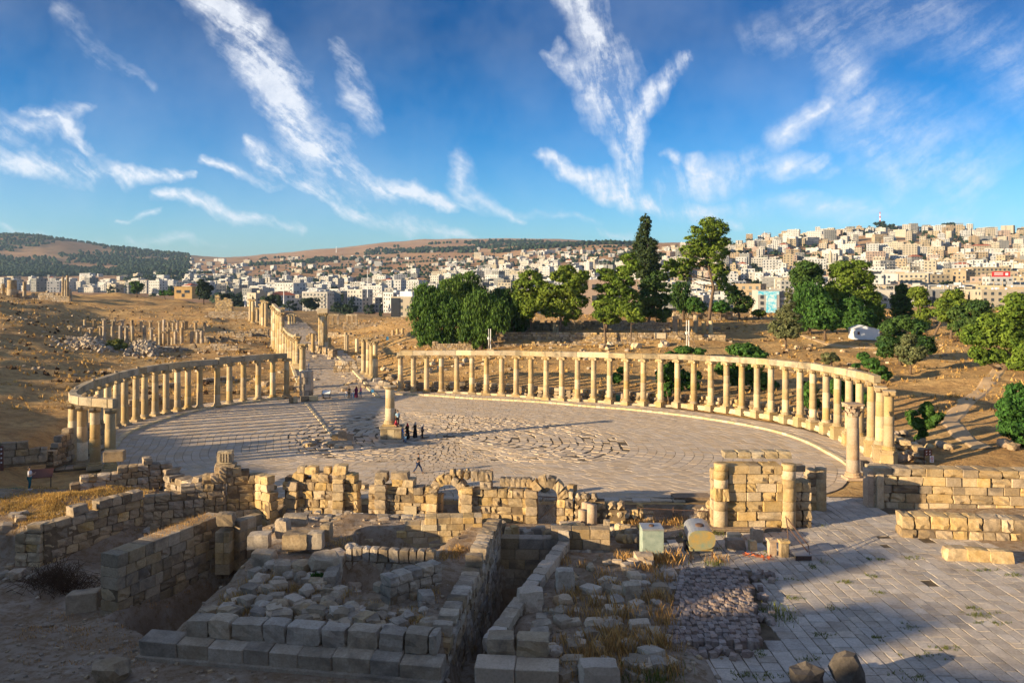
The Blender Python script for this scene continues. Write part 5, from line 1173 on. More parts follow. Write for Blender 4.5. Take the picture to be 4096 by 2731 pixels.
# ------------------------------------------------------------------ trees
def cards(mb, c, rad, n, size, style, rnd):
    """n leaf cards in clumps through an ellipsoid"""
    ncl = max(5, n // 26); cl = []
    for i in range(ncl):
        while True:
            v = Vector((rnd.uniform(-1, 1), rnd.uniform(-1, 1), rnd.uniform(-1, 1)))
            if .05 < v.length < 1: break
        v = v.normalized() * (v.length ** .45); cl.append((v, rnd.uniform(.2, .38)))
    for i in range(n):
        v, r = cl[i % ncl]; q = Vector((rnd.gauss(0, .5), rnd.gauss(0, .5), rnd.gauss(0, .42))) * r; p = v * .95 + q
        P3 = Vector((c[0] + p.x * rad[0], c[1] + p.y * rad[1], c[2] + p.z * rad[2]))
        s = size * rnd.uniform(.6, 1.35); nrm = (q.normalized() + v * .7 + Vector((rnd.uniform(-.6, .6), rnd.uniform(-.6, .6), rnd.uniform(-.2, .9)))).normalized()
        a = nrm.orthogonal().normalized(); a.rotate(Matrix.Rotation(rnd.uniform(0, 6.3), 3, nrm)); b_ = nrm.cross(a)
        if style == 'droop': a = Vector((rnd.uniform(-.3, .3), rnd.uniform(-.3, .3), -1)).normalized(); b_ = Vector((rnd.uniform(-1, 1), rnd.uniform(-1, 1), 0)).normalized(); mb.add([P3 - b_ * s * .32, P3 + b_ * s * .32, P3 + a * s * 1.7], [(0, 1, 2)])
        elif style == 'needle': mb.add([P3 - a * s * .7, P3 + b_ * s * .4, P3 + a * s * .8, P3 - b_ * s * .4], [(0, 1, 2, 3)])
        else: mb.add([P3 - a * s * .6 - b_ * s * .3, P3 + a * s * .5 - b_ * s * .4, P3 + a * s * .3 + b_ * s * .6], [(0, 1, 2)])
def tree(name, label, mat, Y, base, blobs, trunk=None, n=3000, size=.34, style='needle', tr=.28, group=None, limbs=True, cat='tree', seed=0, dk=.8):
    if Y < 200 and CZ - (base[1] - HY) * Y / FP < H(XY(base[0], Y)[0], Y) - .4:
        for _ in range(12): Y = .5 * Y + .5 * FP * (CZ - H(XY(base[0], Y)[0], Y)) / (base[1] - HY)
    rnd = random.Random(seed or int(base[0] * 7 + base[1])); X0 = XY(base[0], Y)[0]; zb = CZ - (base[1] - HY) * Y / FP; zg = min(zb, H(X0, Y)) - .1
    t = thing(name, label, cat, (X0, Y, zg), group); s = FP / Y
    def L(px, py, dy=0): return Vector(((px - base[0]) / s * (1), dy, CZ - (py - HY) / s - zg))
    mb = MB(); tot_ = sum(b_[2] * b_[3] for b_ in blobs); cents = []
    for (px, py, rx, ry) in blobs:
        dy = rnd.uniform(-.5, .5) * max(rx, ry) / s; c = L(px, py, dy); cents.append(c)
        cards(mb, c, (rx / s * 1.12, max(rx, ry) / s * dk, ry / s * 1.1), int(n * 1.3 * rx * ry / tot_), size * 1.12, style, rnd)
    mb.build('crown', M[mat], t)
    mb = MB(); tp = trunk or [(base[0], base[1]), (blobs[0][0], blobs[0][1])]; pts = [L(*p) for p in tp]; pts[0].z = -.2
    fine = []
    for i, (a, b_) in enumerate(zip(pts, pts[1:])): fine += [a.lerp(b_, k / 4) for k in range(4)]
    fine.append(pts[-1]); m_ = len(fine); mb.tube(fine, [tr * (1 - .7 * i / m_) * (1.25 if i == 0 else 1) for i in range(m_)], 8); mb.build('trunk', M['bark'], t, smooth=True)
    if limbs:
        mb = MB()
        for c in cents:
            k = min(range(m_), key=lambda i: (fine[i] - c).length + (fine[i].z > c.z) * 3 + abs(fine[i].z - c.z + (fine[i] - c).length * .4)); a = fine[k]
            mid = a.lerp(c, .5) + Vector((0, 0, -.08 * (c - a).length)); mb.tube([a, mid, c], [tr * .42, tr * .28, tr * .1], 5)
        mb.build('limbs', M['bark'], t, smooth=True)
    return t
GP = 'drooping pepper trees on the terrace edge'
tree('pepper_tree', 'leftmost drooping pepper tree, crown hanging down to the slope', 'pepper', 157, (1755, 1350), [(1700, 1180, 48, 42), (1690, 1250, 52, 50), (1735, 1215, 60, 60), (1760, 1290, 66, 52), (1695, 1315, 42, 42), (1815, 1250, 45, 50), (1740, 1345, 45, 25), (1780, 1360, 50, 28), (1700, 1360, 30, 20)], n=13000, size=.34, style='droop', group=GP, tr=.5)
tree('pepper_tree', 'tallest pepper tree with a rounded top, behind the other two', 'pepper', 166, (1850, 1340), [(1865, 1125, 52, 38), (1815, 1155, 55, 40), (1880, 1170, 48, 42), (1800, 1195, 40, 35), (1790, 1140, 35, 28), (1860, 1230, 60, 60), (1845, 1300, 60, 45), (1830, 1355, 50, 26), (1890, 1180, 50, 50)], n=11000, size=.34, style='droop', group=GP, tr=.5)
tree('pepper_tree', 'right pepper tree with one long curtain of leaves reaching the wall foot', 'pepper', 154, (1925, 1370), [(1925, 1205, 48, 42), (1960, 1240, 50, 55), (1905, 1260, 50, 55), (1930, 1320, 42, 48), (1920, 1370, 26, 30), (2000, 1260, 40, 55), (1860, 1320, 30, 36), (1885, 1215, 30, 30)], n=12000, size=.34, style='droop', group=GP, tr=.5)
tree('pepper_tree', 'dark pepper tree in the shade right of the long leaf curtain', 'pepper', 168, (2055, 1330), [(2040, 1190, 48, 38), (2080, 1230, 40, 50), (2045, 1270, 48, 50), (2090, 1190, 28, 28), (2010, 1175, 35, 22), (2010, 1310, 40, 30), (2085, 1290, 36, 36), (1990, 1210, 45, 45)], n=8500, size=.34, style='droop', group=GP, tr=.45)
GP = 'pine trees on the terrace'
tree('pine_tree', 'bright pine left of the forked one, crown hiding its trunk', 'pine', 163, (2125, 1320), [(2120, 1110, 42, 26), (2085, 1140, 32, 20), (2150, 1140, 38, 22), (2110, 1180, 50, 24), (2155, 1190, 40, 24), (2130, 1225, 40, 22), (2110, 1255, 28, 16)], n=7000, group=GP)
tree('pine_tree', 'broad bright pine with a bare curved trunk at its foot', 'pine', 160, (2236, 1322), [(2265, 1085, 34, 24), (2235, 1105, 30, 20), (2325, 1100, 30, 20), (2295, 1125, 42, 22), (2200, 1160, 42, 24), (2265, 1165, 52, 26), (2180, 1200, 36, 24), (2240, 1210, 52, 28), (2310, 1205, 38, 24), (2215, 1245, 46, 22), (2285, 1250, 40, 26), (2262, 1285, 16, 14), (2320, 1150, 30, 20)], trunk=[(2236, 1322), (2243, 1280), (2240, 1235), (2250, 1160), (2270, 1095)], n=13000, group=GP)
tree('pine_tree', 'tall layered pine left of the cypress', 'pine', 161, (2424, 1325), [(2515, 1035, 30, 22), (2535, 1065, 32, 22), (2500, 1085, 38, 20), (2420, 1085, 28, 14), (2440, 1110, 42, 16), (2490, 1125, 44, 20), (2415, 1150, 36, 18), (2470, 1160, 46, 22), (2520, 1180, 30, 22), (2430, 1190, 36, 18), (2480, 1215, 40, 22)], trunk=[(2424, 1325), (2428, 1270), (2450, 1190), (2490, 1110), (2515, 1040)], n=10000, group=GP)
tree('pine_tree', 'low bushy pine in front of the layered one', 'pine', 156, (2424, 1325), [(2410, 1220, 36, 22), (2450, 1235, 40, 26), (2400, 1260, 28, 22), (2440, 1275, 40, 20), (2500, 1240, 40, 24)], n=5500, group=GP, tr=.22)
tree('pine_tree', 'small pine with a thin stem between two bigger ones', 'pine', 154, (2524, 1330), [(2525, 1270, 22, 16), (2545, 1250, 28, 18), (2510, 1245, 24, 16), (2560, 1275, 20, 14)], n=2600, group=GP, tr=.14)
tree('pine_tree', 'dark pine standing right behind the cypress trunk', 'dpine', 170, (2585, 1310), [(2640, 1105, 30, 22), (2600, 1140, 38, 28), (2650, 1150, 30, 20), (2590, 1190, 40, 30), (2640, 1200, 36, 28), (2600, 1240, 46, 28), (2650, 1250, 30, 22), (2560, 1225, 30, 26), (2640, 1275, 22, 14)], n=9500, group=GP)
tree('cypress_tree', 'tall dark cypress with a split tip, highest tree of the terrace', 'cyp', 172, (2565, 1290), [(2578, 880, 14, 24), (2592, 890, 12, 26), (2580, 915, 22, 26), (2575, 950, 26, 28), (2590, 985, 34, 30), (2560, 975, 26, 26), (2585, 1020, 46, 30), (2580, 1055, 48, 30), (2600, 1085, 38, 28), (2555, 1010, 26, 24), (2612, 1050, 28, 30), (2570, 1095, 30, 24), (2595, 1120, 28, 22)], trunk=[(2565, 1290), (2566, 1180), (2580, 1050), (2585, 900)], n=13000, size=.30, style='leaf', tr=.32)
tree('pine_tree', 'tall leaning pine with a long bare curved trunk at the edge of the terrace', 'pine', 185, (2833, 1250), [(2845, 892, 40, 22), (2815, 915, 46, 24), (2870, 915, 42, 26), (2840, 940, 46, 20), (2880, 965, 46, 22), (2775, 955, 34, 18), (2800, 975, 36, 16), (2760, 1000, 42, 20), (2820, 1005, 48, 24), (2870, 1010, 40, 26), (2750, 1035, 34, 18), (2790, 1050, 30, 16), (2860, 1050, 34, 22), (2725, 1070, 40, 26), (2885, 1080, 34, 22), (2735, 1105, 24, 18), (2880, 1115, 30, 18), (2910, 1145, 34, 18), (2690, 1060, 26, 14)], trunk=[(2833, 1250), (2846, 1200), (2855, 1150), (2843, 1105), (2832, 1060), (2835, 980), (2845, 900)], n=15000, tr=.42)
tree('pine_tree', 'thin half bare pine between the cypress and the leaning pine', 'pine', 178, (2640, 1290), [(2675, 1045, 22, 12), (2700, 1060, 18, 10), (2660, 1075, 20, 12), (2690, 1100, 16, 12)], trunk=[(2640, 1290), (2650, 1180), (2665, 1060)], n=1400, tr=.18)
tree('bush', 'grey green willowy bush left of the leaning pine trunk', 'dpine', 192, (2735, 1248), [(2725, 1150, 34, 24), (2715, 1190, 40, 30), (2745, 1215, 36, 28)], n=3800, style='droop', limbs=False, cat='bush')
tree('bush', 'dark round bush at the foot of the leaning pine, left', 'fig', 190, (2780, 1248), [(2775, 1215, 30, 24), (2795, 1230, 26, 18)], n=1900, style='leaf', limbs=False, cat='bush')
tree('bush', 'bright bush at the right foot of the leaning pine', 'fig', 190, (2885, 1252), [(2880, 1222, 32, 20), (2900, 1236, 24, 14), (2860, 1232, 20, 14)], n=1900, style='leaf', limbs=False, cat='bush')
tree('tree', 'dark tree right of the leaning pine above the track', 'dpine', 195, (2960, 1262), [(2945, 1190, 36, 28), (2985, 1210, 30, 24), (2925, 1165, 26, 20), (2965, 1235, 32, 18)], n=3600)
tree('tree', 'small bush before the blue painted house', 'pine', 195, (3035, 1268), [(3035, 1252, 24, 12)], n=700, limbs=False)
tree('pine_tree', 'sparse grey green conifer alone on the dry slope', 'olive', 147, (3142, 1396), [(3150, 1175, 14, 22), (3155, 1215, 22, 22), (3140, 1255, 34, 22), (3165, 1270, 34, 18), (3130, 1300, 42, 22), (3165, 1310, 42, 22), (3145, 1338, 44, 16), (3110, 1325, 30, 12)], trunk=[(3142, 1396), (3143, 1330), (3150, 1180)], n=6500, size=.26, style='leaf', tr=.2)
GP = 'trees of the grove behind the slope'
tree('pine_tree', 'dark pine with a wide flat crown at the left of the grove', 'dpine', 172, (3235, 1320), [(3225, 1068, 46, 24), (3190, 1095, 30, 22), (3255, 1085, 34, 22), (3210, 1115, 44, 20), (3265, 1120, 26, 18), (3190, 1135, 24, 16)], n=6000, group=GP)
tree('tree', 'dark broad tree filling the middle of the grove', 'fig', 168, (3240, 1320), [(3240, 1165, 50, 34), (3210, 1200, 40, 40), (3270, 1200, 40, 36), (3230, 1250, 50, 40), (3205, 1280, 36, 34)], n=8500, size=.36, style='droop', group=GP)
tree('pine_tree', 'tallest bright pine of the grove', 'pine', 172, (3400, 1320), [(3370, 1070, 46, 26), (3430, 1065, 42, 26), (3340, 1090, 26, 20), (3400, 1105, 60, 30), (3450, 1110, 34, 26), (3370, 1150, 56, 34), (3440, 1160, 52, 34), (3480, 1190, 44, 32), (3330, 1170, 40, 32), (3500, 1240, 38, 36), (3400, 1200, 60, 40), (3530, 1290, 40, 26)], n=17000, group=GP)
tree('tree', 'light green low tree at the front of the grove', 'fig', 158, (3300, 1325), [(3300, 1215, 40, 32), (3270, 1245, 34, 30), (3320, 1260, 44, 36), (3280, 1285, 44, 28), (3330, 1300, 34, 20)], n=7500, style='leaf', size=.38, group=GP)
tree('tree', 'very dark tree directly behind the white shed', 'fig', 176, (3430, 1330), [(3400, 1230, 44, 40), (3440, 1270, 46, 40), (3400, 1290, 40, 34)], n=5500, style='leaf', size=.4, group=GP)
tree('pine_tree', 'dark pine right of the white shed beside a bright round one', 'dpine', 180, (3600, 1300), [(3605, 1160, 24, 24), (3590, 1200, 34, 26), (3625, 1210, 26, 28), (3600, 1245, 40, 28)], n=4500, group=GP)
tree('pine_tree', 'bright round headed pine right of the grove', 'pine', 178, (3690, 1310), [(3675, 1175, 34, 26), (3690, 1205, 30, 22), (3700, 1255, 34, 24), (3680, 1285, 30, 16)], n=4800, group=GP)
tree('tree', 'wide spreading low tree on the dry slope right of the shed', 'dpine', 140, (3605, 1460), [(3560, 1310, 36, 26), (3620, 1290, 44, 26), (3670, 1310, 40, 26), (3545, 1370, 42, 28), (3600, 1360, 50, 30), (3665, 1370, 56, 32), (3710, 1390, 28, 20), (3540, 1410, 30, 16)], n=12000, size=.32, style='leaf')
tree('tree', 'greyish tree with bare twigs before the spreading one', 'olive', 128, (3643, 1497), [(3640, 1360, 26, 26), (3620, 1400, 30, 24), (3665, 1410, 32, 26), (3645, 1440, 32, 16)], n=3800, size=.26, style='leaf', tr=.16)
GP = 'pines at the right edge'
tree('pine_tree', 'pine with a pale leaning trunk near the right edge', 'pine', 165, (3735, 1340), [(3820, 1180, 36, 22), (3780, 1215, 34, 22), (3840, 1215, 34, 22), (3765, 1255, 40, 28), (3810, 1265, 36, 26)], trunk=[(3735, 1340), (3758, 1300), (3790, 1240), (3820, 1185)], n=6500, group=GP)
tree('pine_tree', 'darker broad pine behind the leaning trunk', 'dpine', 172, (3800, 1352), [(3900, 1230, 44, 28), (3850, 1255, 40, 28), (3930, 1265, 36, 24), (3880, 1290, 50, 26), (3820, 1305, 26, 20)], trunk=[(3803, 1352), (3806, 1310), (3850, 1260)], n=6500, group=GP)
tree('pine_tree', 'large bright pine filling the right edge above the track', 'pine', 142, (4020, 1480), [(4060, 1200, 44, 24), (4040, 1240, 50, 30), (3960, 1290, 40, 30), (4020, 1290, 56, 34), (4090, 1290, 50, 40), (3900, 1340, 46, 34), (3960, 1350, 50, 34), (4040, 1350, 56, 36), (4090, 1400, 50, 40), (3910, 1410, 32, 22), (3990, 1420, 46, 26), (4060, 1450, 44, 24), (3930, 1440, 26, 16), (4120, 1240, 50, 40)], n=20000, group=GP, tr=.4)
tree('pine_tree', 'dark leafy tree cut by the right edge beside the track', 'fig', 96, (4110, 1790), [(4070, 1560, 36, 24), (4090, 1610, 50, 44), (4040, 1640, 46, 34), (4100, 1690, 56, 44), (4050, 1710, 40, 36), (4110, 1760, 40, 26), (4020, 1610, 26, 20)], n=12000, size=.24, style='leaf')
tree('fig_tree', 'young fig tree on the slope beyond the end of the right colonnade', 'fig', 92, (3690, 1776), [(3700, 1640, 24, 26), (3650, 1660, 22, 18), (3740, 1665, 28, 16), (3670, 1690, 28, 20), (3710, 1690, 26, 18), (3690, 1725, 20, 18), (3680, 1755, 16, 14), (3705, 1620, 12, 14)], n=4200, size=.26, style='leaf', tr=.12)
GP = 'fig trees behind the right colonnade'
for i, (b_, bl, n_, lb) in enumerate((((2680, 1615), [(2650, 1490, 24, 24), (2690, 1480, 34, 30), (2665, 1530, 26, 30), (2735, 1510, 26, 28), (2670, 1565, 18, 20), (2710, 1545, 20, 18), (2680, 1420, 30, 14)], 5500, 'fig tree with a forked pale stem behind the middle of the right colonnade'),
        ((2950, 1560), [(2980, 1400, 54, 24), (3030, 1420, 40, 22), (2900, 1470, 36, 28), (2960, 1500, 50, 34), (3040, 1520, 44, 30), (3000, 1450, 50, 28), (3080, 1540, 26, 18)], 9500, 'largest fig tree, its crown rising above the colonnade beam'),
        ((3240, 1640), [(3235, 1560, 30, 30), (3250, 1610, 26, 26), (3225, 1600, 18, 18)], 2600, 'yellow green shrub between columns right of the largest fig tree'),
        ((3360, 1650), [(3340, 1545, 34, 24), (3380, 1600, 30, 30), (3400, 1560, 28, 26), (3440, 1590, 22, 30)], 4200, 'leafy shrub behind the lone pink column'),
        ((2480, 1540), [(2465, 1510, 20, 18), (2490, 1480, 16, 14)], 1100, 'small shrub left of the forked fig tree'),
        ((2775, 1560), [(2770, 1540, 22, 16), (2790, 1500, 18, 14)], 1100, 'low weak shrub right of the forked fig tree'),
        ((2760, 1420), [(2740, 1400, 34, 14), (2800, 1405, 24, 12)], 1500, 'low bush on the slope just above the beam, below the second mast'))):
    tree('fig_tree' if n_ > 4000 else 'shrub', lb, 'fig', (126, 121, 106, 92, 124, 120, 138)[i], b_, bl, n=n_, size=.32, style='leaf', tr=.12, group=GP, cat='tree' if n_ > 4000 else 'shrub')
tree('shrub', 'small grey green shrub on the slope above the right end of the beam', 'olive', 132, (3325, 1455), [(3320, 1425, 26, 16), (3345, 1435, 18, 12), (3310, 1445, 20, 10)], n=1500, size=.28, style='leaf', cat='shrub')
tree('shrub', 'dark spreading shrub right above the end of the right beam', 'fig', 118, (3500, 1520), [(3455, 1425, 22, 14), (3480, 1450, 30, 18), (3510, 1475, 26, 16), (3545, 1500, 22, 16), (3420, 1462, 18, 8)], n=3400, size=.28, style='leaf', cat='shrub')
GP = 'trees on the left crest'
tree('pine_tree', 'small dark wind bent pine on the left crest', 'dpine', 400, (548, 1178), [(545, 1135, 16, 12), (560, 1150, 14, 8), (540, 1158, 14, 14), (565, 1140, 10, 6)], n=900, size=.7, group=GP)
tree('tree', 'dense round dark tree beside the derelict house on the crest', 'farleaf', 370, (815, 1194), [(812, 1135, 18, 20), (825, 1155, 22, 22), (800, 1165, 16, 20), (822, 1178, 24, 16)], n=1800, size=.75, style='leaf', group=GP)
tree('bush', 'low green bushes left of the derelict house', 'fig', 395, (665, 1182), [(650, 1170, 16, 10), (680, 1170, 18, 11)], n=600, size=.7, style='leaf', group=GP, limbs=False, cat='bush')
tree('bush', 'green bush with long branches in front of the ruined hall columns', 'weed', 192, (462, 1395), [(450, 1378, 26, 16), (485, 1382, 26, 14), (470, 1365, 18, 10)], n=2200, size=.35, style='leaf', limbs=False, cat='bush')

# tussocks of dry grass over the slopes
random.seed(71)
mb = MB()
for k in range(9500):
    px = R(-40, 4140); Y = 95 * (330 / 95) ** random.random(); x, y = XY(px, Y)
    if plazaD(x, y) < 7 or abs(x - SX(y)) < 8 or nz(x, y, 9, 51) < -.12: continue
    z = H(x, y); s = R(.25, .7) * (1 + Y / 400)
    for q in range(3):
        a = R(0, 6.3); mb.add([(x + R(-.3, .3) * s, y + R(-.3, .3) * s, z - .05), (x + R(-.3, .3) * s + s * .4 * cos(a), y + s * .4 * sin(a), z - .05), (x + R(-.4, .4) * s, y + R(-.3, .3) * s, z + s * R(.3, .8))], [(0, 1, 2)])
tag(mb.build('dry_grass', M['dry']), 'tussocks of golden dry grass over the slopes around the plaza', 'grass', kind='stuff')
mb = MB()
for k in range(1600):
    px = R(-40, 1100) if k % 3 else R(2600, 4140); Y = R(100, 330); x, y = XY(px, Y)
    if plazaD(x, y) < 7 or abs(x - SX(y)) < 8 or nz(x, y, 12, 57) < .1: continue
    z = H(x, y); s = R(.4, 1.0)
    for q in range(7):
        a = R(0, 6.3); mb.add([(x + R(-.5, .5) * s, y + R(-.5, .5) * s, z - .05), (x + R(-.5, .5) * s + s * .4 * cos(a), y + s * .4 * sin(a), z), (x + R(-.6, .6) * s, y + R(-.5, .5) * s, z + s * R(.3, .9))], [(0, 1, 2)])
tag(mb.build('dry_scrub', M['scrub']), 'dark dry thistle scrub on the slopes around the plaza', 'scrub', kind='stuff')
# ------------------------------------------------------------------ the town on the hills
random.seed(101)
PAL = {'white': (.50, .50, .50), 'cream': (.43, .38, .30), 'tan': (.36, .28, .19), 'sandy': (.40, .33, .23), 'grey': (.22, .22, .22), 'pinkish': (.38, .29, .24), 'pale': (.45, .43, .40)}
for k, c in PAL.items(): M['b_' + k] = plain('plaster ' + k, tuple(q * .88 for q in c), .9, .1, nz=.12, sc=.15)
M['redroof'] = plain('red roof tiles', (.36, .12, .07), .8, .2, nz=.3, sc=.5)
M['tank'] = plain('white water tank', (.80, .80, .80), .4, .4, nz=.05)
WIN = MB(); WIN.box((0, 0, 0), (1.45, .14, 1.55)); WIN = WIN.mesh('window', M['dark'])
TKM = MB(); TKM.lathe([(.6, 0), (.6, 1.3), (.3, 1.5)], 8); TKM = TKM.mesh('water_tank', M['tank'])
def zone(px, yp, Y):
    a = [(500, 'below the forested hill'), (1000, 'beyond the ruined hall field'), (1250, 'beyond the street columns'), (1600, 'left of the pepper trees'), (1950, 'above the pepper trees'), (2250, 'left of the white hospital'), (2500, 'behind the terrace pines'), (2720, 'behind the cypress'), (2960, 'behind the tall leaning pine'),
         (3180, 'left of the grove'), (3400, 'above the grove'), (3620, 'above the white shed'), (3850, 'above the round pine'), (9999, 'at the right edge')]
    s = next(t_ for lim, t_ in a if px < lim); lv = 'on the skyline' if Y > 1550 and px > 2600 or Y > 2300 else 'high up' if Y > 1100 else 'halfway up' if Y > 700 else 'low down'
    return lv + ' ' + s
FLN = {1: 'one storey', 2: 'two storey', 3: 'three storey', 4: 'four storey', 5: 'five storey', 6: 'six storey', 7: 'seven storey', 8: 'eight storey'}
SEEN = {}
def geom(w_, d_, fl, fh, colour, feat, rnd):
    """pieces of one building round its own base; returns {part: mesh builder}, windows"""
    h = fl * fh; pcs = {}
    mb = MB(); mb.box((0, 0, h / 2 - 3), (w_, d_, h + 6)); pcs['wall'] = mb
    mb = MB()
    for sx, sy, lx_, ly_ in ((0, -1, w_, .25), (0, 1, w_, .25), (-1, 0, .25, d_ - .5), (1, 0, .25, d_ - .5)): mb.box((sx * (w_ / 2 - .125), sy * (d_ / 2 - .125), h + .35), (lx_ + (.1 if sy else 0), ly_, .7))
    pcs['parapet'] = mb
    if feat == 'with red roof':
        mb = MB(); a, b_ = w_ / 2 + .5, d_ / 2 + .5; r = min(a, b_) * .9
        mb.add([(-a, -b_, h + .05), (a, -b_, h + .05), (a, b_, h + .05), (-a, b_, h + .05), (-a + r, 0, h + 2.6), (a - r, 0, h + 2.6)], [(0, 1, 5, 4), (1, 2, 5), (2, 3, 4, 5), (3, 0, 4), (3, 2, 1, 0)]); pcs['roof'] = mb; del pcs['parapet']
    elif feat == 'with rooftop hut':
        mb = MB(); mb.box((w_ * rnd.uniform(-.25, .25), d_ * .15, h + 1.3), (w_ * .3, d_ * .4, 2.6)); pcs['stair_hut'] = mb
    elif feat == 'with open top floor':
        mb = MB()
        for i in range(4): mb.box((-w_ / 2 + .4 + i * (w_ - .8) / 3, -d_ / 2 + .4, h + 1.4), (.4, .4, 2.8))
        for i in range(2): mb.box((-w_ / 2 + .4 + i * (w_ - .8), d_ / 2 - .4, h + 1.4), (.4, .4, 2.8))
        mb.box((0, 0, h + 2.95), (w_, d_, .3)); pcs['open_floor'] = mb
    elif feat == 'with front balconies':
        mb = MB()
        for f in range(1, fl): mb.box((w_ * .18, -d_ / 2 - .6, f * fh + .45), (w_ * .42, 1.2, .95))
        pcs['balcony'] = mb
    elif feat == 'with projecting bay':
        mb = MB(); mb.box((-w_ * .27, -d_ / 2 - .8, h / 2 - 3), (w_ * .36, 1.62, h + 6.6)); pcs['bay'] = mb
    wins = []; nc = max(2, int(w_ / 3.1)); ns = max(1, int(d_ / 3.6))
    for f in range(fl):
        for i in range(nc):
            if rnd.random() < .1: continue
            x = -w_ / 2 + (i + .5) * w_ / nc; y = -d_ / 2 - .02
            if feat == 'with projecting bay' and abs(x + w_ * .27) < w_ * .19: y -= 1.6
            wins.append((x, y, f * fh + fh * .55, 0))
        for i in range(ns):
            y = -d_ / 2 + (i + .5) * d_ / ns
            if rnd.random() < .75: wins.append((w_ / 2 + .02, y, f * fh + fh * .55, pi / 2))
            if rnd.random() < .75: wins.append((-w_ / 2 - .02, y, f * fh + fh * .55, pi / 2))
    return pcs, wins
placed = []; GRD = {}
def free(x, y, r):
    cx, cy = int(x // 25), int(y // 25)
    for i in range(-1, 2):
        for j in range(-1, 2):
            for (a, b_, q) in GRD.get((cx + i, cy + j), ()):
                if (a - x) ** 2 + ((b_ - y) * 1.0) ** 2 < ((q + r) * .86) ** 2: return False
    return True
def density(px, yp, Y):
    n = nz(px / 70, yp / 25, 1, 3)
    if px > 2620: return .88 if yp > 915 else 0
    if Y < 640: return .5 if px > 2000 and Y > 470 else 0
    if Y < 950: return .1 if px < 900 else .92 if px > 1000 else .35
    if px < 750: return (.5 if 1000 < Y < 1650 and n > -.1 else .02) if yp > 1095 else 0
    if px < 1000: return .55 if n > -.15 and Y < 3000 else .06
    if px < 1700: return (.78 if Y < 1150 else .5 if n > -.1 and Y < 2600 else .1) if yp > 1025 else 0
    return (.92 if Y < 1500 else .65 if Y < 2300 and n > -.25 else .12) if yp > 1000 else .0
# landmark buildings first: label, px centre, Y, width px, yb, storeys, colour, feature
LM = [('long white hospital block with a blue glass centre, biggest building behind the pines', 2330, 760, 230, 1085, 5, 'white', 'plain', -.12), ('white hotel like block of five storeys above the middle of the town', 1585, 840, 70, 1195, 6, 'white', 'with projecting bay', -.35),
      ('wide white block with many windows left of the pepper trees', 1650, 880, 100, 1182, 5, 'white', 'with front balconies', -.45), ('long low grey factory with a flat pale roof', 2068, 900, 130, 1078, 2, 'grey', 'plain', 0), ('twin white towers beyond the street columns', 1160, 760, 105, 1215, 6, 'white', 'with front balconies', -.5),
      ('broad white block left of the big brown one beyond the street mound', 1275, 720, 75, 1218, 4, 'white', 'plain', -.1), ('white and grey glass fronted block with a big brown side wall', 1440, 660, 85, 1238, 5, 'pale', 'plain', -.6), ('low brown civic building half hidden behind the pines', 2440, 235, 270, 1215, 2, 'pinkish', 'plain', -.05),
      ('beige block with dark glass corner and white roof billboard', 1615, 400, 90, 1268, 3, 'cream', 'plain', -.2), ('orange roofed four storey house with a big blank brown side wall', 3000, 430, 110, 1235, 4, 'tan', 'with front balconies', -.6), ('wide cream apartment slab with many windows low on the right hillside', 3945, 640, 150, 1090, 4, 'sandy', 'plain', -.05), ('cream apartment block next to the wide slab', 3820, 640, 80, 1075, 4, 'sandy', 'with front balconies', -.3),
      ('round fronted white house below the minaret', 3095, 560, 55, 1140, 2, 'pale', 'plain', -.2), ('white block with tall blue glass panel at the right edge', 3985, 420, 170, 1260, 4, 'cream', 'plain', -.1), ('white tower block breaking the skyline above the grove', 3420, 1500, 60, 985, 8, 'white', 'with rooftop hut', -.4), ('tall pale tower at the left end of the right skyline', 3175, 1550, 48, 950, 6, 'white', 'plain', -.5),
      ('lone tan hotel block near the hill crest', 1915, 2300, 34, 1000, 4, 'cream', 'plain', -.4), ('isolated pale villa row on the far left slope', 350, 1650, 50, 1100, 3, 'white', 'plain', -.2), ('white block with a red advertising board on top at the right', 3990, 520, 90, 1150, 3, 'white', 'plain', -.1), ('pale skyline block with a thin mast at the right', 3960, 1500, 50, 945, 5, 'white', 'plain', -.3)]
BL = []
for lab, px, Y, wpx, yb, fl, colr, feat, rz in LM:
    w_ = wpx * Y / FP / (abs(cos(rz)) + .35 * abs(sin(rz))); d_ = min(16, w_ * .7) ; x = XY(px, Y)[0]; zb = CZ - (yb - HY) * Y / FP; zb = min(zb, H(x, Y) + 4); BL.append([lab, x, Y, zb, w_, d_, fl, colr, feat, rz, px, yb]); GRD.setdefault((int(x // 25), int(Y // 25)), []).append((x, Y, max(w_, d_) * .55))
PT = []
for k in range(900):
    px = R(2600, 4160) if k % 2 else R(900, 2600); Y = 430 * (1750 / 430) ** random.random(); x = XY(px, Y)[0]
    if nz(px / 60, Y / 120, 1, 40) > .05 and free(x, Y, 4) and len(PT) < 260: PT.append((px, x, Y)); GRD.setdefault((int(x // 25), int(Y // 25)), []).append((x, Y, 4.5))
tries = 0
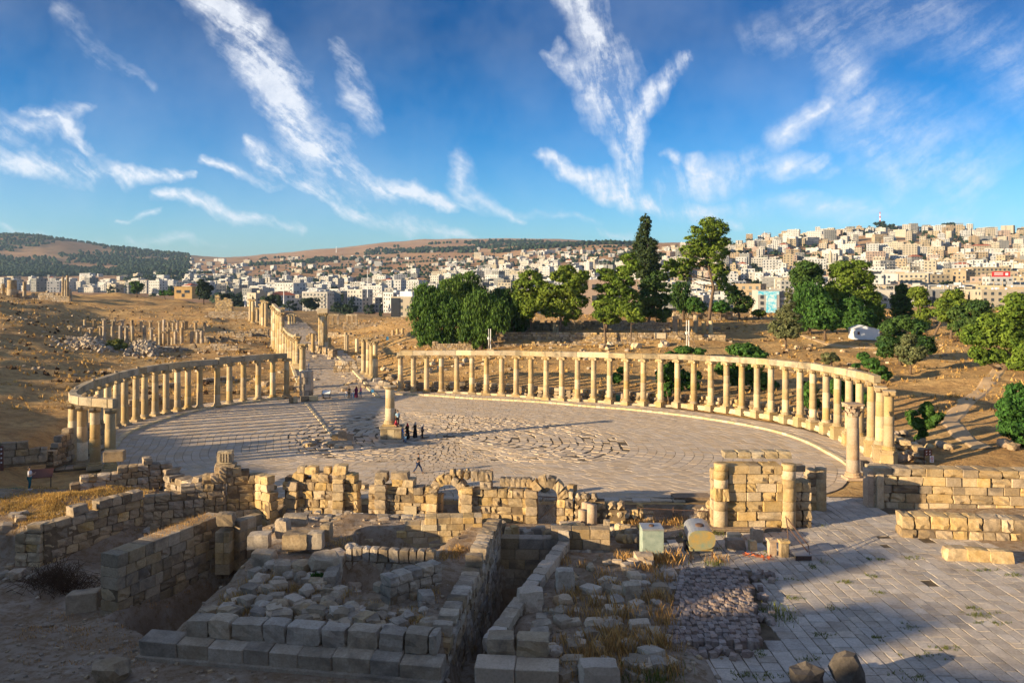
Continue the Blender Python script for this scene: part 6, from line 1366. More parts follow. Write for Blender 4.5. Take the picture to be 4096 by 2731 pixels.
while tries < 60000 and len(BL) < 1500:
    tries += 1; px = R(-60, 4160); Y = 430 * (3000 / 430) ** random.random() if px > 1000 else 900 * (3000 / 900) ** random.random()
    if px > 2600 and Y > 1780: continue
    x = XY(px, Y)[0]; z = H(x, Y); yp = HY + (CZ - z) * FP / Y
    if random.random() > density(px, yp, Y): continue
    big = random.random() < .25; w_ = R(9, 16) + (R(5, 13) if big else 0); d_ = R(9, 13); r = max(w_, d_) * .55 + (0 if px > 2600 or Y < 1200 else 4)
    if not free(x, Y, r): continue
    GRD.setdefault((int(x // 25), int(Y // 25)), []).append((x, Y, r))
    fl = random.choice((2, 2, 3, 3, 4, 4, 5)) if Y < 1300 or px > 2700 else random.choice((1, 2, 2, 3, 3)); fl += (1 if px > 2700 and Y > 1300 and random.random() < .3 else 0)
    if Y < 560 and px > 1900: fl = min(fl, 3)
    colr = random.choice(('white', 'white', 'pale', 'cream', 'grey', 'white', 'pale') if px < 2650 else ('white', 'cream', 'white', 'sandy', 'tan', 'pale', 'white', 'grey', 'pinkish', 'pale'))
    feat = random.choices(('plain', 'with red roof', 'with rooftop hut', 'with open top floor', 'with front balconies', 'with projecting bay', 'with roof tanks'), (2, .35, 3, 1, 2, 2, 3))[0]
    BL.append([None, x, Y, z - .3, w_, d_, fl, colr, feat, (R(-.85, -.22) if random.random() < .85 else R(-.1, .5)), px, yp])
BL.sort(key=lambda q: (q[0] is None, -(q[4] * q[6] / q[2] ** 2) * (1.0)))
far = {k: MB() for k in list(PAL) + ['redroof', 'dark', 'tank']}
def addm(dst, src, x, y, z, rz):
    c_, s_ = cos(rz), sin(rz); dst.add([(x + a * c_ - b_ * s_, y + a * s_ + b_ * c_, z + q) for a, b_, q in src.v], src.f)
rnd = random.Random(4)
for bi, (lab, x, y, z, w_, d_, fl, colr, feat, rz, px, yp) in enumerate(BL):
    fh = 3.2; pcs, wins = geom(w_, d_, fl, fh, colr, feat, rnd); mat = M['b_' + colr]
    tanks = [(rnd.uniform(-w_ * .35, w_ * .35), rnd.uniform(-d_ * .35, d_ * .3)) for _ in range(rnd.choice((1, 2, 3)) if feat in ('with roof tanks', 'plain') else 0)]
    if bi < 290:
        if not lab:
            f_ = '' if feat == 'plain' else ' ' + feat; base_lab = f'{FLN[min(fl, 8)]} {colr} building{f_} {zone(px, yp, y)}'; SEEN[base_lab] = SEEN.get(base_lab, 0) + 1; lab = base_lab
        t = thing('apartment_building' if fl > 2 else 'house', lab, 'building', (x, y, z), 'buildings of the hillside town', rz)
        for nm, mb in pcs.items(): mb.build(nm, M['redroof'] if nm == 'roof' else mat, t)
        if bi < 95:
            for (a, b_, q, r_) in wins: link('window', WIN, t, (a, b_, q), rz=r_)
        else:
            mb = MB()
            for (a, b_, q, r_) in wins: mb.box((a, b_, q), (1.45, .14, 1.55), r_)
            if wins: mb.build('windows', M['dark'], t, kind='stuff')
        for (a, b_) in tanks: link('water_tank', TKM, t, (a, b_, fl * fh + .02))
        if lab.startswith('long white hospital'):
            for i in range(3):
                for j in range(3): mb = MB(); mb.box((-2.6 + i * 2.6, -d_ / 2 - .1, 5.2 + j * 2.4), (2.4, .3, 2.2)); mb.build('glass_pane', M['blueglass'], t)
        if lab.startswith('white block with tall blue'):
            for j in range(4): mb = MB(); mb.box((4.2, -d_ / 2 - .1, 2 + j * 2.3), (3.2, .3, 2.1)); mb.build('glass_pane', M['blueglass'], t)
        if lab.startswith('beige block'):
            mb = MB(); mb.box((-w_ / 2 + 2.4, -d_ / 2 - .15, 4.9), (4.6, .4, 9.4)); mb.build('glass_front', M['blackglass'], t)
            mb = MB(); mb.box((2.2, -d_ / 2 + 1, fl * fh + 2.0), (6.4, .3, 2.6)); mb.build('billboard', M['tank'], t)
            for k_ in range(6): mb = MB(); mb.box((-.3 + (k_ % 2) * .9 - .1, -d_ / 2 + .8, fl * fh + 2.8 - (k_ // 2) * .8), (.7, .06, .16)); mb.build('lettering', M['blueglass'], t)
        if lab.startswith('white block with a red adv'):
            mb = MB(); mb.box((0, -d_ / 2 + .5, fl * fh + 2.4), (11, .5, 3.4)); mb.build('billboard', M['redsign'], t)
            mb = MB(); mb.box((-1.6, -d_ / 2 + .2, fl * fh + 3.0), (5.4, .08, .5)); mb.box((-1.6, -d_ / 2 + .2, fl * fh + 2.0), (5.4, .08, .3)); mb.lathe([(.01, 0), (.8, 0)], 3); mb.build('lettering', M['tank'], t)
            mb = MB(); mb.box((3.4, -d_ / 2 + .2, fl * fh + 2.4), (1.6, .08, 1.6), 0); mb.build('emblem', M['tank'], t)
    else:
        for nm, mb in pcs.items(): addm(far['redroof' if nm == 'roof' else colr], mb, x, y, z, rz)
        wm = MB()
        for (a, b_, q, r_) in wins: wm.box((a, b_, q), (1.45, .14, 1.55), r_, bottom=False)
        addm(far['dark'], wm, x, y, z, rz)
        for (a, b_) in tanks:
            mb = MB(); mb.box((a, b_, fl * fh + .8), (1.1, 1.1, 1.5), bottom=False); addm(far['tank'], mb, x, y, z, rz)
town = None
for k, mb in far.items():
    if not mb.v: continue
    nm = {'dark': 'windows', 'tank': 'water_tanks', 'redroof': 'roofs'}.get(k, 'houses')
    o = mb.build(nm, M[k] if k in ('dark', 'tank', 'redroof') else M['b_' + k], town, kind='stuff')
    if town is None: town = o; o.name = 'distant_town'; tag(o, 'mass of small distant houses packed on the hillsides', 'town', kind='stuff')
print('BUILDINGS', len(BL))
# the house with the blue painted wall
x, Y = XY(3062, 360)[0], 360; zb = CZ - (1255 - HY) * Y / FP; t = thing('painted_house', 'pale house with a bright sky blue wave painted on its side wall', 'building', (x, Y, zb))
mb = MB(); mb.box((0, 0, 3), (9.5, 9, 9.5 + 6)); mb.build('wall', M['b_pale'], t)
bm_, tt_, bb = principled('blue mural paint', .8, .2); pos = tt_.n('ShaderNodeNewGeometry').outputs['Position']
tt_.t.links.new(tt_.mix(tt_.ramp(tt_.noise(pos, .35, 4, .6, 1.5).outputs[0], [(.42, 0.0), (.58, 1.0)]), (.10, .52, .72), (.60, .74, .78)), bb.inputs['Base Color'])
mb = MB(); mb.box((1.2, -4.55, 5), (4.6, .16, 9.6)); mb.box((0, -4.56, 9.4), (9.3, .2, 1.6)); mb.build('mural', bm_, t)
for k in range(3): link('window', WIN, t, (-3.0, -4.55, 2.2 + 3 * k * .9))
mb = MB(); mb.box((8.4, 1.0, 3), (6.5, 8, 8 + 6)); mb.build('annex', M['b_grey'], t)
for k in range(3): mb = MB(); mb.box((8.4, -3.1, 2.2 + 2.3 * k), (5.5, .3, 1.0)); mb.build('balcony', M['b_pale'], t)
# minaret, masts
x, Y = XY(3322, 520)[0], 520; t = thing('minaret', 'slim pale minaret rising among the houses above the grove', 'minaret', (x, Y, H(x, Y) - 1)); s = Y / FP
hb = CZ - (1000 - HY) * s - H(x, Y) + 1
mb = MB(); mb.lathe([(2.2, 0), (1.7, hb * .45), (1.7, hb * .72)], 8); mb.build('shaft', M['b_cream'], t)
mb = MB(); mb.lathe([(1.7, hb * .72), (2.7, hb * .745), (2.7, hb * .77), (1.3, hb * .775)], 8); mb.build('balcony', M['b_pale'], t)
mb = MB(); mb.lathe([(1.2, hb * .77), (1.1, hb * .90), (1.3, hb * .905), (.9, hb * .95), (.15, hb)], 8); mb.build('top', M['b_cream'], t)
M['redsign'] = M['redsign'] if 'redsign' in M else plain('red sign', (.5, .03, .04), .5, .3)
def mast(lab, px, yt, yb, Y, r, bands=True):
    x = XY(px, Y)[0]; z0 = CZ - (yb - HY) * Y / FP; hh_ = (yb - yt) * Y / FP; t = thing('radio_mast', lab, 'mast', (x, Y, z0)); n = 8
    for i in range(n): mb = MB(); mb.lathe([(r * (1 - .6 * i / n), hh_ * i / n), (r * (1 - .6 * (i + 1) / n), hh_ * (i + 1) / n)], 6); mb.build('section', M['redsign'] if (i % 2 and bands) else M['tank'], t)
    return t
mast('red and white radio mast on the skyline among trees', 3520, 848, 912, 1720, 1.9); mast('thin grey mast at the left of the right skyline', 3058, 925, 960, 1700, .7, False); mast('thin aerial on the far crest of the middle hill', 1345, 985, 1010, 3300, 1.5, False)
for i, (px, yt, yb, Y) in enumerate(((1470, 1080, 1190, 600), (1870, 1140, 1195, 560), (1135, 1140, 1215, 480), (980, 1195, 1235, 380))): mast(f'{("tallest lattice","short grey","thin pale","low green")[i]} lamp mast in the town beyond the ruins', px, yt, yb, Y, .35, False)
# ------------------------------------------------------------------ town trees and forest
random.seed(55); TT = []
for k in range(7):
    mb = MB(); rr = random.Random(k)
    if k < 4: cards(mb, (0, 0, 3.2), (4.2, 4.2, 3.2), 300, 1.15, 'leaf', rr); mb.tube([(0, 0, -1), (0, 0, 2.5)], .3, 5)
    elif k < 6: cards(mb, (0, 0, 5), (1.5, 1.5, 5), 220, .95, 'leaf', rr)
    else: cards(mb, (0, 0, 4), (5.5, 4, 3.0), 420, 1.2, 'leaf', rr); cards(mb, (3, 0, 6), (3, 3, 3.0), 160, 1.2, 'leaf', rr)
    TT.append(mb.mesh('far_tree', M['farleaf']))
n = 0; LB_ = ['dark round tree', 'broad bushy tree', 'low wide tree', 'small dark tree', 'narrow cypress', 'slim dark cypress', 'large tree clump']
tries = 0
while n < 330 and tries < 6000:
    tries += 1; px = R(0, 4096) if tries % 3 else R(900, 2600); Y = 430 * (2000 / 430) ** random.random(); x = XY(px, Y)[0]; z = H(x, Y); yp = HY + (CZ - z) * FP / Y
    if px < 900 and Y < 800: continue
    if PT: px, x, Y = PT.pop(); z = H(x, Y); yp = HY + (CZ - z) * FP / Y
    elif not free(x, Y, 3): continue
    k = random.randrange(7); sc_ = R(.8, 1.5); GRD.setdefault((int(x // 25), int(Y // 25)), []).append((x, Y, 3 * sc_))
    o = link('tree', TT[k], None, (x, Y, z - .3), scale=(sc_, sc_, sc_ * R(.85, 1.2)), rz=R(0, 6)); tag(o, f'{LB_[k]} between houses {zone(px, yp, Y)}', 'tree', 'trees among the houses'); n += 1
for i, (px, yb, sc_, k) in enumerate(((3520, 915, 3.0, 6), (3560, 925, 2.8, 6), (3600, 925, 2.2, 1), (3480, 920, 2.0, 2), (3690, 935, 3.0, 0), (3680, 950, 2.6, 1), (3790, 920, 3.0, 6), (3830, 930, 2.4, 3), (3770, 925, 2.0, 1), (3850, 925, 2.2, 0), (3630, 930, 1.8, 2))):
    Y = 1700 - 60 * (i % 3); x = XY(px, Y)[0]; o = link('tree', TT[k], None, (x, Y, CZ - (yb + 8 - HY) * Y / FP), scale=(sc_,) * 3, rz=R(0, 6)); tag(o, f'{ordn(i)} tree of the dark wooded cap on the right skyline beside the mast', 'tree', 'trees of the wooded cap')
# forest as one mass
fm = MB(); ico = bmesh.new(); bmesh.ops.create_icosphere(ico, subdivisions=1, radius=1); IV = [v.co.copy() for v in ico.verts]; IF = [tuple(v.index for v in f.verts) for f in ico.faces]; ico.free()
def puff(x, y, z, s, hk=1.0):
    q = [R(.7, 1.25) for _ in IV]; fm.add([(x + v.x * s * q[i], y + v.y * s * q[i], z + s * .6 + v.z * s * q[i] * hk) for i, v in enumerate(IV)], IF)
def forest(n, px0, px1, Y0, Y1, thr, s0, s1, sc, seed, ymin=0, ymax=9999):
    k = tries = 0
    while k < n and tries < n * 12:
        tries += 1; px = R(px0, px1); Y = Y0 * (Y1 / Y0) ** random.random(); x = XY(px, Y)[0]
        if nz(x, Y, sc, seed) + .4 * nz(x, Y, sc / 5, seed) < thr: continue
        z = H(x, Y); yp = HY + (CZ - z) * FP / Y
        if not ymin < yp < ymax: continue
        puff(x, Y, z, R(s0, s1), 1.1); k += 1
forest(3600, -150, 760, 1500, 3700, -.12, 4, 7.5, 260, 3, 0, 1105)
forest(1500, -150, 620, 1500, 2400, -.35, 4, 7, 300, 5, 1010, 1100)
forest(1300, 1450, 2620, 2400, 3700, -.02, 5, 9, 420, 9, 0, 1012)
forest(700, 500, 850, 1150, 1900, -.2, 2.5, 4.5, 150, 13); forest(2200, 850, 2600, 650, 2600, .0, 2.5, 4.5, 120, 14); forest(260, 1000, 1600, 2400, 3400, .2, 4, 7, 300, 15)
k_ = 0
for q_ in range(9000):
    px = R(2600, 4150); Y = R(480, 1750); x = XY(px, Y)[0]
    if nz(x, Y, 60, 16) > -.05 and free(x, Y, 2.0): puff(x, Y, H(x, Y), R(2.0, 3.8), 1.1); k_ += 1
    if k_ > 1100: break
tag(fm.build('forest', M['farleaf']), 'dark wooded patches covering the distant hills', 'forest', kind='stuff')
# ------------------------------------------------------------------ small things of the site
M['metal'] = plain('galvanised metal', (.50, .50, .48), .45, .5, metal=.6, nz=.25, sc=2)
M['rust'] = plain('rusty dark metal', (.12, .07, .05), .8, .3, nz=.5, sc=5)
M['tankg'] = plain('faded green tank paint', (.26, .34, .29), .6, .3, nz=.25, sc=2.5, c2=(.38, .44, .37))
M['tanky'] = plain('flaking yellow green paint', (.22, .34, .27), .65, .3, nz=.2, sc=2.2, c2=(.50, .28, .04))
M['wood'] = plain('grey weathered wood', (.30, .22, .15), .85, .1, nz=.4, sc=5)
M['whitep'] = plain('white board', (.78, .78, .76), .5, .3, nz=.05)
M['brownp'] = plain('brown sign board', (.13, .05, .035), .5, .3, nz=.1)
M['black'] = plain('black paint', (.025, .025, .03), .5, .3)
M['green'] = plain('green bin', (.03, .16, .11), .5, .3)
M['orange'] = plain('orange plastic mesh', (.55, .13, .04), .6, .3)
M['shed'] = plain('corrugated white metal', (.62, .66, .72), .5, .4, nz=.1, sc=1)
def part(t, name, mat, *boxes):
    mb = MB()
    for bx in boxes: mb.box(*bx)
    return mb.build(name, M[mat], t)
def at(px, py, z=None):
    zz = 0 if z is None else z
    for _ in range(8):
        x, y = P(px, py, zz)
        if z is None: zz = .5 * zz + .5 * H(x, y)
    return x, y, (zz if z is not None else H(x, y))
# cube tank
x, y, z = at(2613, 2236, .1); t = thing('water_tank', 'square faded green metal water tank standing among dry grass', 'tank', (x, y, .1))
part(t, 'body', 'tankg', ((0, .65, .95), (1.28, 1.28, 1.75))); part(t, 'lid', 'metal', ((0, .65, 1.84), (1.32, 1.32, .04))); part(t, 'rim', 'metal', ((0, -.0, 1.80), (1.34, .05, .08)), ((0, 1.3, 1.80), (1.34, .05, .08)))
mb = MB(); mb.lathe([(.16, 1.86), (.16, 1.94), (.1, 1.95)], 10, (0, .65, 0)); mb.build('hatch', M['rust'], t)
for sx in (-.55, .55):
    for sy in (.1, 1.2): part(t, 'leg', 'rust', ((sx, sy, .0), (.1, .1, .2)))
# tanker
x, y, z = at(2808, 2240, .0); t = thing('tank_trailer', 'rounded tank trailer with flaking yellow paint on its flat end', 'tank', (x, y, 0), rz=0)
def ell(y0, y1, a, b_, zc, n=22, skew=0): 
    mb = MB(); vs = []
    for k, yy in enumerate((y0, y1)):
        for i in range(n): th = 2 * pi * i / n; vs.append((skew * k + a * (abs(cos(th)) ** .75) * (1 if cos(th) > 0 else -1), yy, zc + b_ * (abs(sin(th)) ** .75) * (1 if sin(th) > 0 else -1)))
    mb.add(vs, [tuple(range(n)), tuple(reversed(range(n, 2 * n)))] + [((i + 1) % n, i, i + n, (i + 1) % n + n) for i in range(n)]); return mb
ell(0, 2.7, .80, .56, 1.25, skew=.25).build('barrel', M['metal'], t, smooth=False); ell(-.04, .03, .83, .59, 1.25).build('end_plate', M['tanky'], t)
mb = MB(); mb.lathe([(.27, 1.78), (.27, 1.88), (.2, 1.92), (.1, 1.93)], 12, (.1, 1.1, 0)); mb.build('hatch', M['rust'], t)
part(t, 'frame', 'tanky', ((0, .1, .62), (1.5, .1, .12)), ((-.62, 1.3, .62), (.1, 2.6, .12)), ((.62, 1.3, .62), (.1, 2.6, .12)))
for sx in (-.66, .66): part(t, 'leg', 'rust', ((sx, .12, .3), (.08, .08, .6)))
for sx in (-.62, .95):
    mb = MB(); mb.lathe([(.36, -.1), (.38, 0), (.36, .1)], 14); o = mb.build('wheel', M['black'], t, (sx, 1.7, .36)); o.rotation_euler = (0, pi / 2, 0)
# stair frame
x, y, z = at(3215, 2245, .0); t = thing('steel_stair', 'dark steel stair frame with a grey platform leaning beside the gate pier', 'stair', (x, y, 0))
part(t, 'platform', 'metal', ((0, .6, .32), (.95, 1.1, .05))); part(t, 'riser', 'rust', ((0, .03, .16), (.98, .05, .32)))
mb = MB(); mb.tube([(-.45, 1.6, 2.2), (.1, .9, 1.3), (.42, .4, .9), (.45, .1, .05)], .04, 5); mb.build('rail', M['rust'], t)
mb = MB(); mb.tube([(-.5, 1.5, 1.75), (.05, .8, .95), (.42, .4, .45)], .04, 5); mb.build('rail', M['rust'], t)
mb = MB(); mb.tube([(-.52, 1.7, 2.3), (-.5, 1.5, 1.75), (-.48, 1.2, .02)], .035, 5); mb.build('rail', M['rust'], t)
# planks
x, y, z = at(2990, 2125, .0); t = thing('plank_stack', 'long grey wooden planks lying at the foot of the gate pier', 'planks', (x, y, 0))
for i in range(5): part(t, 'plank', 'wood', ((R(-.3, .3), -.1 + .2 * (i % 3), .1 + .12 * (i // 3)), (R(4.2, 5), .19, .1), R(-.03, .03)))
# small carved blocks in a row before the tanks
for i, (px, py, d, mt, lb) in enumerate(((2945, 2200, (1.2, .7, .8), 'grey', 'wide pitted grey block right of the tank trailer'), (3012, 2205, (.5, .4, .8), 'kerb', 'narrow pale block with dark holes'), (3030, 2170, (.75, .6, 1.05), 'pink', 'pinkish block behind the pitted blocks'), (3090, 2222, (.48, .45, 1.2), 'pink', 'small pedestal shaped block with a moulded cap, left of two'), (3137, 2230, (.5, .45, 1.25), 'gold', 'small pedestal shaped block with a moulded cap, right of two'), (2940, 2160, (.9, .6, .5), 'kerb', 'flat pale block behind the tank trailer'))):
    o = ground_blk(px, py, d, z=0, label=lb, kind='worn', mat=mt, group=None, rz=.05, tilt=.01)
    if 'cap' in lb: mb = MB(); mb.box((0, 0, .42), (1.25, 1.25, .12)); c_ = mb.build('cap', M[mt], o)
for i, (px, py) in enumerate(((3000, 2222), (3062, 2232))):
    x, y, z = at(px, py, .05); mb = MB()
    for k in range(26): a = R(0, 6.3); r_ = R(0, .28); mb.add([(r_ * cos(a) * 1.4, r_ * sin(a), R(0, .16)) for a, r_ in ((a, r_), (a + .4, r_ + .1), (a + .2, r_ + .25))], [(0, 1, 2)])
    o = mb.build('plastic_mesh', M['orange'], None, (x, y, .05)); tag(o, ('crumpled orange plastic mesh beside the pitted block', 'small crumpled orange mesh by the pedestal shaped blocks')[i], 'plastic mesh', 'orange mesh heaps')
# white board, wooden platform, fence
x, y, z = at(1424, 2080, -.2); t = thing('sign_board', 'small white board lying tilted before the arched wall', 'board', (x, y, z)); t.rotation_euler = (-.5, 0, -.05); part(t, 'panel', 'whitep', ((0, 0, .28), (.95, .04, .5)))
x, y, z = at(2770, 2000, .0); t = thing('wooden_platform', 'low wooden deck at the plaza edge behind the wire fence', 'platform', (x, y, 0))
for i in range(7): part(t, 'plank', 'wood', ((0, .2 * i, .22), (3.0, .18, .05)))
part(t, 'beam', 'wood', ((0, .02, .08), (2.9, .1, .18)), ((0, 1.2, .08), (2.9, .1, .18)))
t = thing('wire_fence', 'rusty wire mesh fence between the ragged wall end and the gate pier', 'fence', (*fp(front(2660)), -.9)); xa, xb = front(2540), front(2812)
for i in range(3): q = fp(xa + (xb - xa) * i / 2); part(t, 'post', 'rust', ((q[0] - t.location.x, q[1] - t.location.y, .95), (.06, .06, 1.9)))
mb = MB()
for k in range(40):
    f = k / 39; a = fp(xa + (xb - xa) * f)
    for sg in (1, -1):
        g = f + sg * .13
        if 0 <= g <= 1: b_ = fp(xa + (xb - xa) * g); mb.tube([(a[0] - t.location.x, a[1] - t.location.y, .1), (b_[0] - t.location.x, b_[1] - t.location.y, 1.75)], .008, 3)
mb.build('wire', M['rust'], t, kind='stuff')
mb = MB(); a, b_ = fp(xa), fp(xb); mb.tube([(a[0] - t.location.x, a[1] - t.location.y, 1.78), (b_[0] - t.location.x, b_[1] - t.location.y, 1.7)], .03, 4); mb.build('rail', M['rust'], t)
# mesh gate inside the right arch with a diagonal bar
t = thing('mesh_gate', 'wire mesh gate with a pale diagonal bar filling the right arch', 'gate', (*fp(front(2187)), -.5)); t.rotation_euler = (0, 0, frz)
part(t, 'frame', 'rust', ((-.68, 0, 1.0), (.05, .05, 2.0)), ((.66, 0, 1.0), (.05, .05, 2.0)), ((0, 0, 2.0), (1.3, .05, .05)))
mb = MB(); mb.tube([(-.62, -.04, .35), (.62, -.04, 1.45)], .035, 5); mb.build('bar', M['wood'], t)
mb = MB()
for k in range(-8, 13):
    for sg in (1, -1):
        x0_, x1_ = -.68 + k * .14, -.68 + k * .14 + sg * 1.0; mb.tube([(max(-.68, min(.66, x0_)), 0, .0 + (0 if -.68 <= x0_ <= .66 else .4)), (max(-.68, min(.66, x1_)), 0, 1.9)], .006, 3)
mb.build('wire', M['metal'], t, kind='stuff')
# bins
x, y, z = at(2473, 1612, .1); t = thing('litter_bin', 'green metal litter bin between columns of the right colonnade', 'bin', (x, y + .3, .13)); part(t, 'body', 'green', ((0, 0, .55), (.5, .45, .75))); part(t, 'lid', 'green', ((0, 0, 1.0), (.6, .5, .08))); part(t, 'frame', 'rust', ((-.28, 0, .5), (.04, .04, 1.0)), ((.28, 0, .5), (.04, .04, 1.0)))
x, y, z = at(3465, 1888, .1); t = thing('litter_bin', 'dark wheeled bin beside the end of the right wall', 'bin', (x, y + .3, 0)); part(t, 'body', 'black', ((0, 0, .5), (.55, .55, .95))); part(t, 'lid', 'black', ((0, 0, 1.02), (.62, .62, .07)))
# blue box on the slope
x, y, z = at(1550, 1362); t = thing('litter_bin', 'small blue box bin alone on the slope left of the pepper trees', 'bin', (x, y, z)); part(t, 'body', 'blueglass', ((0, 0, .5), (.6, .5, .8)))
# info boards
x, y, z = at(160, 1950, 1.35); t = thing('information_board', 'large tilted dark information panel on two legs on the grassy ledge', 'information board', (x, y, 1.3)); t.rotation_euler = (0, 0, .35)
mb = MB(); mb.box((0, 0, 0), (1.7, .95, .06)); o = mb.build('panel', M['brownp'], t, (0, .2, 1.1)); o.rotation_euler = (.55, 0, 0)
for sx in (-.7, .7): part(t, 'leg', 'black', ((sx, .2, .5), (.06, .06, 1.05)))
x, y, z = at(1306, 1592, .1); t = thing('information_board', 'glass topped lectern panel at the mouth of the street', 'information board', (x, y, .05))
mb = MB(); mb.box((0, 0, 0), (1.15, .7, .05)); o = mb.build('panel', M['whitep'], t, (0, 0, .95)); o.rotation_euler = (.7, 0, 0)
mb = MB(); mb.box((0, 0, 0), (1.3, .85, .04)); o = mb.build('frame', M['black'], t, (0, .01, .92)); o.rotation_euler = (.7, 0, 0)
part(t, 'stand', 'black', ((-.5, 0, .4), (.07, .3, .8)), ((.5, 0, .4), (.07, .3, .8)), ((0, 0, .1), (1.1, .35, .1)))
x, y, z = at(1490, 1572, .3); t = thing('information_board', 'tiny blue notice on a pale block at the street mouth', 'sign', (x, y, .3)); part(t, 'panel', 'blueglass', ((0, 0, .35), (.4, .05, .4)))
x, y, z = at(1235, 1480, .3); t = thing('lamp_post', 'short white spot lamp on a blue stem beside the entrance wall', 'lamp', (x, y, z)); part(t, 'stem', 'blueglass', ((0, 0, .5), (.12, .12, 1.1))); part(t, 'lamp_head', 'whitep', ((0, 0, 1.2), (.3, .2, .25)))
# direction sign: brown board with white pictograms, white prohibition plate with red ring
x, y, z = at(3697, 1862); t = thing('direction_sign', 'brown sign with four white pictograms and a white plate with a red ring below', 'sign', (x, y, z)); sk = y / FP
part(t, 'post', 'rust', ((0, 0, 32 * sk), (.08, .08, 64 * sk))); part(t, 'board', 'brownp', ((14 * sk, -.06, 54 * sk), (28 * sk, .04, 26 * sk)))
for i in range(2):
    for j in range(2):
        part(t, 'pictogram', 'whitep', ((8 * sk + i * 13 * sk, -.085, 59 * sk - j * 11 * sk), (5.5 * sk, .01, 2.2 * sk)), ((7 * sk + i * 13 * sk, -.085, 56.5 * sk - j * 11 * sk), (3 * sk, .01, 2.4 * sk)))
part(t, 'plate', 'whitep', ((29 * sk, -.06, 27 * sk), (16 * sk, .04, 26 * sk)))
mb = MB(); n = 20; vs = []
for r_ in (4.2 * sk, 5.8 * sk):
    for i in range(n): vs.append((29 * sk + r_ * cos(2 * pi * i / n), -.085, 30 * sk + r_ * sin(2 * pi * i / n)))
mb.add(vs, [(i, (i + 1) % n, (i + 1) % n + n, i + n) for i in range(n)]); mb.add([(29 * sk - 4 * sk, -.086, 33 * sk), (29 * sk - 3 * sk, -.086, 34 * sk), (29 * sk + 4 * sk, -.086, 27 * sk), (29 * sk + 3 * sk, -.086, 26 * sk)], [(0, 1, 2, 3)]); mb.box((29 * sk, -.085, 20 * sk), (9 * sk, .01, 2 * sk)); mb.build('prohibition_ring', M['redsign'], t)
x, y, z = at(4, 1880, 1.2); t = thing('direction_sign', 'dark red notice board cut by the left edge with a column of white dots', 'sign', (x, y, 1.2)); part(t, 'board', 'brownp', ((0, 0, 1.0), (.4, .06, 2.1)))
for k in range(4): part(t, 'pictogram', 'whitep', ((.05, -.04, 1.8 - .38 * k), (.12, .02, .12)))
# masts with braces on the slope
for i, (px, py, yt) in enumerate(((1962, 1400, 1315), (2755, 1395, 1280))):
    x, y, z = at(px, py); Y = y; sk = Y / FP; t = thing('scaffold_mast', ('white twin pole mast with a slanting brace at the foot of the pepper trees', 'taller white twin pole mast on a concrete foot by the terrace end')[i], 'mast', (x, y, z)); hh_ = (py - yt) * sk
    part(t, 'pole', 'whitep', ((0, 0, hh_ / 2), (.15, .15, hh_))); part(t, 'pole', 'whitep', ((-8 * sk, .3, hh_ / 2), (.09, .09, hh_)))
    part(t, 'control_box', 'whitep', ((-9 * sk, .1, hh_ * .55), (.35, .3, .45)))
    mb = MB(); mb.tube([(.1, 0, hh_ * .55), (32 * sk, .2, .0)], .06, 5); mb.build('brace', M['wood'], t); mb = MB(); mb.tube([(-.1, 0, hh_ * .5), (-10 * sk, -.6, .0)], .06, 5); mb.build('brace', M['wood'], t)
    part(t, 'foot', 'kerb', ((0, 0, .08), (3.4 if i else 1.2, 1.2, .25)))
# corrugated shed
Y = 158; x = XY(3455, Y)[0]; z = H(x, Y); sk = Y / FP; t = thing('shed', 'small white corrugated metal shed with a low pitched roof among trees', 'shed', (x, Y, z)); t.rotation_euler = (0, 0, -.1)
w_ = 96 * sk; h1, h2 = 42 * sk, 56 * sk; mb = MB(); nn = 24
for r_ in range(9): z0_, z1_ = h1 * r_ / 9, h1 * (r_ + 1) / 9; mb.box((0, 0, (z0_ + z1_) / 2), (w_, 3.6 + (.08 if r_ % 2 else 0), z1_ - z0_ - .01))
mb.build('wall', M['shed'], t); mb = MB(); mb.add([(-w_ / 2, -1.8, h1), (w_ / 2, -1.8, h1), (-w_ * .12, -1.8, h2), (-w_ / 2, 1.8, h1), (w_ / 2, 1.8, h1), (-w_ * .12, 1.8, h2)], [(0, 1, 2), (5, 4, 3), (0, 2, 5, 3), (1, 4, 5, 2)]); mb.build('gable', M['shed'], t)
mb = MB(); mb.add([(-w_ / 2 - .15, -2.0, h1), (-w_ * .12, -2.0, h2 + .04), (-w_ * .12, 2.0, h2 + .04), (-w_ / 2 - .15, 2, h1), (w_ / 2 + .15, -2.0, h1), (w_ / 2 + .15, 2.0, h1)], [(0, 1, 2, 3), (1, 4, 5, 2)]); mb.build('roof', M['shed'], t)
part(t, 'window', 'brownp', ((-w_ / 2 + .8, -1.86, h1 * .62), (.4, .1, .55)))
# broken column bits left of the monument
for px, py, d, mt, lb, ry in ((1368, 1772, (.9, .8, 1.5), 'pink', 'broken pinkish stump standing in the rubble left of the monument', 0), (1355, 1782, (2.6, .9, .45), 'arch', 'flat slab under the broken stump', 0), (1390, 1762, (1.1, .7, .9), 'pink', 'pinkish block leaning right of the broken stump', .3), (1345, 1760, (1.0, .6, .7), 'wall', 'reddish block left of the broken stump', 0)):
    ground_blk(px, py, d, z=0, label=lb, kind='worn', mat=mt, group=None, rz=.2)
for k in range(34):
    px = R(1195, 1400); py = 1786 + R(-10, 8) - (8 if px < 1290 else 0); s = R(.3, .7); o = ground_blk(px, py, (s * 1.4, s, s * .6), z=0, label='small stone in the line of rubble left of the monument', kind='worn', mat=random.choice(('slab', 'wall', 'grey')), group='rubble line by the monument', tilt=.2, name='rubble_piece')
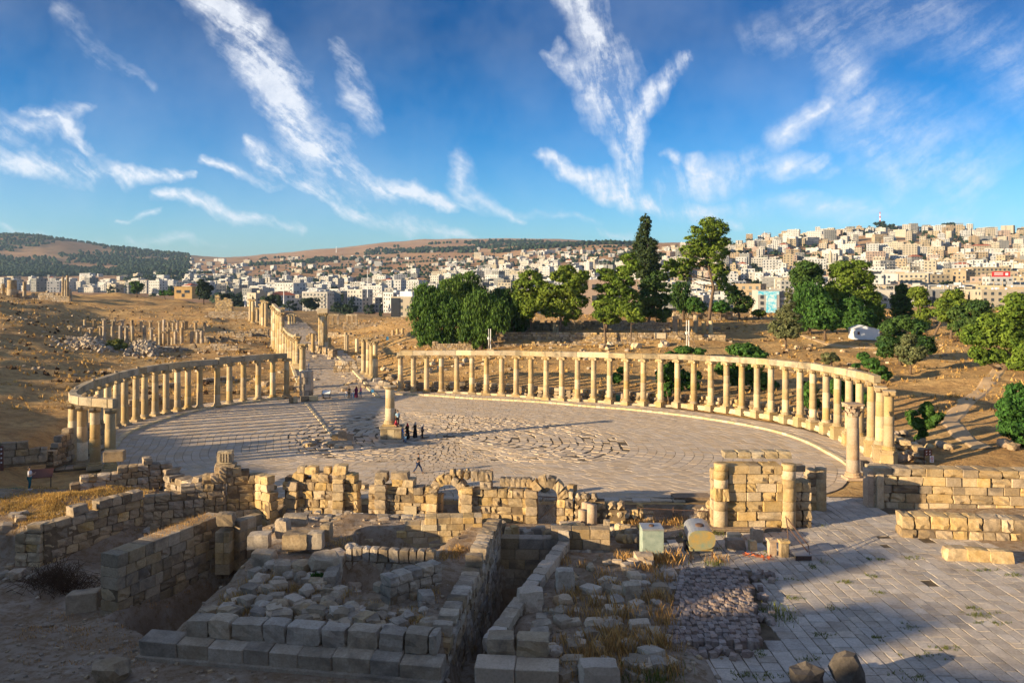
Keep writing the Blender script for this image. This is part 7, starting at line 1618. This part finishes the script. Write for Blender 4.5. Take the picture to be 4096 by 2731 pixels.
# rubble behind the colonnades
GRP = 'fallen blocks by the street mouth'
for k in range(60):
    px, py = random.choice(((R(1285, 1470), R(1470, 1570)), (R(1150, 1210), R(1480, 1580)), (R(900, 1180), R(1490, 1575)), (R(1500, 1600), R(1500, 1560)), (R(1240, 1330), R(1395, 1450))))
    s = R(.4, 1.1)
    ground_blk(px, py, (s * 1.3, s, s * .7), label='fallen block in the rubble around the mouth of the street', kind=random.choice(('worn', 'bould')), mat=random.choice(('rub', 'wall', 'grey')), group=GRP, tilt=.2, name='fallen_block')

# ------------------------------------------------------------------ people
def skinmat(n, c): return plain(n, c, .6, .3, nz=.08)
M['skin'] = skinmat('skin', (.42, .25, .16)); M['hair'] = plain('dark hair', (.02, .015, .012), .6, .3)
CL = {'black': (.018, .018, .022), 'navy': (.03, .045, .10), 'white': (.75, .75, .78), 'lightblue': (.38, .58, .72), 'blue': (.05, .14, .5), 'jeans': (.10, .20, .34), 'paleblue': (.28, .42, .56), 'teal': (.02, .12, .16), 'red': (.45, .04, .06), 'maroon': (.16, .02, .06), 'pink': (.55, .16, .28), 'greyscarf': (.38, .36, .35), 'dark': (.045, .05, .055)}
for k, c in CL.items(): M['c_' + k] = plain('cloth ' + k, c, .85, .15, nz=.2, sc=8)
def skin_mesh(name, J, E, mat, sub=1):
    me = bpy.data.meshes.new(name); names = list(J); me.from_pydata([J[n][0] for n in names], [(names.index(a), names.index(b_)) for a, b_ in E], []); me.update()
    o = bpy.data.objects.new(name + '_tmp', me); COL.objects.link(o); sk = o.modifiers.new('s', 'SKIN'); sk.use_smooth_shade = True; ss = o.modifiers.new('u', 'SUBSURF'); ss.levels = sub; ss.render_levels = sub
    if not me.skin_vertices: bpy.context.view_layer.objects.active = o
    lay = me.skin_vertices[0].data
    for i, n in enumerate(names): r = J[n][1]; lay[i].radius = r if isinstance(r, tuple) else (r, r); lay[i].use_root = (i == 0)
    dg = bpy.context.evaluated_depsgraph_get(); dg.update(); out = bpy.data.meshes.new_from_object(o.evaluated_get(dg)); bpy.data.objects.remove(o); out.materials.clear(); out.materials.append(mat); out.name = name
    return out
def person(label, px, py, z, h, face, top, bottom, hair='hair', style='std', stride=0.0, arms=(.1, .1), elbows=(.2, .2), lean=0, sit=False, long_hair=False, group='visitors'):
    """face: direction the person looks, radians from +X; x local = forward"""
    x, y = P(px, py, z); t = thing('person', label, 'person', (x, y, z), group, face); k = h / 1.75
    def p(a, b_, c_): return Vector((a * k, b_ * k, c_ * k))
    hip, kn = .92, .49
    J = {}; s = stride
    J['pelvis'] = (p(0, 0, .95), (.115 * k, .155 * k)); J['waist'] = (p(.01 + lean * .15, 0, 1.1), (.10 * k, .13 * k)); J['chest'] = (p(.02 + lean * .35, 0, 1.32), (.115 * k, .17 * k)); J['neckb'] = (p(lean * .5, 0, 1.46), .065 * k); J['neck'] = (p(lean * .55 + .01, 0, 1.53), .05 * k)
    J['head0'] = (p(lean * .6 + .02, 0, 1.60), (.075 * k, .068 * k)); J['head1'] = (p(lean * .62 + .02, 0, 1.69), (.092 * k, .078 * k)); J['head2'] = (p(lean * .62 + .01, 0, 1.75), (.06 * k, .05 * k))
    E = [('pelvis', 'waist'), ('waist', 'chest'), ('chest', 'neckb'), ('neckb', 'neck'), ('neck', 'head0'), ('head0', 'head1'), ('head1', 'head2')]
    for sd, q, ar, el in ((1, s, arms[0], elbows[0]), (-1, -s, arms[1], elbows[1])):
        n = 'l' if sd > 0 else 'r'
        if sit: kneep = p(.42, .1 * sd, .92); ank = p(.45, .1 * sd, .5)
        else: kneep = p(q * .55 + .03 + (.05 if q < 0 else 0), .1 * sd, kn); ank = p(q * 1.05 - .02, .09 * sd, .09 + (.05 if q < 0 else 0))
        J[n + 'hip'] = (p(0, .09 * sd, .90), .092 * k); J[n + 'knee'] = (kneep, .058 * k); J[n + 'ank'] = (ank, .04 * k); J[n + 'toe'] = (ank + p(.17, 0, -.05), (.035 * k, .045 * k))
        E += [('pelvis', n + 'hip'), (n + 'hip', n + 'knee'), (n + 'knee', n + 'ank'), (n + 'ank', n + 'toe')]
        sh = p(lean * .42, .185 * sd, 1.41); elb = sh + p(.28 * sin(ar), .05 * sd, -.28 * cos(ar)); wr = elb + p(.25 * sin(ar + el), -.02 * sd * (1 + 4 * (el > 1)), -.25 * cos(ar + el)); hd = wr + (wr - elb) * .30
        J[n + 'sh'] = (sh, .055 * k); J[n + 'el'] = (elb, .042 * k); J[n + 'wr'] = (wr, .028 * k); J[n + 'hd'] = (hd, (.022 * k, .038 * k))
        E += [('chest', n + 'sh'), (n + 'sh', n + 'el'), (n + 'el', n + 'wr'), (n + 'wr', n + 'hd')]
    me = skin_mesh('body', J, E, M['skin']); link('body', me, t)
    mb = MB()                                   # fingers, nose, ears
    for n, sd in (('l', 1), ('r', -1)):
        wr, hd = J[n + 'wr'][0], J[n + 'hd'][0]; d = (hd - wr).normalized(); sdv = Vector((1, 0, 0)) if abs(d.x) < .7 else Vector((0, 0, 1)); sdv = (sdv - d * sdv.dot(d)).normalized(); up = d.cross(sdv)
        for f in range(4): L = (.062, .075, .07, .055)[f] * k; a = hd + sdv * (f - 1.5) * .019 * k; mb.tube([a, a + d * L * .55 + up * .004, a + d * L + up * .018 * sd * k], [.009 * k, .008 * k, .006 * k], 5)
        a = wr + d * .03 * k + sdv * .03 * k; mb.tube([a, a + sdv * .025 * k + d * .03 * k, a + sdv * .03 * k + d * .06 * k], [.011 * k, .01 * k, .007 * k], 5)
    hc = J['head1'][0]; mb.tube([hc + p(.085, 0, .01), hc + p(.112, 0, -.03)], [.008 * k, .016 * k], 5); mb.tube([hc + p(0, .075, 0), hc + p(0, .088, .005)], [.02 * k, .018 * k], 6); mb.tube([hc + p(0, -.075, 0), hc + p(0, -.088, .005)], [.02 * k, .018 * k], 6)
    mb.build('hands_and_face', M['skin'], t)
    mb = MB()
    for sd in (-.032, .032): mb.box(tuple(hc + p(.088, sd, .012)), (.012 * k, .022 * k, .01 * k))
    mb.box(tuple(hc + p(.086, 0, -.062)), (.01 * k, .045 * k, .008 * k)); mb.build('eyes_and_mouth', M['hair'], t)
    if hair:                                    # hair or scarf: cap over the back of the skull
        mb = MB(); sc_ = style == 'abaya' or hair != 'hair'; vs = []; n1, n2 = 12, 7
        for j in range(n2 + 1):
            th = pi * .62 * j / n2
            for i in range(n1): a = 2 * pi * i / n1; r = .108 * k; fx = -.018 * k - (.0 if cos(a) < .3 else .035 * k * (j / n2) * (1 if j > 2 else 0)); vs.append(tuple(hc + Vector((fx + r * sin(th) * cos(a) * (.86 if cos(a) > .3 and j > 3 else 1.05), r * .86 * sin(th) * sin(a), .022 * k + r * cos(th) * .98 + (.0)))))
        mb.add(vs, [(j * n1 + i, j * n1 + (i + 1) % n1, (j + 1) * n1 + (i + 1) % n1, (j + 1) * n1 + i) for j in range(n2) for i in range(n1)]); 
        if sc_: mb.lathe([(.105 * k, -.02), (.11 * k, -.07 * k), (.13 * k, -.15 * k), (.16 * k, -.24 * k)], 12, tuple(hc + p(-.02, 0, 0)))
        if long_hair: mb.tube([hc + p(-.09, 0, .04), hc + p(-.13, 0, -.05), hc + p(-.12, 0, -.2)], [.05 * k, .045 * k, .02 * k], 8)
        mb.build('headscarf' if sc_ else 'hair', M['hair'] if hair == 'hair' else M['c_' + hair], t, smooth=True)
    def grow(keys, edges, d, name, mat, trunc=()):
        Jn = {}
        for q in keys:
            r = J[q][1]; r = r if isinstance(r, tuple) else (r, r); Jn[q] = (J[q][0], (r[0] + d * k, r[1] + d * k))
        for q, (a, b_, f) in trunc: Jn[q] = (J[a][0].lerp(J[b_][0], f), (J[b_][1] if not isinstance(J[b_][1], tuple) else J[b_][1][0]) + d * k + .008 * k)
        for q, v in list(Jn.items()):
            if not isinstance(v[1], tuple): Jn[q] = (v[0], (v[1], v[1]))
        link(name, skin_mesh(name, Jn, edges, M['c_' + mat]), t)
    if style == 'abaya':
        mb = MB(); cx = J['chest'][0].x * .5; pr = [(.30, .02), (.29, .3), (.235, .7), (.19, 1.0), (.18, 1.2), (.19, 1.36), (.12, 1.46), (.07, 1.5)]; vs = []; n1 = 18
        for j, (r, zz) in enumerate(pr):
            for i in range(n1): a = 2 * pi * i / n1; f = 1 + .10 * sin(a * 5 + j * .4) * (1 - j / 8); vs.append((cx + r * k * f * cos(a) * .8, r * k * f * sin(a), zz * k))
        mb.add(vs, [(j * n1 + i, j * n1 + (i + 1) % n1, (j + 1) * n1 + (i + 1) % n1, (j + 1) * n1 + i) for j in range(len(pr) - 1) for i in range(n1)]); mb.build('robe', M['c_' + bottom], t, smooth=True)
        grow(['chest', 'lsh', 'lel', 'rsh', 'rel', 'lwr', 'rwr'], [('chest', 'lsh'), ('lsh', 'lel'), ('lel', 'lwr'), ('chest', 'rsh'), ('rsh', 'rel'), ('rel', 'rwr')], .03, 'sleeves', top)
    else:
        grow(['pelvis', 'lhip', 'rhip', 'lknee', 'rknee', 'lank', 'rank'], [('pelvis', 'lhip'), ('lhip', 'lknee'), ('lknee', 'lank'), ('pelvis', 'rhip'), ('rhip', 'rknee'), ('rknee', 'rank')], .016, 'trousers', bottom)
        grow(['pelvis', 'waist', 'chest', 'lsh', 'rsh', 'neckb'], [('pelvis', 'waist'), ('waist', 'chest'), ('chest', 'neckb'), ('chest', 'lsh'), ('lsh', 'le2'), ('chest', 'rsh'), ('rsh', 're2')], .018, 'shirt', top, trunc=(('le2', ('lsh', 'lel', .8)), ('re2', ('rsh', 'rel', .8))))
        mb = MB()
        for n in ('l', 'r'): a = J[n + 'ank'][0]; mb.tube([a + p(-.05, 0, -.05), a + p(.06, 0, -.055), a + p(.19, 0, -.065)], [.045 * k, .045 * k, .03 * k], 7)
        mb.build('shoes', M['c_white' if top == 'white' else 'c_dark'], t)
    return t
person('man in dark tee shirt and navy track trousers striding alone across the plaza', 1672, 1893, .0, 1.78, -.25, 'dark', 'navy', stride=.38, arms=(-.35, .45), elbows=(.2, 1.1), lean=.08)
person('woman in white top and teal jeans with ponytail standing at the big information panel', 118, 1957, 1.35, 1.70, .2, 'white', 'teal', arms=(.4, .3), elbows=(1.6, 1.5), long_hair=True)
zt = 1.55; 
person('man in long light blue shirt and black trousers standing on the pedestal, seen from behind', 1591, 1705, zt, 1.72, 1.9, 'lightblue', 'black', arms=(.1, .25), elbows=(.3, .5))
person('man in black standing on the pedestal close to the column', 1582, 1700, zt, 1.70, .3, 'black', 'dark', arms=(.5, .2), elbows=(.6, .3))
person('person in red and white patterned top sitting on the pedestal edge', 1584, 1735, zt - .78, 1.45, -.9, 'red', 'black', sit=True, arms=(.6, .5), elbows=(.8, .9), hair='red')
person('boy in bright blue shirt and pale jeans leaning on the pedestal', 1611, 1763, 0, 1.62, 2.7, 'blue', 'paleblue', lean=.35, arms=(1.2, 1.1), elbows=(.2, .3), stride=.12)
person('child in black and white top crouching low beside the pedestal', 1622, 1772, 0, 1.25, 1.5, 'dark', 'jeans', arms=(.6, .7), elbows=(.9, .8), stride=.1)
person('woman in black robe and red headscarf beside the pedestal', 1630, 1752, 0, 1.62, 2.4, 'black', 'black', hair='red', style='abaya', arms=(.3, .3), elbows=(1.3, 1.4))
person('woman in black robe and grey headscarf, middle of the standing women', 1661, 1749, 0, 1.66, -2.3, 'black', 'black', hair='greyscarf', style='abaya', arms=(.35, .3), elbows=(1.7, 1.4))
person('woman in dark patterned jacket and light headscarf, rightmost of the group', 1690, 1752, 0, 1.60, 2.9, 'navy', 'black', hair='greyscarf', arms=(.4, .1), elbows=(1.5, .3))
person('small child in white top, leftmost of the group at the street mouth', 1386, 1591, .05, 1.15, -1.2, 'white', 'jeans')
person('man in black clothes at the street mouth seen from behind', 1396, 1592, .05, 1.75, 1.4, 'black', 'black', arms=(.1, .1))
person('little child in pale top between the man in black and the woman in maroon', 1405, 1594, .05, 1.0, -1.6, 'greyscarf', 'jeans')
person('child in white shirt standing just in front of the others at the street mouth', 1413, 1596, .05, 1.2, 1.3, 'white', 'paleblue', stride=.1)
person('woman in long maroon robe and headscarf at the street mouth', 1425, 1590, .05, 1.65, 1.8, 'maroon', 'maroon', hair='maroon', style='abaya')
person('girl in pink top and jeans, rightmost of the group at the street mouth', 1443, 1589, .05, 1.50, 2.6, 'pink', 'jeans', hair='pink', stride=.1)

# ------------------------------------------------------------------ air
hz = bpy.data.materials.new('haze air'); hz.use_nodes = True; t_ = hz.node_tree; t_.nodes.clear()
pv = t_.nodes.new('ShaderNodeVolumePrincipled'); pv.inputs['Color'].default_value = (.5, .72, 1.0, 1); pv.inputs['Density'].default_value = .00006; pv.inputs['Anisotropy'].default_value = .2
t_.links.new(pv.outputs[0], t_.nodes.new('ShaderNodeOutputMaterial').inputs['Volume'])
mb = MB(); mb.box((0, 3950, 115), (24000, 8400, 390)); o = mb.build('haze', hz, kind='stuff'); tag(o, 'thin blue haze of the distance', 'haze')

# ------------------------------------------------------------------ tell the stones of each group apart in words
from collections import defaultdict
gg = defaultdict(list)
for o in COL.objects:
    if o.parent is None and o.get('group') and o.get('label'): gg[(o['group'], o['label'])].append(o)
for (g, lab), os_ in gg.items():
    if len(os_) < 3 or 'building' in lab: continue
    pxs = sorted(o.location.x / o.location.y for o in os_); ys_ = sorted(o.location.y for o in os_); ss = sorted(max(o.scale) for o in os_); n = len(os_)
    if n < 9:
        for i, o in enumerate(sorted(os_, key=lambda q: q.location.x / q.location.y)): o['label'] = f'{lab}, {ordn(i)} from the left'
        continue
    for o in os_:
        q = sum(v < o.location.x / o.location.y for v in pxs) / n; r = sum(v < o.location.y for v in ys_) / n; s = sum(v < max(o.scale) for v in ss) / n
        cw = ['at the left end', 'left of centre', 'in the middle', 'right of centre', 'at the right end'][int(q * 5)]; rw = ['front', 'near front', 'central', 'near back', 'back'][int(r * 5)]; sw = ['smallest', 'small', 'large', 'largest'][int(s * 4)]
        l2 = f'{sw} {lab}, {rw} {cw}'
        if len(l2.split()) > 16: l2 = ' '.join(lab.split()[:9]); l2 = f'{sw} {l2}, {rw} {cw}'
        o['label'] = l2
